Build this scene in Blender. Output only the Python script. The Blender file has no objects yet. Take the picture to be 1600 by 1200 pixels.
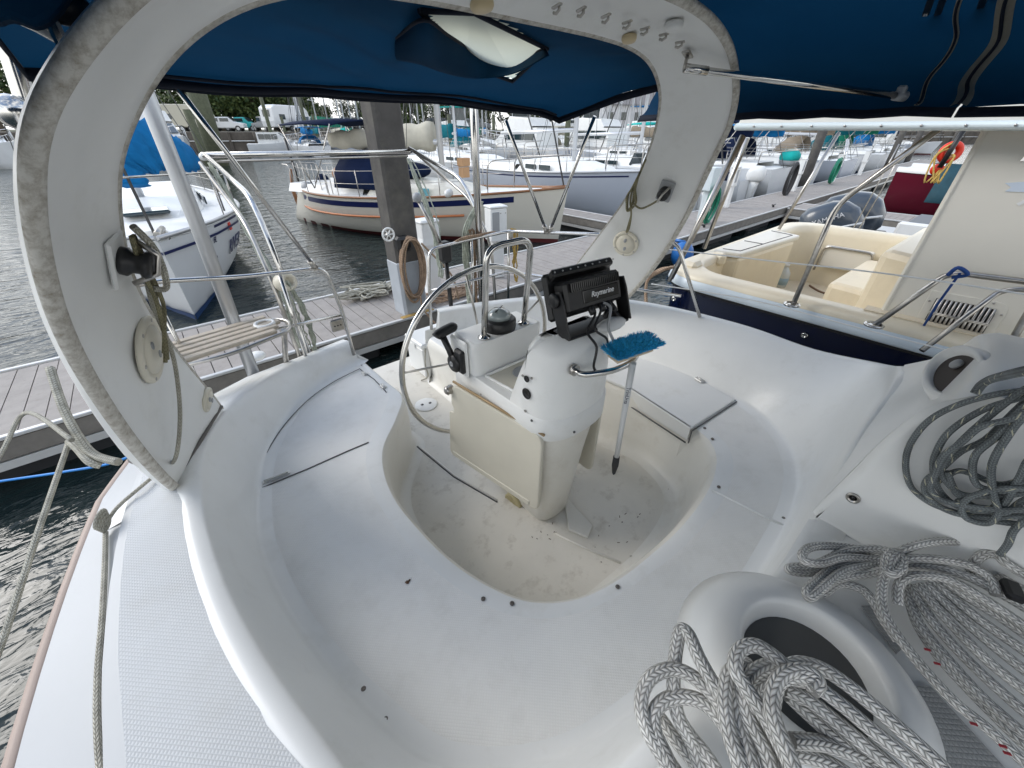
EXPO = 1.02
import bpy, math, random
from mathutils import Vector, Matrix
R = random.Random(7)
rad = math.radians
SC = bpy.context.scene
COL = SC.collection
# ---------------------------------------------------------------- camera frame
CAM = Vector((-1.05, 0.0, 2.4))
FPX = 601.0
TH = math.atan(397/601.0); YAW = math.atan2(.652, .758)
_c, _s, _cy, _sy = math.cos(TH), math.sin(TH), math.cos(YAW), math.sin(YAW)
def ray(u, v):
    dx = (u-800)/FPX; dy = (v-600)/FPX
    x, y, z = dx, _c-dy*_s, -_s-dy*_c
    return Vector((_cy*x+_sy*y, -_sy*x+_cy*y, z))
def PZ(u, v, z):
    d = ray(u, v); return CAM+d*((z-CAM.z)/d.z)
def PY(u, v, y):
    d = ray(u, v); return CAM+d*((y-CAM.y)/d.y)
def PX(u, v, x):
    d = ray(u, v); return CAM+d*((x-CAM.x)/d.x)
def PD(u, v, dist):                       # at a horizontal distance
    d = ray(u, v); return CAM+d*(dist/math.hypot(d.x, d.y))
# ---------------------------------------------------------------- objects
def tag(o, label=None, cat=None, group=None, kind=None):
    if label: o['label'] = label
    if cat: o['category'] = cat
    if group: o['group'] = group
    if kind: o['kind'] = kind
    return o
def thing(name, label, cat, loc=(0, 0, 0), rz=0, group=None):
    o = bpy.data.objects.new(name, None); COL.objects.link(o)
    o.location = loc; o.rotation_euler = (0, 0, rz); o.empty_display_size = .1
    return tag(o, label, cat, group)
def root_of(o):
    while o.parent: o = o.parent
    return o
def copy_tree(o, parent=None):
    c = o.copy(); COL.objects.link(c)
    if parent: c.parent = parent
    for ch in [x for x in bpy.data.objects if x.parent == o]:
        copy_tree(ch, c)
    return c
def catmull(pts, n, closed=False):
    pts = [Vector(p) for p in pts]; out = []; m = len(pts)
    segs = m if closed else m-1
    for i in range(segs):
        if closed: p0, p1, p2, p3 = pts[(i-1) % m], pts[i], pts[(i+1) % m], pts[(i+2) % m]
        else: p0, p1, p2, p3 = pts[max(i-1, 0)], pts[i], pts[i+1], pts[min(i+2, m-1)]
        for k in range(n):
            t = k/n
            out.append(.5*((2*p1)+(p2-p0)*t+(2*p0-5*p1+4*p2-p3)*t*t+(3*p1-p0-3*p2+p3)*t**3))
    if not closed: out.append(pts[-1].copy())
    return out
def arc(c, r, a0, a1, n, ax=Vector((1, 0, 0)), ay=Vector((0, 0, 1))):
    c = Vector(c); return [c+ax*(r*math.cos(a0+(a1-a0)*i/n))+ay*(r*math.sin(a0+(a1-a0)*i/n)) for i in range(n+1)]
def rounded(pts, r, n=5):
    """polyline with its inner corners rounded"""
    pts = [Vector(p) for p in pts]; out = [pts[0]]
    for i in range(1, len(pts)-1):
        a, b, c = pts[i-1], pts[i], pts[i+1]
        ra = min(r, (a-b).length*.45, (c-b).length*.45)
        p = b+(a-b).normalized()*ra; q = b+(c-b).normalized()*ra
        for k in range(n+1):
            t = k/n; out.append((1-t)**2*p+2*t*(1-t)*b+t*t*q)
    out.append(pts[-1]); return out
class MB:
    def __init__(s):
        s.v = []; s.f = []; s.uv = {}; s.sm = []; s.mi = []
    def add(s, vs, fs, smooth=False, uvs=None, mi=0):
        b = len(s.v); s.v += [tuple(p) for p in vs]
        for k, f in enumerate(fs):
            if uvs: s.uv[len(s.f)] = uvs[k]
            s.f.append(tuple(b+i for i in f)); s.sm.append(smooth); s.mi.append(mi)
        return s
    def box(s, c, d, rz=0, M=None, mi=0, bev=0):
        x, y, z = d[0]/2, d[1]/2, d[2]/2
        if bev > 0:
            b = min(bev, x*.9, y*.9, z*.9)
            vs = []
            for zz, i in ((-z, b), (-z+b, 0), (z-b, 0), (z, b)):
                for px, py in ((-x+i+b*(i == 0), -y+i), (x-i-b*(i == 0), -y+i), (x-i, -y+i+b*(i == 0)), (x-i, y-i-b*(i == 0)),
                               (x-i-b*(i == 0), y-i), (-x+i+b*(i == 0), y-i), (-x+i, y-i-b*(i == 0)), (-x+i, -y+i+b*(i == 0))):
                    vs.append(Vector((px, py, zz)))
            fs = [tuple(range(7, -1, -1)), tuple(range(24, 32))]
            for k in range(3):
                for j in range(8):
                    fs.append((k*8+j, k*8+(j+1) % 8, k*8+8+(j+1) % 8, k*8+8+j))
        else:
            vs = [Vector((a*x, b_*y, c_*z)) for c_ in (-1, 1) for b_ in (-1, 1) for a in (-1, 1)]
            fs = [(0, 2, 3, 1), (4, 5, 7, 6), (0, 1, 5, 4), (2, 6, 7, 3), (0, 4, 6, 2), (1, 3, 7, 5)]
        m = M if M is not None else Matrix.Rotation(rz, 3, 'Z')
        return s.add([m @ p+Vector(c) for p in vs], fs, mi=mi)
    def tube(s, path, r, n=8, cap=True, closed=False, mi=0, uvk=1.0):
        path = [Vector(p) for p in path]; m = len(path)
        rr = r if isinstance(r, (list, tuple)) else [r]*m
        T = []
        for i in range(m):
            if closed: t = path[(i+1) % m]-path[i-1]
            else: t = path[min(i+1, m-1)]-path[max(i-1, 0)]
            if t.length < 1e-9: t = Vector((0, 0, 1))
            T.append(t.normalized())
        a = Vector((0, 0, 1)) if abs(T[0].z) < .9 else Vector((1, 0, 0))
        N = (a-T[0]*a.dot(T[0])).normalized()
        vs = []; L = [0.0]
        for i in range(m):
            N = N-T[i]*N.dot(T[i])
            if N.length < 1e-6: N = T[i].orthogonal()
            N.normalize(); B = T[i].cross(N)
            for k in range(n):
                an = 2*math.pi*k/n
                vs.append(path[i]+(N*math.cos(an)+B*math.sin(an))*rr[i])
            if i: L.append(L[-1]+(path[i]-path[i-1]).length)
        L.append(L[-1]+(path[0]-path[-1]).length)
        fs = []; uvs = []
        for i in range(m if closed else m-1):
            j = (i+1) % m
            for k in range(n):
                k2 = (k+1) % n
                fs.append((i*n+k, i*n+k2, j*n+k2, j*n+k))
                u0, u1 = k/n, (k+1)/n; v0, v1 = L[i]*uvk, L[i+1]*uvk
                uvs.append(((u0, v0), (u1, v0), (u1, v1), (u0, v1)))
        s.add(vs, fs, True, uvs, mi)
        if cap and not closed:
            b = len(s.v)-len(vs)
            s.f.append(tuple(b+k for k in range(n-1, -1, -1))); s.sm.append(False); s.mi.append(mi)
            s.f.append(tuple(b+(m-1)*n+k for k in range(n))); s.sm.append(False); s.mi.append(mi)
        return s
    def cyl(s, a, b, r, r2=None, n=14, mi=0):
        return s.tube([a, b], [r, r if r2 is None else r2], n, mi=mi)
    def lathe(s, c, prof, n=24, M=None, smooth=True, mi=0, ex=1, ey=1):
        c = Vector(c); m = M if M is not None else Matrix.Identity(3); c = Vector(c); vs = []
        for (r, z) in prof:
            for k in range(n):
                a = 2*math.pi*k/n; vs.append(c+m @ Vector((r*math.cos(a)*ex, r*math.sin(a)*ey, z)))
        fs = [(i*n+k, i*n+(k+1) % n, (i+1)*n+(k+1) % n, (i+1)*n+k) for i in range(len(prof)-1) for k in range(n)]
        s.add(vs, fs, smooth, mi=mi)
        b = len(s.v)-len(vs)
        if prof[0][0] > 1e-4: s.f.append(tuple(b+k for k in range(n-1, -1, -1))); s.sm.append(False); s.mi.append(mi)
        if prof[-1][0] > 1e-4: s.f.append(tuple(b+(len(prof)-1)*n+k for k in range(n))); s.sm.append(False); s.mi.append(mi)
        return s
    def loft(s, secs, closed=False, smooth=True, caps=False, mi=0):
        n = len(secs[0]); vs = [p for sec in secs for p in sec]; fs = []
        for i in range(len(secs)-1):
            for k in range(n if closed else n-1):
                k2 = (k+1) % n; fs.append((i*n+k, i*n+k2, (i+1)*n+k2, (i+1)*n+k))
        if caps: fs += [tuple(range(n-1, -1, -1)), tuple((len(secs)-1)*n+k for k in range(n))]
        return s.add(vs, fs, smooth, mi=mi)
    def prism(s, poly, off, mi=0, smooth=False):
        """planar polygon extruded by vector off"""
        n = len(poly); off = Vector(off); vs = [Vector(p) for p in poly]; vs += [p+off for p in vs]
        fs = [tuple(range(n-1, -1, -1)), tuple(range(n, 2*n))]+[(k, (k+1) % n, n+(k+1) % n, n+k) for k in range(n)]
        return s.add(vs, fs, smooth, mi=mi)
    def ball(s, c, r, n=12, sc=(1, 1, 1), M=None, mi=0):
        prof = [(max(1e-5, math.sin(math.pi*i/(n//2+2)))*r*1.0, -math.cos(math.pi*i/(n//2+2))*r*sc[2]) for i in range(n//2+3)]
        return s.lathe(c, prof, n, M, True, mi, sc[0], sc[1])
    def build(s, name, mat, parent=None, local=False, autos=None, bevel=0, solid=0, subsurf=0):
        me = bpy.data.meshes.new(name)
        off = Vector((0, 0, 0))
        if parent and not local: off = root_of(parent).location
        me.from_pydata([Vector(p)-off for p in s.v], [], s.f)
        me.polygons.foreach_set('use_smooth', s.sm)
        for m in (mat if isinstance(mat, (list, tuple)) else [mat]): me.materials.append(m)
        me.polygons.foreach_set('material_index', s.mi)
        if s.uv:
            ul = me.uv_layers.new(name='UVMap')
            for fi, uv in s.uv.items():
                p = me.polygons[fi]
                for li, q in zip(p.loop_indices, uv): ul.data[li].uv = q
        me.update()
        o = bpy.data.objects.new(name, me); COL.objects.link(o)
        if parent: o.parent = parent
        if solid:
            q = o.modifiers.new('s', 'SOLIDIFY'); q.thickness = solid; q.offset = 0
        if bevel:
            q = o.modifiers.new('b', 'BEVEL'); q.width = bevel; q.segments = 2; q.limit_method = 'ANGLE'; q.angle_limit = rad(40); q.harden_normals = False
        if subsurf:
            q = o.modifiers.new('u', 'SUBSURF'); q.levels = subsurf; q.render_levels = subsurf
        return o
def text_mesh(name, body, mat, parent, M, size, extrude=.0008, shear=0, bold=0, local=False):
    cu = bpy.data.curves.new(name, 'FONT'); cu.body = body; cu.size = size; cu.extrude = extrude
    cu.align_x = 'CENTER'; cu.align_y = 'CENTER'; cu.shear = shear; cu.offset = bold
    t = bpy.data.objects.new(name, cu); COL.objects.link(t)
    dg = bpy.context.evaluated_depsgraph_get(); me = bpy.data.meshes.new_from_object(t.evaluated_get(dg))
    bpy.data.objects.remove(t); bpy.data.curves.remove(cu)
    me.transform(M)
    if parent and not local: me.transform(Matrix.Translation(-root_of(parent).location))
    me.materials.clear(); me.materials.append(mat)
    o = bpy.data.objects.new(name, me); COL.objects.link(o)
    if parent: o.parent = parent
    return o
def frame(o, xa, ya):
    """4x4 with local x along xa, y close to ya, at o"""
    x = Vector(xa).normalized(); z = x.cross(Vector(ya)).normalized(); y = z.cross(x)
    return Matrix.Translation(Vector(o)) @ Matrix((x, y, z)).transposed().to_4x4()
# ---------------------------------------------------------------- materials
MATS = {}
def mat(name, col, rough=.5, metal=0, spec=.5, var=0, vscale=6, dirt=None, dscale=3, damt=.5, dlo=.5, dhi=.7, bump=0, bscale=200, coat=0, emis=None, trans=0, coord='Object'):
    m = bpy.data.materials.new(name); m.use_nodes = True; MATS[name] = m
    nt = m.node_tree; N, L = nt.nodes, nt.links; b = N['Principled BSDF']
    b.inputs['Base Color'].default_value = (*col, 1); b.inputs['Roughness'].default_value = rough
    b.inputs['Metallic'].default_value = metal; b.inputs['Specular IOR Level'].default_value = spec
    if coat: b.inputs['Coat Weight'].default_value = coat; b.inputs['Coat Roughness'].default_value = .1
    if trans: b.inputs['Transmission Weight'].default_value = trans
    tc = N.new('ShaderNodeTexCoord'); src = None
    if var:
        n = N.new('ShaderNodeTexNoise'); n.inputs['Scale'].default_value = vscale; n.inputs['Detail'].default_value = 6; n.inputs['Roughness'].default_value = .6
        L.new(tc.outputs[coord], n.inputs['Vector'])
        mr = N.new('ShaderNodeMapRange'); mr.inputs['From Min'].default_value = .3; mr.inputs['From Max'].default_value = .7
        mr.inputs['To Min'].default_value = 1-var; mr.inputs['To Max'].default_value = 1+var*.5
        L.new(n.outputs['Fac'], mr.inputs['Value'])
        mx = N.new('ShaderNodeMix'); mx.data_type = 'RGBA'; mx.blend_type = 'MULTIPLY'; mx.inputs['Factor'].default_value = 1
        mx.inputs['A'].default_value = (*col, 1); L.new(mr.outputs['Result'], mx.inputs['B']); src = mx.outputs['Result']
    if dirt:
        n = N.new('ShaderNodeTexNoise'); n.inputs['Scale'].default_value = dscale; n.inputs['Detail'].default_value = 10; n.inputs['Roughness'].default_value = .7
        L.new(tc.outputs[coord], n.inputs['Vector'])
        mr = N.new('ShaderNodeMapRange'); mr.inputs['From Min'].default_value = dlo; mr.inputs['From Max'].default_value = dhi
        mr.inputs['To Max'].default_value = damt; L.new(n.outputs['Fac'], mr.inputs['Value'])
        mx = N.new('ShaderNodeMix'); mx.data_type = 'RGBA'; mx.inputs['A'].default_value = (*col, 1); mx.inputs['B'].default_value = (*dirt, 1)
        if src: L.new(src, mx.inputs['A'])
        L.new(mr.outputs['Result'], mx.inputs['Factor']); src = mx.outputs['Result']
    if src: L.new(src, b.inputs['Base Color'])
    if bump:
        n = N.new('ShaderNodeTexNoise'); n.inputs['Scale'].default_value = bscale; n.inputs['Detail'].default_value = 3
        L.new(tc.outputs[coord], n.inputs['Vector'])
        bp = N.new('ShaderNodeBump'); bp.inputs['Strength'].default_value = bump; bp.inputs['Distance'].default_value = .01
        L.new(n.outputs['Fac'], bp.inputs['Height']); L.new(bp.outputs['Normal'], b.inputs['Normal'])
    if emis: b.inputs['Emission Color'].default_value = (*emis, 1); b.inputs['Emission Strength'].default_value = 1
    return m
def nonskid(name, col, scale=190, amt=.06, rough=.6):
    """moulded grid of small diamonds"""
    m = mat(name, col, rough, var=.05, vscale=3, dirt=(.45, .43, .38), dscale=7, damt=.22, dlo=.5, dhi=.75)
    nt = m.node_tree; N, L = nt.nodes, nt.links; b = N['Principled BSDF']
    tc = N.new('ShaderNodeTexCoord'); mp = N.new('ShaderNodeMapping'); mp.inputs['Rotation'].default_value = (0, 0, rad(45))
    L.new(tc.outputs['Object'], mp.inputs['Vector'])
    sx = N.new('ShaderNodeSeparateXYZ'); L.new(mp.outputs['Vector'], sx.inputs[0])
    ms = []
    for a in ('X', 'Y'):
        k = N.new('ShaderNodeMath'); k.operation = 'MULTIPLY'; k.inputs[1].default_value = scale*math.pi; L.new(sx.outputs[a], k.inputs[0])
        q = N.new('ShaderNodeMath'); q.operation = 'SINE'; L.new(k.outputs[0], q.inputs[0])
        w = N.new('ShaderNodeMath'); w.operation = 'ABSOLUTE'; L.new(q.outputs[0], w.inputs[0]); ms.append(w)
    mm = N.new('ShaderNodeMath'); mm.operation = 'MINIMUM'; L.new(ms[0].outputs[0], mm.inputs[0]); L.new(ms[1].outputs[0], mm.inputs[1])
    bp = N.new('ShaderNodeBump'); bp.inputs['Strength'].default_value = .5; bp.inputs['Distance'].default_value = .0014
    L.new(mm.outputs[0], bp.inputs['Height']); L.new(bp.outputs['Normal'], b.inputs['Normal'])
    # grime sits in the grooves
    mr = N.new('ShaderNodeMapRange'); mr.inputs['From Max'].default_value = .35; mr.inputs['To Min'].default_value = 1-amt*2.2; mr.inputs['To Max'].default_value = 1
    L.new(mm.outputs[0], mr.inputs['Value'])
    old = b.inputs['Base Color'].links[0].from_socket
    mx = N.new('ShaderNodeMix'); mx.data_type = 'RGBA'; mx.blend_type = 'MULTIPLY'; mx.inputs['Factor'].default_value = 1
    L.new(old, mx.inputs['A']); L.new(mr.outputs['Result'], mx.inputs['B']); L.new(mx.outputs['Result'], b.inputs['Base Color'])
    return m
def ropemat(name, col, col2, pitch=.02, strands=4, fleck=None, flo=.8, bumpd=.003):
    """braid: herringbone along the tube's own UV (u round, v metres along)"""
    m = bpy.data.materials.new(name); m.use_nodes = True; nt = m.node_tree; N, L = nt.nodes, nt.links; b = N['Principled BSDF']
    b.inputs['Roughness'].default_value = .75; b.inputs['Specular IOR Level'].default_value = .25
    uv = N.new('ShaderNodeUVMap'); sp = N.new('ShaderNodeSeparateXYZ'); L.new(uv.outputs['UV'], sp.inputs[0])
    def M(op, a, bb=None, c=None):
        n = N.new('ShaderNodeMath'); n.operation = op
        for i, x in enumerate((a, bb, c)):
            if x is None: continue
            if isinstance(x, (int, float)): n.inputs[i].default_value = x
            else: L.new(x, n.inputs[i])
        return n.outputs[0]
    us = M('MULTIPLY', sp.outputs['X'], strands); tri = M('PINGPONG', us, .5)       # zigzag round the rope
    v = M('DIVIDE', sp.outputs['Y'], pitch)
    ph = M('ADD', v, M('MULTIPLY', tri, 1.6))
    w = M('ABSOLUTE', M('SINE', M('MULTIPLY', ph, math.pi)))
    seam = M('ABSOLUTE', M('SUBTRACT', M('FRACT', M('MULTIPLY', us, 2.0)), .5))     # ridge per strand column
    sg = M('SUBTRACT', 1.0, M('MULTIPLY', M('POWER', M('MULTIPLY', seam, 2.0), 3.0), .7))
    h = M('MULTIPLY', M('POWER', w, .6), sg)
    cr = N.new('ShaderNodeMix'); cr.data_type = 'RGBA'; cr.inputs['A'].default_value = (*col2, 1); cr.inputs['B'].default_value = (*col, 1)
    L.new(h, cr.inputs['Factor']); src = cr.outputs['Result']
    nz = N.new('ShaderNodeTexNoise'); nz.inputs['Scale'].default_value = 25; nz.inputs['Detail'].default_value = 5
    tc = N.new('ShaderNodeTexCoord'); L.new(tc.outputs['Object'], nz.inputs['Vector'])
    mr = N.new('ShaderNodeMapRange'); mr.inputs['From Min'].default_value = .35; mr.inputs['From Max'].default_value = .7; mr.inputs['To Min'].default_value = 1.05; mr.inputs['To Max'].default_value = .68
    L.new(nz.outputs['Fac'], mr.inputs['Value'])
    mx = N.new('ShaderNodeMix'); mx.data_type = 'RGBA'; mx.blend_type = 'MULTIPLY'; mx.inputs['Factor'].default_value = 1
    L.new(src, mx.inputs['A']); L.new(mr.outputs['Result'], mx.inputs['B']); src = mx.outputs['Result']
    if fleck:
        fv = M('GREATER_THAN', M('SINE', M('ADD', M('MULTIPLY', sp.outputs['Y'], 180.0), M('MULTIPLY', sp.outputs['X'], 6.283*2))), flo)
        fu = M('GREATER_THAN', M('SINE', M('ADD', M('MULTIPLY', sp.outputs['X'], 6.283*2), M('MULTIPLY', sp.outputs['Y'], 30.0))), .55)
        f2 = N.new('ShaderNodeMix'); f2.data_type = 'RGBA'; f2.inputs['B'].default_value = (*fleck, 1); L.new(src, f2.inputs['A'])
        L.new(M('MULTIPLY', fv, fu), f2.inputs['Factor']); src = f2.outputs['Result']
    L.new(src, b.inputs['Base Color'])
    bp = N.new('ShaderNodeBump'); bp.inputs['Strength'].default_value = .9; bp.inputs['Distance'].default_value = bumpd
    L.new(h, bp.inputs['Height']); L.new(bp.outputs['Normal'], b.inputs['Normal'])
    MATS[name] = m; return m
GEL = mat('gelcoat', (.80, .805, .79), .32, var=.05, vscale=2.5, dirt=(.42, .40, .33), dscale=4, damt=.28, dlo=.55, dhi=.8, bump=.02, bscale=30)
GELS = mat('gelcoat_satin', (.78, .785, .77), .45, var=.05, vscale=2, dirt=(.45, .42, .34), dscale=5, damt=.3, dlo=.55, dhi=.8)
NSK = nonskid('nonskid_seat', (.82, .815, .79), 130, .04)
NSKD = nonskid('nonskid_deck', (.60, .615, .625), 120, .08)
FLOOR = mat('gelcoat_floor', (.72, .69, .62), .5, var=.09, vscale=3, dirt=(.26, .21, .15), dscale=9, damt=.5, dlo=.53, dhi=.75, bump=.06, bscale=250)
WELL = mat('gelcoat_well', (.77, .75, .69), .4, var=.06, vscale=2.5, dirt=(.40, .34, .25), dscale=5, damt=.35, dlo=.52, dhi=.78)
CREAMP = mat('cream_panel', (.62, .59, .50), .42, var=.05, vscale=4)
GRIME = mat('mildewed_gelcoat', (.60, .58, .53), .7, dirt=(.20, .16, .11), dscale=48, damt=.85, dlo=.42, dhi=.72, bump=.15, bscale=160)
PLATE = mat('cream_plastic', (.70, .66, .55), .4, var=.04)
STEEL = mat('stainless', (.62, .61, .59), .16, 1.0, var=.12, vscale=30)
STEELD = mat('stainless_worn', (.48, .46, .43), .3, 1.0, var=.2, vscale=40)
ALU = mat('grey_aluminium', (.50, .51, .52), .4, .6, var=.05)
BLACK = mat('black_plastic', (.012, .012, .013), .42, var=.3, vscale=20)
BLACKG = mat('black_gloss', (.008, .008, .009), .12)
RUBBER = mat('grey_rubber', (.03, .03, .032), .7)
DKGREY = mat('dark_seam', (.10, .10, .10), .7)
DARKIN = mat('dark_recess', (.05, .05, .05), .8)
GREYPL = mat('grey_plastic', (.34, .35, .36), .5, var=.05)
def canvas(name, col, tr=.25, rough=.85):
    m = mat(name, col, rough, spec=.15, var=.22, vscale=2.2, bump=.12, bscale=600)
    nt = m.node_tree; N, L = nt.nodes, nt.links; b = N['Principled BSDF']; out = N['Material Output']
    t = N.new('ShaderNodeBsdfTranslucent'); t.inputs['Color'].default_value = (col[0]*1.2, col[1]*1.3, col[2]*1.3, 1)
    mx = N.new('ShaderNodeMixShader'); mx.inputs['Fac'].default_value = tr
    L.new(b.outputs[0], mx.inputs[1]); L.new(t.outputs[0], mx.inputs[2]); L.new(mx.outputs[0], out.inputs['Surface'])
    return m
NAVY = canvas('navy_canvas', (.004, .042, .100), .18)
NAVYD = mat('navy_hem', (.004, .008, .02), .9)
TAUPE = mat('taupe_webbing', (.27, .25, .20), .85, var=.1, vscale=60)
RWHITE = ropemat('rope_white_braid', (.90, .885, .85), (.30, .29, .27), .0105, 5)
RGREY = ropemat('rope_grey_fleck', (.24, .265, .27), (.08, .09, .095), .006, 4, fleck=(.55, .53, .40), flo=.93, bumpd=.001)
RTAN = ropemat('rope_tan', (.50, .36, .25), (.22, .14, .09), .02, 2)
RGREEN = ropemat('rope_white_green', (.62, .64, .55), (.28, .34, .26), .02, 4)
ROLIVE = ropemat('rope_olive', (.36, .33, .20), (.15, .14, .08), .012, 4)
RBEIGE = ropemat('rope_beige', (.60, .58, .50), (.30, .28, .22), .012, 4)
RYEL = ropemat('rope_yellow', (.75, .52, .16), (.4, .25, .06), .02, 3)
BLUEP = mat('blue_plastic_line', (.02, .22, .62), .5)
GREENH = mat('green_hose', (.01, .22, .13), .45)
BRUSH = mat('brushed_plate', (.62, .62, .60), .35, .55)
# ---------------------------------------------------------------- camera, light, sky
cd = bpy.data.cameras.new('camera'); cam = bpy.data.objects.new('camera', cd); COL.objects.link(cam)
cd.sensor_width = 36; cd.lens = 36*FPX/1600; cd.clip_start = .02; cd.clip_end = 3000
cam.location = CAM; cam.rotation_euler = (math.pi/2-TH, 0, -YAW); SC.camera = cam
SC.view_settings.view_transform = 'Standard'; SC.view_settings.look = 'None'; SC.view_settings.exposure = EXPO; SC.view_settings.gamma = 1
SUN_EL, SUN_AZ = rad(36), rad(-38)        # azimuth measured from +Y towards +X
wd = bpy.data.worlds.new('World'); SC.world = wd; wd.use_nodes = True
nt = wd.node_tree; N, L = nt.nodes, nt.links; bg = N['Background']
sk = N.new('ShaderNodeTexSky'); sk.sky_type = 'NISHITA'; sk.sun_disc = False; sk.sun_elevation = SUN_EL; sk.sun_rotation = SUN_AZ
sk.air_density = 1.2; sk.dust_density = .7; sk.ozone_density = 1.5
tc = N.new('ShaderNodeTexCoord'); mp = N.new('ShaderNodeMapping'); mp.inputs['Scale'].default_value = (1, 1, 2.6)
L.new(tc.outputs['Generated'], mp.inputs['Vector'])
nz = N.new('ShaderNodeTexNoise'); nz.inputs['Scale'].default_value = 2.6; nz.inputs['Detail'].default_value = 8; nz.inputs['Roughness'].default_value = .58
L.new(mp.outputs['Vector'], nz.inputs['Vector'])
sz = N.new('ShaderNodeSeparateXYZ'); L.new(tc.outputs['Generated'], sz.inputs[0])       # cloud thickens towards the horizon
lo = N.new('ShaderNodeMapRange'); lo.inputs['From Min'].default_value = .02; lo.inputs['From Max'].default_value = .75; lo.inputs['To Min'].default_value = .16; lo.inputs['To Max'].default_value = -.06
L.new(sz.outputs['Z'], lo.inputs['Value'])
ad = N.new('ShaderNodeMath'); L.new(nz.outputs['Fac'], ad.inputs[0]); L.new(lo.outputs['Result'], ad.inputs[1])
mr = N.new('ShaderNodeMapRange'); mr.inputs['From Min'].default_value = .40; mr.inputs['From Max'].default_value = .62
L.new(ad.outputs[0], mr.inputs['Value'])
mx = N.new('ShaderNodeMix'); mx.data_type = 'RGBA'; mx.inputs['B'].default_value = (6.9, 6.95, 6.9, 1)   # sunlit cloud in the sky's own units
L.new(mr.outputs['Result'], mx.inputs['Factor']); L.new(sk.outputs['Color'], mx.inputs['A'])
L.new(mx.outputs['Result'], bg.inputs['Color']); bg.inputs['Strength'].default_value = .13
sd = bpy.data.lights.new('sun', 'SUN'); so = bpy.data.objects.new('sun', sd); COL.objects.link(so)
sd.energy = .9; sd.angle = rad(28); sd.color = (1, .96, .9)
sv = Vector((math.sin(SUN_AZ)*math.cos(SUN_EL), math.cos(SUN_AZ)*math.cos(SUN_EL), math.sin(SUN_EL)))
so.rotation_euler = sv.to_track_quat('Z', 'Y').to_euler(); so.location = (0, 0, 30)
# ---------------------------------------------------------------- water
wm = bpy.data.materials.new('harbour_water'); wm.use_nodes = True; nt = wm.node_tree; N, L = nt.nodes, nt.links; b = N['Principled BSDF']
b.inputs['Base Color'].default_value = (.014, .024, .024, 1); b.inputs['Roughness'].default_value = .06; b.inputs['IOR'].default_value = 1.37
tc = N.new('ShaderNodeTexCoord'); mp = N.new('ShaderNodeMapping'); mp.inputs['Rotation'].default_value = (0, 0, rad(25)); mp.inputs['Scale'].default_value = (1, 2.1, 1)
L.new(tc.outputs['Object'], mp.inputs['Vector'])
hs = None
for sc, am in ((1.1, 1.0), (3.4, .42), (9.0, .07)):
    n = N.new('ShaderNodeTexNoise'); n.inputs['Scale'].default_value = sc; n.inputs['Detail'].default_value = 3; n.inputs['Distortion'].default_value = .6
    L.new(mp.outputs['Vector'], n.inputs['Vector'])
    k = N.new('ShaderNodeMath'); k.operation = 'MULTIPLY'; k.inputs[1].default_value = am; L.new(n.outputs['Fac'], k.inputs[0])
    if hs is None: hs = k.outputs[0]
    else:
        a = N.new('ShaderNodeMath'); L.new(hs, a.inputs[0]); L.new(k.outputs[0], a.inputs[1]); hs = a.outputs[0]
bp = N.new('ShaderNodeBump'); bp.inputs['Strength'].default_value = 1; bp.inputs['Distance'].default_value = .05
L.new(hs, bp.inputs['Height']); L.new(bp.outputs['Normal'], b.inputs['Normal'])
w = MB(); w.add([(-900, -900, 0), (900, -900, 0), (900, 1200, 0), (-900, 1200, 0)], [(0, 1, 2, 3)])
tag(w.build('water', wm), kind='structure')
# ================================================================ our own sailing boat
boat = thing('sailboat', 'white foreground sailboat with oval cockpit, moulded arch and navy bimini', 'sailboat', (0, 1.0, 0))
# U-shaped station curves, starboard aft -> round the forward end -> port aft
W_ = [(-.27, 2.60), (-.265, 2.25), (-.26, 2.0), (-.39, 1.81), (-.555, 1.63), (-.635, 1.46), (-.675, 1.26), (-.672, 1.05), (-.65, .85), (-.60, .67), (-.52, .52), (-.39, .415),
      (-.22, .36), (-.02, .335), (.2, .325), (.46, .345), (.68, .405), (.81, .50), (.865, .64), (.90, .85), (.905, 1.05), (.84, 1.35), (.66, 1.62), (.44, 1.82), (.29, 2.0), (.285, 2.25), (.285, 2.6)]
F_ = [(-.22, 2.60), (-.215, 2.25), (-.205, 2.02), (-.355, 1.84), (-.495, 1.69), (-.58, 1.53), (-.615, 1.33), (-.615, 1.11), (-.595, .91), (-.545, .735), (-.47, .61), (-.35, .515),
      (-.19, .46), (-.02, .44), (.2, .43), (.42, .445), (.61, .49), (.735, .575), (.80, .70), (.835, .87), (.795, 1.05), (.74, 1.32), (.58, 1.56), (.39, 1.75), (.235, 2.0), (.23, 2.25), (.23, 2.6)]
S_ = [(-.30, 2.62), (-.40, 2.60), (-.62, 2.50), (-.80, 2.37), (-.95, 2.18), (-1.08, 1.96), (-1.16, 1.72), (-1.215, 1.45), (-1.22, 1.18), (-1.19, .92), (-1.12, .62), (-1.02, .36),
      (-.80, .17), (-.5, .07), (-.15, .01), (.25, .0), (.60, .015), (.90, .08), (1.13, .22), (1.30, .45), (1.345, .75), (1.33, 1.15), (1.25, 1.6), (1.10, 1.98), (.85, 2.32), (.55, 2.56), (.40, 2.62)]
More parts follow.
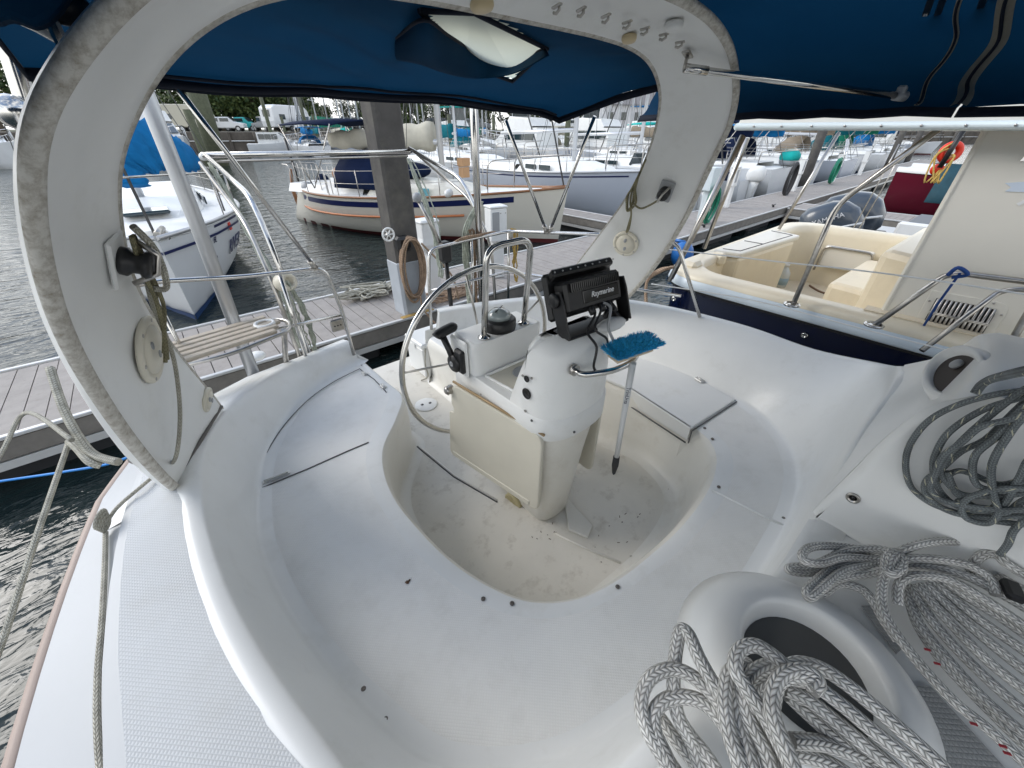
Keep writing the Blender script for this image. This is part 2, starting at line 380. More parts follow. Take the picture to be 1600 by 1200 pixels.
T_ = [(-.31, 2.66), (-.41, 2.645), (-.66, 2.55), (-.86, 2.42), (-1.03, 2.22), (-1.15, 1.99), (-1.24, 1.73), (-1.285, 1.45), (-1.29, 1.18), (-1.265, .88), (-1.20, .55), (-1.10, .25),
      (-.85, .06), (-.5, .0), (-.15, -.02), (.10, -.03), (.45, -.01), (.95, -.01), (1.45, .08), (1.60, .40), (1.63, .78), (1.57, 1.2), (1.44, 1.55), (1.26, 1.88), (1.00, 2.20), (.62, 2.52), (.42, 2.62)]
TZ = [1.12, 1.12, 1.14, 1.17, 1.22, 1.27, 1.3, 1.3, 1.3, 1.3, 1.3, 1.3, 1.34, 1.43, 1.45, 1.455, 1.52, 1.60, 1.40, 1.30, 1.30, 1.30, 1.30, 1.28, 1.24, 1.18, 1.16]
WZ = [.97]*27
SUB = 6
def cm2(a, zs): return catmull([(p[0], p[1], z) for p, z in zip(a, zs)], SUB)
Fc = cm2(F_, [.55]*27); Wc = cm2(W_, WZ); Sc = cm2(S_, [.97]*27); Tc = cm2(T_, TZ)
def row(a, b, t, z=None, dz=0):
    out = []
    for p, q in zip(a, b):
        r = p.lerp(q, t); out.append(Vector((r.x, r.y, (r.z if z is None else z)+dz)))
    return out
def rowd(a, b, d, z):                      # offset by a distance from a towards b
    out = []
    for p, q in zip(a, b):
        h = Vector((q.x-p.x, q.y-p.y, 0)); h = h.normalized() if h.length > 1e-4 else h
        out.append(Vector((p.x+h.x*d, p.y+h.y*d, z)))
    return out
NA = len(Fc)
ctr = [Vector((.05, 1.4, .55))]*NA
r0 = rowd(Fc, ctr, .06, .552); r1 = rowd(Fc, Wc, .0, .556); r2 = rowd(Fc, Wc, .03, .58); r2b = rowd(Fc, Wc, .045, .63)
r3 = rowd(Wc, Fc, .022, .91); r4 = rowd(Wc, Fc, .008, .948); r5 = rowd(Wc, Sc, .012, .965); r6 = rowd(Wc, Sc, .04, .972); r6b = rowd(Wc, Sc, .10, .974)
r7 = rowd(Sc, Wc, .075, .974); r8 = rowd(Sc, Wc, .028, .979); r9 = rowd(Sc, Tc, -.004, .997); r9b = rowd(Sc, Tc, .006, 1.03)
r10 = [Vector((s.x*.22+t.x*.78, s.y*.22+t.y*.78, 1.05*.22+t.z*.78)) for s, t in zip(Sc, Tc)]
r11 = [Vector((t.x, t.y, t.z-.012)) for t in Tc]
cc = Vector((.1, 1.3, 0))
def outw(t, d, dz):
    h = Vector((t.x-cc.x, (t.y-cc.y)*.8, 0)).normalized(); return Vector((t.x+h.x*d, t.y+h.y*d, t.z+dz))
r12 = [outw(t, .009, -.002) for t in Tc]; r13 = [outw(t, .04, .0) for t in Tc]; r14 = [outw(t, .075, -.002) for t in Tc]
m = MB(); m.loft([r0, r1, r2, r2b, r3, r4, r5]); m.build('footwell', WELL, boat)
m = MB()
mid = [r6b]+[row(r6b, r7, t) for t in (.33, .66)]+[r7]
m.loft([r5, r6, r6b]); m.build('seat_edge', GELS, boat)
m = MB(); m.loft(mid); seat = m.build('seat', NSK, boat)
r15 = [outw(t, .085, -.14) for t in Tc]
m = MB(); m.loft([r7, r8, r9, r9b, r10, r11, r12, r13, r14, r15]); m.build('coaming', GEL, boat)
# sole of the footwell, running aft through the open transom
m = MB(); pl = [Vector((p.x, p.y, .552)) for p in r0]; m.add(pl, [tuple(range(len(pl)))])
m.box((.12, 2.83, .50), (1.1, .68, .1), bev=.02); m.build('cockpit_sole', FLOOR, boat)
# seams and plates of the sole
m = MB(); m.tube([(.11, .50, .555), (.03, .70, .555), (-.02, .84, .555)], .006, 6); m.tube([(-.24, 1.95, .556), (-.20, 1.55, .556), (-.12, 1.22, .556)], .006, 6)
m.build('sole_seam', WELL, boat)
m = MB(); m.tube([(-.25, 1.96, .5545), (-.21, 1.55, .5545), (-.125, 1.21, .5545)], .0042, 6); m.build('hatch_seam', DKGREY, boat)
c = PZ(666, 632, .556)
m = MB(); m.lathe((c.x, c.y, .552), [(.09, 0), (.09, .006), (.082, .010), (.0, .011)], 28); dp = m.build('deck_plate', GELS, boat)
m = MB()
for dx, dy in ((-.03, .01), (.03, -.01)): m.lathe((c.x+dx, c.y+dy, .563), [(.012, 0), (.012, .002), (0, .002)], 10)
m.build('key_hole', DKGREY, dp)
# ---- side deck to starboard
dk = []
for k in range(22):
    y = -.6+k*(2.75/21)
    ti = min(range(NA), key=lambda i: abs(Tc[i].y-y)+(5 if Tc[i].x > -.4 else 0)) if y > .1 else None
    xin = Tc[ti].x-.07 if y > .6 else -1.30+(.6-y)*.31
    edge = -1.75 if y < .6 else -1.75+(y-.6)**1.6*.12
    z = 1.298 if y < 1.75 else 1.298-(y-1.75)*.19
    dk.append((y, xin, edge, z))
def dstrip(t0, t1, z0, z1, n=4):
    return [[Vector((xi+(ed-xi)*(t0+(t1-t0)*j/n), y, z+z0+(z1-z0)*j/n)) for j in range(n+1)] for (y, xi, ed, z) in dk]
m = MB(); m.loft(dstrip(-.05, .46, .001, -.003)); m.build('side_deck', NSKD, boat)
m = MB(); m.loft(dstrip(.46, .55, -.003, -.012)); m.loft(dstrip(.55, .57, -.012, -.04)); m.loft(dstrip(.57, .97, -.04, -.065)); m.build('deck_margin', mat('gelcoat_deck_margin', (.50, .515, .525), .5, var=.05, vscale=2.5, dirt=(.36, .38, .33), dscale=5, damt=.25, dlo=.55, dhi=.8), boat)
m = MB(); m.tube([Vector((ed+.0, y, z-.085)) for (y, xi, ed, z) in dk], .022, 8); m.build('rub_rail', mat('rub_rail_beige', (.42, .33, .28), .6, var=.08), boat)
# quarters, transom and topsides
hull = []
for k, (y, x, zt) in enumerate(((-4.5, 1.60, 1.3), (-1.0, 1.745, 1.25), (.6, 1.745, 1.22), (1.6, 1.66, 1.2), (2.2, 1.48, 1.13), (2.62, 1.28, 1.05), (2.78, 1.05, 1.02))):
    hull.append((y, x, zt))
m = MB()
for sgn in (-1,):
    m.loft([[Vector((sgn*x*f, y, zt*(1-g)+(-.25)*g)) for f, g in ((1, 0), (1.0, .2), (.97, .5), (.86, .75), (.6, 1.0))] for (y, x, zt) in hull])
pt = [r14[i] for i in range(NA) if r14[i].x > .30 and r14[i].y > .0 and i > 100]
pt = [Vector((1.74, -4, 1.28)), Vector((1.74, -1.0, 1.28)), Vector((1.72, -.2, 1.29))]+[p for p in pt if p.x > 1.2 or p.y > 1.5]
m.loft([[Vector((p.x+dx, p.y+dy*(p.y > 1.8), p.z*(1-g)-.2*g)) for dx, dy, g in ((.0, 0, 0), (.018, .02, .012), (.03, .03, .04), (.03, .05, .4), (-.10, .02, .8), (-.5, -.1, 1))] for p in pt])
m.add([(-1.05, 2.78, 1.02), (-.31, 2.80, 1.02), (-.31, 2.9, -.2), (-.7, 2.9, -.2)], [(0, 1, 2, 3)])
m.add([(1.05, 2.66, 1.02), (.29, 2.655, 1.02), (.29, 2.9, -.2), (.7, 2.9, -.2)], [(0, 1, 2, 3)])
m.add([(-.31, 3.0, .45), (.31, 3.0, .45), (.31, 3.0, -.2), (-.31, 3.0, -.2)], [(0, 1, 2, 3)])
m.build('hull', GEL, boat)
# top of the coaming out to the topsides: starboard quarter, stern, port side deck
m = MB()
secs = []
for i in range(NA):
    t = r14[i]
    if t.x < 0 and t.y > 1.5:
        # outer limit from the hull stations
        ys = [h[0] for h in hull]; yy = min(max(t.y+.05, -1), 2.78)
        for (a, b_) in zip(hull[:-1], hull[1:]):
            if a[0] <= yy <= b_[0]:
                f = (yy-a[0])/(b_[0]-a[0]); xo = a[1]+(b_[1]-a[1])*f; zo = a[2]+(b_[2]-a[2])*f
        sg = -1 if t.x < 0 else 1
        if yy >= 2.5 and abs(t.x) < 1.1: o = Vector((t.x*1.04, 2.80 if t.x < 0 else 2.655, 1.03))
        else: o = Vector((sg*max(xo-.01, abs(t.x)+.03), yy, min(zo+.02, t.z-.03)))
        secs.append([t, t.lerp(o, .5)+Vector((0, 0, .008)), o])
    else:
        if len(secs) > 1: m.loft(secs)
        secs = []
if len(secs) > 1: m.loft(secs)
m.build('coaming_top', GEL, boat)
# inner end faces of the two coaming ends at the walk-through
m = MB()
for i in (0, NA-1):
    pr = [r0[i], r1[i], r3[i], r5[i], r7[i], r9b[i], r11[i], r13[i], r14[i], Vector((r14[i].x, 2.80 if i == 0 else 2.655, 1.02)), Vector((r0[i].x, 2.80 if i == 0 else 2.655, .5))]
    m.add(pr, [tuple(range(len(pr)))])
m.build('walkthrough_side', GEL, boat)
# ---- starboard locker lid drawn by its gasket, handle and hinges
seam = catmull([PZ(u, v, .9765) for u, v in ((405, 764), (412, 722), (440, 672), (480, 628), (520, 599), (563, 577))], 6)
seam = [p+Vector((0, 0, .0065)) for p in seam]
seam2 = [PZ(u, v, .9765) for u, v in ((405, 764), (480, 733), (545, 704), (576, 691))]
seam3 = [PZ(576, 691, .976), PZ(584, 694, .955)+Vector((.012, .0, 0)), PZ(594, 703, .90)]
m = MB(); m.tube(seam+[], .0028, 6); m.tube(seam2, .0034, 6); m.tube([PZ(u, v, .9765) for u, v in ((563, 577), (585, 593), (604, 613))], .0028, 6)
m.build('locker_gasket', DKGREY, boat)
def hasp(c, d, w, l):
    c = Vector(c); d = Vector(d).normalized(); mm = MB(); M3 = Matrix((d, Vector((-d.y, d.x, 0)), Vector((0, 0, 1)))).transposed()
    mm.box(c+Vector((0, 0, .004)), (l, w, .008), M=M3, bev=.003); mm.tube([c+d*l*.42+Vector((0, 0, .011)), c-d*l*.42+Vector((0, 0, .011))], .006, 8); return mm
a, b_ = PZ(410, 756, .976), PZ(454, 738, .976)
hd = hasp((a+b_)/2, b_-a, .022, (b_-a).length).build('locker_handle', BRUSH, boat)
for (u, v) in ((570, 584), (599, 604)):
    p = PZ(u, v, .976); hasp(p, (PZ(u+14, v+12, .976)-p), .03, .055).build('hinge', BRUSH, boat)
# ---- port locker lid standing a little proud, with its front skirt
c1, c2, c3 = PZ(1149, 624, .99), PZ(1079, 669, .99), PZ(984, 607, .99)
c4 = PZ(1090, 590, .99)
lid = [c1, c2, c3, c3+Vector((-.06, .5, 0)), Vector((1.18, 1.62, .99)), c4+Vector((.02, .1, 0))]
m = MB(); m.prism([p-Vector((0, 0, .022)) for p in lid], (0, 0, .022))
m.build('locker_lid', GELS, boat, bevel=.006)
sk1 = (c2-c1).normalized()
m = MB(); m.prism([c2, c3, c3-Vector((-.01, 0, .12)), c2-Vector((-.012, 0, .10))], (.02, .005, 0)); m.build('locker_skirt', GELS, boat, bevel=.005)
m = MB(); m.tube([c1+Vector((0, -.012, -.012)), c2+Vector((0, -.012, -.012)), c2+Vector((.01, -.01, -.11))], .0038, 6); m.tube([c2+Vector((-.006, 0, -.105)), c3+Vector((0, 0, -.125))], .005, 6); m.tube([c1+Vector((.005, 0, -.012)), c4+Vector((.03, .1, -.012))], .005, 6)
m.build('locker_gasket', DKGREY, boat)
m = MB(); m.box(c2+Vector((.035, .0, -.27)), (.03, .09, .30), bev=.01); m.build('locker_support', WELL, boat)
p = PZ(1093, 594, .995); hasp(p, (.3, 1, 0), .04, .06).build('hinge', BRUSH, boat)
# ---- canvas snaps on the seats
k = 0
for (u, v) in ((755, 936), (800, 943), (965, 917), (1123, 761), (1224, 810), (1101, 669), (1177, 638), (568, 1077), (603, 1124), (1113, 686)):
    p = PZ(u, v, .974); m = MB(); m.lathe((p.x, p.y, .9735), [(.0085, 0), (.0085, .003), (.006, .006), (.0035, .0055), (0, .0045)], 12)
    o = m.build('canvas_snap', mat('tarnished_snap', (.16, .145, .13), .35, .7) if k == 0 else MATS['tarnished_snap'], boat); k += 1
# pale moulded joints on the port seat
m = MB(); m.tube([PZ(1113, 766, .971), PZ(1170, 795, .973), PZ(1232, 826, .974)], .0075, 6); m.build('seat_joint', GEL, boat)
m = MB()
p = PZ(638, 909, .975)
for q in range(7):
    a = R.uniform(0, 6.28); l = R.uniform(.006, .015); m.box(p+Vector((math.cos(a)*l*.6, math.sin(a)*l*.6, .001)), (.008, .005, .0015), rz=a)
tag(m.build('leaf_scrap', mat('dry_leaf', (.16, .09, .05), .8)), 'tiny brown scrap of dead leaf lying on the forward seat', 'leaf')

m = MB(); gr = random.Random(8)
for k in range(90):
    t = gr.random(); u, v = 985+70*t**.7+gr.gauss(0, 9), 705+gr.gauss(0, 6)+(120*max(0, t-.45)**1.2 if t > .45 else 0)
    if gr.random() < .3: u, v = gr.uniform(820, 1000), gr.uniform(800, 880)
    p = PZ(u, v, .5545)
    if p.x > .78: continue
    m.box(p, (gr.uniform(.003, .016), gr.uniform(.002, .004), .0015), rz=gr.uniform(0, 3.1))
tag(m.build('grit', mat('brown_grit', (.13, .09, .06), .9)), 'brown grit and leaf crumbs scattered over the cockpit sole', 'grit', kind='stuff')
# ---------------------------------------------------------------- moulded arch over the cockpit
FR = [(1.345, 1.58, 1.27), (1.335, 1.47, 1.42), (1.32, 1.355, 1.6), (1.30, 1.25, 1.8), (1.272, 1.165, 2.0), (1.236, 1.11, 2.15), (1.178, 1.045, 2.3), (1.11, .985, 2.41), (1.005, .943, 2.51), (.89, .922, 2.588), (.76, .905, 2.645), (.60, .895, 2.687), (.42, .89, 2.708), (.2, .885, 2.714), (0, .885, 2.715)]
AR = [(1.14, 2.04, 1.27), (1.148, 1.94, 1.42), (1.162, 1.82, 1.6), (1.172, 1.68, 1.8), (1.166, 1.535, 2.0), (1.138, 1.435, 2.15), (1.085, 1.35, 2.3), (1.015, 1.285, 2.41), (.915, 1.225, 2.515), (.80, 1.19, 2.59), (.67, 1.168, 2.637), (.52, 1.157, 2.66), (.36, 1.152, 2.668), (.2, 1.15, 2.67), (0, 1.15, 2.67)]
def full(r):
    l = [(-a, b, c) for a, b, c in r]; return catmull(l+[(a, b, c) for a, b, c in r[-2::-1]], 7)
Fa, Aa = full(FR), full(AR); na = len(Fa)
def outn(pts, i):
    t = pts[min(i+1, na-1)]-pts[max(i-1, 0)]; n = Vector((-t.z, 0, t.x)); n.normalize(); return n   # outward/up in the X-Z plane
inb, bead, outer, abead = [], [], [], []
for i in range(na):
    f, a = Fa[i], Aa[i]; n = outn(Fa, i); wv = (a-f); nn = (wv.normalized()).cross((Fa[min(i+1, na-1)]-Fa[max(i-1, 0)]).normalized())
    if nn.dot(n) < 0: nn = -nn
    lift = nn*.018
    inb.append([a+nn*.004, a.lerp(f, .10), a.lerp(f, .16)+lift*.3, a.lerp(f, .5)+lift, a.lerp(f, .86)+lift*.5, f+nn*.012])
    y = Vector((0, 1, 0))
    leg = max(0, min(1, (2.45-f.z)/.9))
    bead.append([f+nn*.010, f-y*.004+n*.001, f-y*.010+n*.005, f-y*.018+n*.011, f-y*.023+n*.018, f-y*.022+n*.026, f-y*.014+n*.031])
    outer.append([f-y*.014+n*.031, f+n*(.036+.016*leg)+y*.02, f+n*(.036+.034*leg)+y*.07, f+n*(.030+.044*leg)+y*.14, f+n*(.02+.04*leg)+y*.22, a.lerp(f, .05)+n*.07, a+n*.035+y*.012, a+nn*.014+y*.010])
    abead.append([a+nn*.014+y*.010, a+y*.012-nn*.004, a+nn*.004])
m = MB(); m.loft(inb); m.loft(outer); arch = m.build('arch', GEL, boat)
m = MB(); m.loft(bead, mi=0); m.build('arch_rim', GRIME, arch)
m = MB(); m.loft([[p[0], p[1], p[2]] for p in abead]); m.build('arch_rim', GRIME, arch)
# round inspection plates, cleats and the rest on the inboard faces
def on_arch(side, t, w):
    """point and frame on the inboard face: side -1/+1, t index, w 0 (aft) .. 1 (forward)"""
    i = t if side < 0 else na-1-t
    f, a = Fa[i], Aa[i]; tg = (Fa[i+1]-Fa[i-1]).normalized(); wv = (f-a).normalized()
    nrm = tg.cross(wv); c = Vector((0, 1.2, 1.6))
    if nrm.dot(c-f) < 0: nrm = -nrm
    return a.lerp(f, w)-nrm*.012+nrm*.0, tg, wv, nrm
def hit_arch(u, v):
    """nearest inboard-face point to a picture ray"""
    d = ray(u, v).normalized(); best = None
    for i in range(1, na-1):
        for k in range(0, 21):
            p = Aa[i].lerp(Fa[i], k/20); q = p-CAM; e = (q-d*q.dot(d)).length
            if best is None or e < best[0]:
                tg = (Fa[i+1]-Fa[i-1]).normalized(); wv = (Fa[i]-Aa[i]).normalized(); nr = tg.cross(wv)
                if nr.dot(Vector((0, 1.2, 1.6))-p) < 0: nr = -nr
                best = (e, p, tg, wv, nr)
    return best[1:]
def disc_M(nr, tg):
    x = tg; z = nr.normalized(); y = z.cross(x).normalized(); x = y.cross(z); return Matrix((x, y, z)).transposed()
for (u, v, r) in ((233, 545, .105), (978, 383, .085), (322, 625, .055)):
    p, tg, wv, nr = hit_arch(u, v); M3 = disc_M(nr, tg); p = p-nr*.010
    m = MB(); m.lathe(p, [(r, 0), (r, .008), (r*.96, .013), (r*.76, .014), (r*.745, .010), (r*.73, .010), (r*.72, .016), (r*.3, .019), (0, .019)], 36, M3)
    pl = m.build('inspection_plate', PLATE, boat)
    pl.parent = arch
    for q in range(6):
        a = q*math.pi/3+.3; m = MB(); m.lathe(p+M3 @ Vector((math.cos(a)*r*.87, math.sin(a)*r*.87, .012)), [(.006, 0), (.006, .003), (0, .003)], 8, M3)
        if r > .06: m.build('screw', STEELD, arch)
    for q in (-1, 1):
        m = MB(); m.lathe(p+M3 @ Vector((q*r*.3, q*r*.12, .017)), [(.012, 0), (.012, .004), (.0, .003)], 8, M3, ex=1.2, ey=.8); m.build('key_hole', GREYPL, arch)
# recessed cleats with lines: one on each leg
for (u, v, s) in ((185, 405, 1.0), (1040, 300, .9)):
    p, tg, wv, nr = hit_arch(u, v); M3 = disc_M(nr, tg)
    m = MB(); m.box(p, (.13*s, .09*s, .012), M=M3, bev=.005); m.build('cleat_base', GREYPL if s < 1 else GELS, arch)
    m = MB(); m.lathe(p, [(.034*s, .0), (.036*s, .02), (.026*s, .03), (.026*s, .045), (.036*s, .055), (.03*s, .066), (.012*s, .068), (0, .064)], 20, M3); m.build('cam_cleat', BLACK, arch)
    m = MB(); m.tube([p+M3 @ Vector((x, y, z)) for x, y, z in ((-.05*s, .02, .03), (-.02*s, 0, .075), (.03*s, -.01, .078), (.055*s, -.02, .03))], .007*s, 8); m.build('cleat_bail', STEELD, arch)
# line hooks under the crossbeam
def hit_beam(u, v): return hit_arch(u, v)
hk = None
for (u, v) in ((868, 4), (908, 13), (945, 23), (980, 33), (1008, 43), (1037, 52), (1063, 62)):
    p, tg, wv, nr = hit_beam(u, v); M3 = disc_M(nr, wv)
    m = MB(); m.box(p+nr*.004, (.034, .013, .006), M=M3, bev=.002); m.tube([p+M3 @ Vector(q) for q in ((.008, 0, .004), (.008, 0, .014), (-.004, 0, .019), (-.014, 0, .014))], .0042, 6)
    m.build('line_hook', STEELD, arch)
for (u, v, r, nm, mt) in ((752, 6, .032, 'dome_light', mat('yellowed_lens', (.62, .50, .30), .35)), (982, 60, .026, 'dome_light', MATS['yellowed_lens']), (1050, 40, .03, 'cabin_light', GELS)):
    p, tg, wv, nr = hit_beam(u, v); M3 = disc_M(nr, tg)
    m = MB(); m.lathe(p-nr*.004, [(r, 0), (r, .010), (r*.85, .017), (r*.4, .019), (0, .019)], 24, M3); m.build(nm, mt, arch)
p, tg, wv, nr = hit_arch(1073, 88)
e = PX(1405, 150, 1.45)
M3 = disc_M(nr, tg); m = MB(); m.box(p+nr*.0, (.05, .03, .008), M=M3, bev=.002); m.tube([p, p+nr*.05], .007, 8); m.build('strut_bracket', STEELD, arch)
q = p+nr*.045
m = MB(); m.tube([q, q+(e-q)*.10], .0155, 12); m.tube([q, e], .0125, 12); m.build('canopy_strut', STEEL, boat)
m = MB(); m.tube([e-(e-q)*.02, e+(e-q)*.03], .018, 10); m.box(e+Vector((0, 0, .02)), (.04, .03, .03), bev=.006); m.build('strut_end', GREYPL, boat)
# dark sealant where the legs meet the deck
for sg in (-1, 1):
    f, a = Vector((1.345*sg, 1.595, 1.30)), Vector((1.14*sg, 2.02, 1.30)); o = Vector((1.49*sg, 1.85, 1.30))
    m = MB(); m.tube(rounded([a, f, o, Vector((1.24*sg, 2.05, 1.30)), a], .03), .007, 6); m.build('sealant_bead', mat('sealant', (.14, .13, .12), .8) if sg < 0 else MATS['sealant'], arch)
# ---------------------------------------------------------------- bimini aft of the arch
def bz(x, y):
    t = max(0, min(1, (y-1.12)/1.15)); c = 2.755-.20*t**1.5
    e = abs(x)/1.2; side = .004 if x < 0 else .075
    d = side*e**2.2+max(0, e-.86)**2*(1.6 if x > 0 else .5)
    w = .004*math.sin(x*9+y*13)+.011*math.sin(x*14-y*30+2*math.sin(x*3))*math.exp(-((x+.25)/.35)**2-((y-1.85)/.3)**2)+.010*math.sin(x*26+y*24)*math.exp(-((x-.95)/.28)**2-((y-1.25)/.25)**2)+.006*math.sin(y*38+x*7)*math.exp(-((y-1.15)/.12)**2)
    return c-d+w
hole = [PZ(u, v, 2.70) for u, v in ((662, 28), (742, 36), (852, 72), (800, 92), (730, 78))]
def inpoly(x, y, P):
    c = False
    for i in range(len(P)):
        a, b_ = P[i], P[i-1]
        if (a.y > y) != (b_.y > y) and x < (b_.x-a.x)*(y-a.y)/(b_.y-a.y)+a.x: c = not c
    return c
NX, NY = 120, 70
vs = []; fs = []
for j in range(NY+1):
    for i in range(NX+1):
        x = -1.2+2.42*i/NX; ye = 2.27-.10*(abs(x)/1.2)**4; y = 1.06+(ye-1.06)*j/NY; vs.append(Vector((x, y, bz(x, y))))
for j in range(NY):
    for i in range(NX):
        a = j*(NX+1)+i; cx = (vs[a]+vs[a+NX+2])/2
        if not inpoly(cx.x, cx.y, hole): fs.append((a, a+1, a+NX+2, a+NX+1))
m = MB(); m.add(vs, fs, True); bim = m.build('bimini_canvas', NAVY, boat)
edge = [Vector((-1.2, 1.06, bz(-1.2, 1.06))), Vector((-1.2, 1.6, bz(-1.2, 1.6)))]+[vs[NY*(NX+1)+i] for i in range(NX+1)]+[Vector((1.22, 1.7, bz(1.22, 1.7))), Vector((1.22, 1.3, bz(1.22, 1.3))), Vector((1.22, 1.06, bz(1.22, 1.06)))]
m = MB(); m.loft([[p+Vector((0, 0, .0)) for p in edge], [p+Vector((0, -.008, -.035)) for p in edge]]); m.build('bimini_hem', NAVYD, bim, solid=.006)
m = MB(); m.tube([Vector((x, 2.20-.10*(abs(x)/1.2)**4, bz(x, 2.2)-.012)) for x in [-1.15+.1*i for i in range(24)]], .006, 6); m.build('bimini_seam', NAVYD, bim)
m = MB(); m.tube([Vector((x, 2.24-.10*(abs(x)/1.2)**4, bz(x, 2.24)-.022)) for x in [-1.15+.1*i for i in range(24)]], .0115, 8); m.build('bimini_bow', NAVYD, bim)
hc = sum(hole, Vector())/len(hole)
hp = [Vector((p.x, p.y, bz(p.x, p.y)+.012)) for p in [hc+(q-hc)*1.12 for q in hole]]
VIN = canvas('clear_vinyl_panel', (.62, .60, .50), .65, .4)
m = MB(); m.add(hp, [tuple(range(len(hp)))]); m.build('window_panel', VIN, bim)
# the loosened flap of the window sagging below the canvas
A_ = [PZ(u, v, 2.69) for u, v in ((583, 82), (622, 56), (662, 31), (700, 55), (735, 76), (768, 87), (805, 92), (852, 76))]
B_ = [PZ(u, v, z) for u, v, z in ((590, 88, 2.675), (622, 94, 2.64), (655, 100, 2.62), (690, 112, 2.605), (728, 121, 2.60), (770, 121, 2.605), (810, 112, 2.62), (858, 86, 2.66))]
A_, B_ = catmull(A_, 5), catmull(B_, 5)
m = MB(); m.loft([[p.lerp(q, t)+Vector((0, 0, -.035*math.sin(math.pi*t)*math.sin(math.pi*k/35))) for k, (p, q) in enumerate(zip(A_, B_))] for t in (0, .2, .4, .6, .8, 1)]); m.build('window_flap', NAVY, bim, solid=.004)
m = MB(); m.tube(A_, .006, 6); m.build('flap_edge', NAVYD, bim)
rim = [Vector((p.x, p.y, bz(p.x, p.y)-.006)) for p in [hc+(q-hc)*1.04 for q in hole]]
m = MB(); m.tube(rim+[rim[0]], .009, 6); m.build('window_binding', NAVYD, bim)
# ---------------------------------------------------------------- canopy between arch and cabin top
CP = catmull([(0, 0, 2.87), (.5, 0, 2.868), (.9, 0, 2.86), (1.25, 0, 2.845), (1.47, 0, 2.80), (1.60, 0, 2.72), (1.62, 0, 2.62), (1.56, 0, 2.53), (1.46, 0, 2.475)], 6)
CPF = [Vector((-p.x, 0, p.z)) for p in CP[:0:-1]]+CP
def cpt(i, y, d=0):
    p = CPF[i]; n_ = len(CPF); t = CPF[min(i+1, n_-1)]-CPF[max(i-1, 0)]; nr = Vector((t.z, 0, -t.x)).normalized()
    return Vector((p.x, y+.012*math.sin(i*.45), p.z+.004*math.sin(y*23+i*.7)))+nr*d
def fsheet(y0, y1, n): return [[cpt(i, y0+(y1-y0)*j/n) for i in range(len(CPF))] for j in range(n+1)]
m = MB(); m.loft(fsheet(.275, 1.7, 18)); can = m.build('canopy_canvas', NAVY, boat)
m = MB(); m.loft(fsheet(-2.2, .268, 16)); can2 = m.build('forward_canopy_canvas', NAVY, boat)
def bowline(y, d): return [cpt(i, y, d) for i in range(len(CPF))]
m = MB(); m.loft([[p+Vector((0, q, 0)) for p in bowline(.275, e)] for q, e in ((-.024, .006), (-.008, .014), (.008, .014), (.024, .006))]); m.build('canopy_welt', TAUPE, can)
m = MB(); m.tube(bowline(.275, .017), .006, 6); m.build('zip_teeth', NAVYD, can)
m = MB(); m.loft([[p+Vector((0, d, 0)) for p in bowline(.40, .007)] for d in (-.008, .008)]); m.build('canopy_zip', TAUPE, can, solid=.002)
m = MB(); m.tube(bowline(.40, .011), .0045, 6); m.build('zip_teeth', NAVYD, can)
for y0, y1, o in ((.275, 1.7, can), (-2.2, .268, can2)):
    for e in (0, len(CPF)-1):
        sg = -1 if e == 0 else 1
        pts = [cpt(e, y0+(y1-y0)*i/10) for i in range(11)]
        m = MB(); m.loft([pts, [p+Vector((-sg*.02, 0, -.03)) for p in pts]]); m.build('canopy_hem', NAVYD, o, solid=.006)
for (u, v) in ((1446, 24), (1461, 34), (1527, 26), (1540, 36)):
    a, b_ = PZ(u, v, 2.765), PZ(u+17, v-48, 2.80); ax = (b_-a).normalized(); M3 = Matrix((ax, ax.cross(Vector((0, 0, -1))).normalized(), Vector((0, 0, 1)))).transposed()
    m = MB(); m.box((a+b_)/2, ((b_-a).length, .021, .006), M=M3, bev=.002); st = m.build('webbing_strap', BLACK, can)
    m = MB(); m.box(a+ax*.018-Vector((0, 0, .004)), (.016, .012, .003), M=M3); m.build('strap_buckle', GREYPL, st)
# corner of the canopy outboard of the arch to starboard, with its clamp
m = MB(); P0 = [PY(u, v, .96) for u, v in ((-60, -60), (-60, 40), (0, 33), (12, 25), (54, 43), (78, 32), (98, 10), (140, -60))]
m.prism(P0, (0, .05, .0)); m.build('canopy_corner', NAVY, can, bevel=.008)
c = PY(84, 40, 1.12)
m = MB(); m.tube([c+Vector((-.06, 0, .02)), c+Vector((-.02, 0, 0)), c+Vector((.01, .01, -.02))], .012, 10); m.box(c+Vector((.0, .0, -.01)), (.018, .03, .06), bev=.005); m.build('canopy_clamp', STEEL, arch)
m = MB(); m.ball(PY(100, 12, 1.12), .03, 10, (1.3, .6, .8)); m.build('canopy_knob', BLACK, can)
# ---------------------------------------------------------------- after end of the cabin, line bin, companionway pod
LED = 1.45
m = MB()
xs = [-1.25, -1.0, -.75, -.5, -.25, 0, .095]
m.loft([[Vector((x, y-(0.0 if x > -.6 else 0), z)) for x in xs] for (y, z) in ((-.02, LED-.012), (-.035, LED-.002), (-.06, LED), (-.3, LED), (-.9, LED+.02))])
m.build('cabin_ledge', GEL, boat)
b0 = PZ(1275, 1035, 1.52); BX, BY = b0.x, b0.y
BR = .115
m = MB(); m.lathe((BX, BY, 0), [(BR*2.1, LED-.02), (BR*1.85, LED+.014), (BR*1.62, LED+.042), (BR*1.42, LED+.056), (BR*1.2, LED+.060), (BR*1.13, LED+.058), (BR*1.08, LED+.046), (BR*1.0, LED+.022), (BR*.98, LED+.0)], 56); ring = m.build('line_bin', GEL, boat)
m = MB(); m.lathe((BX, BY, 0), [(BR*.985, LED+.012), (BR*.95, LED-.25), (0, LED-.25)], 40); m.build('bin_interior', mat('bin_shadow_grey', (.11, .11, .105), .8), ring)
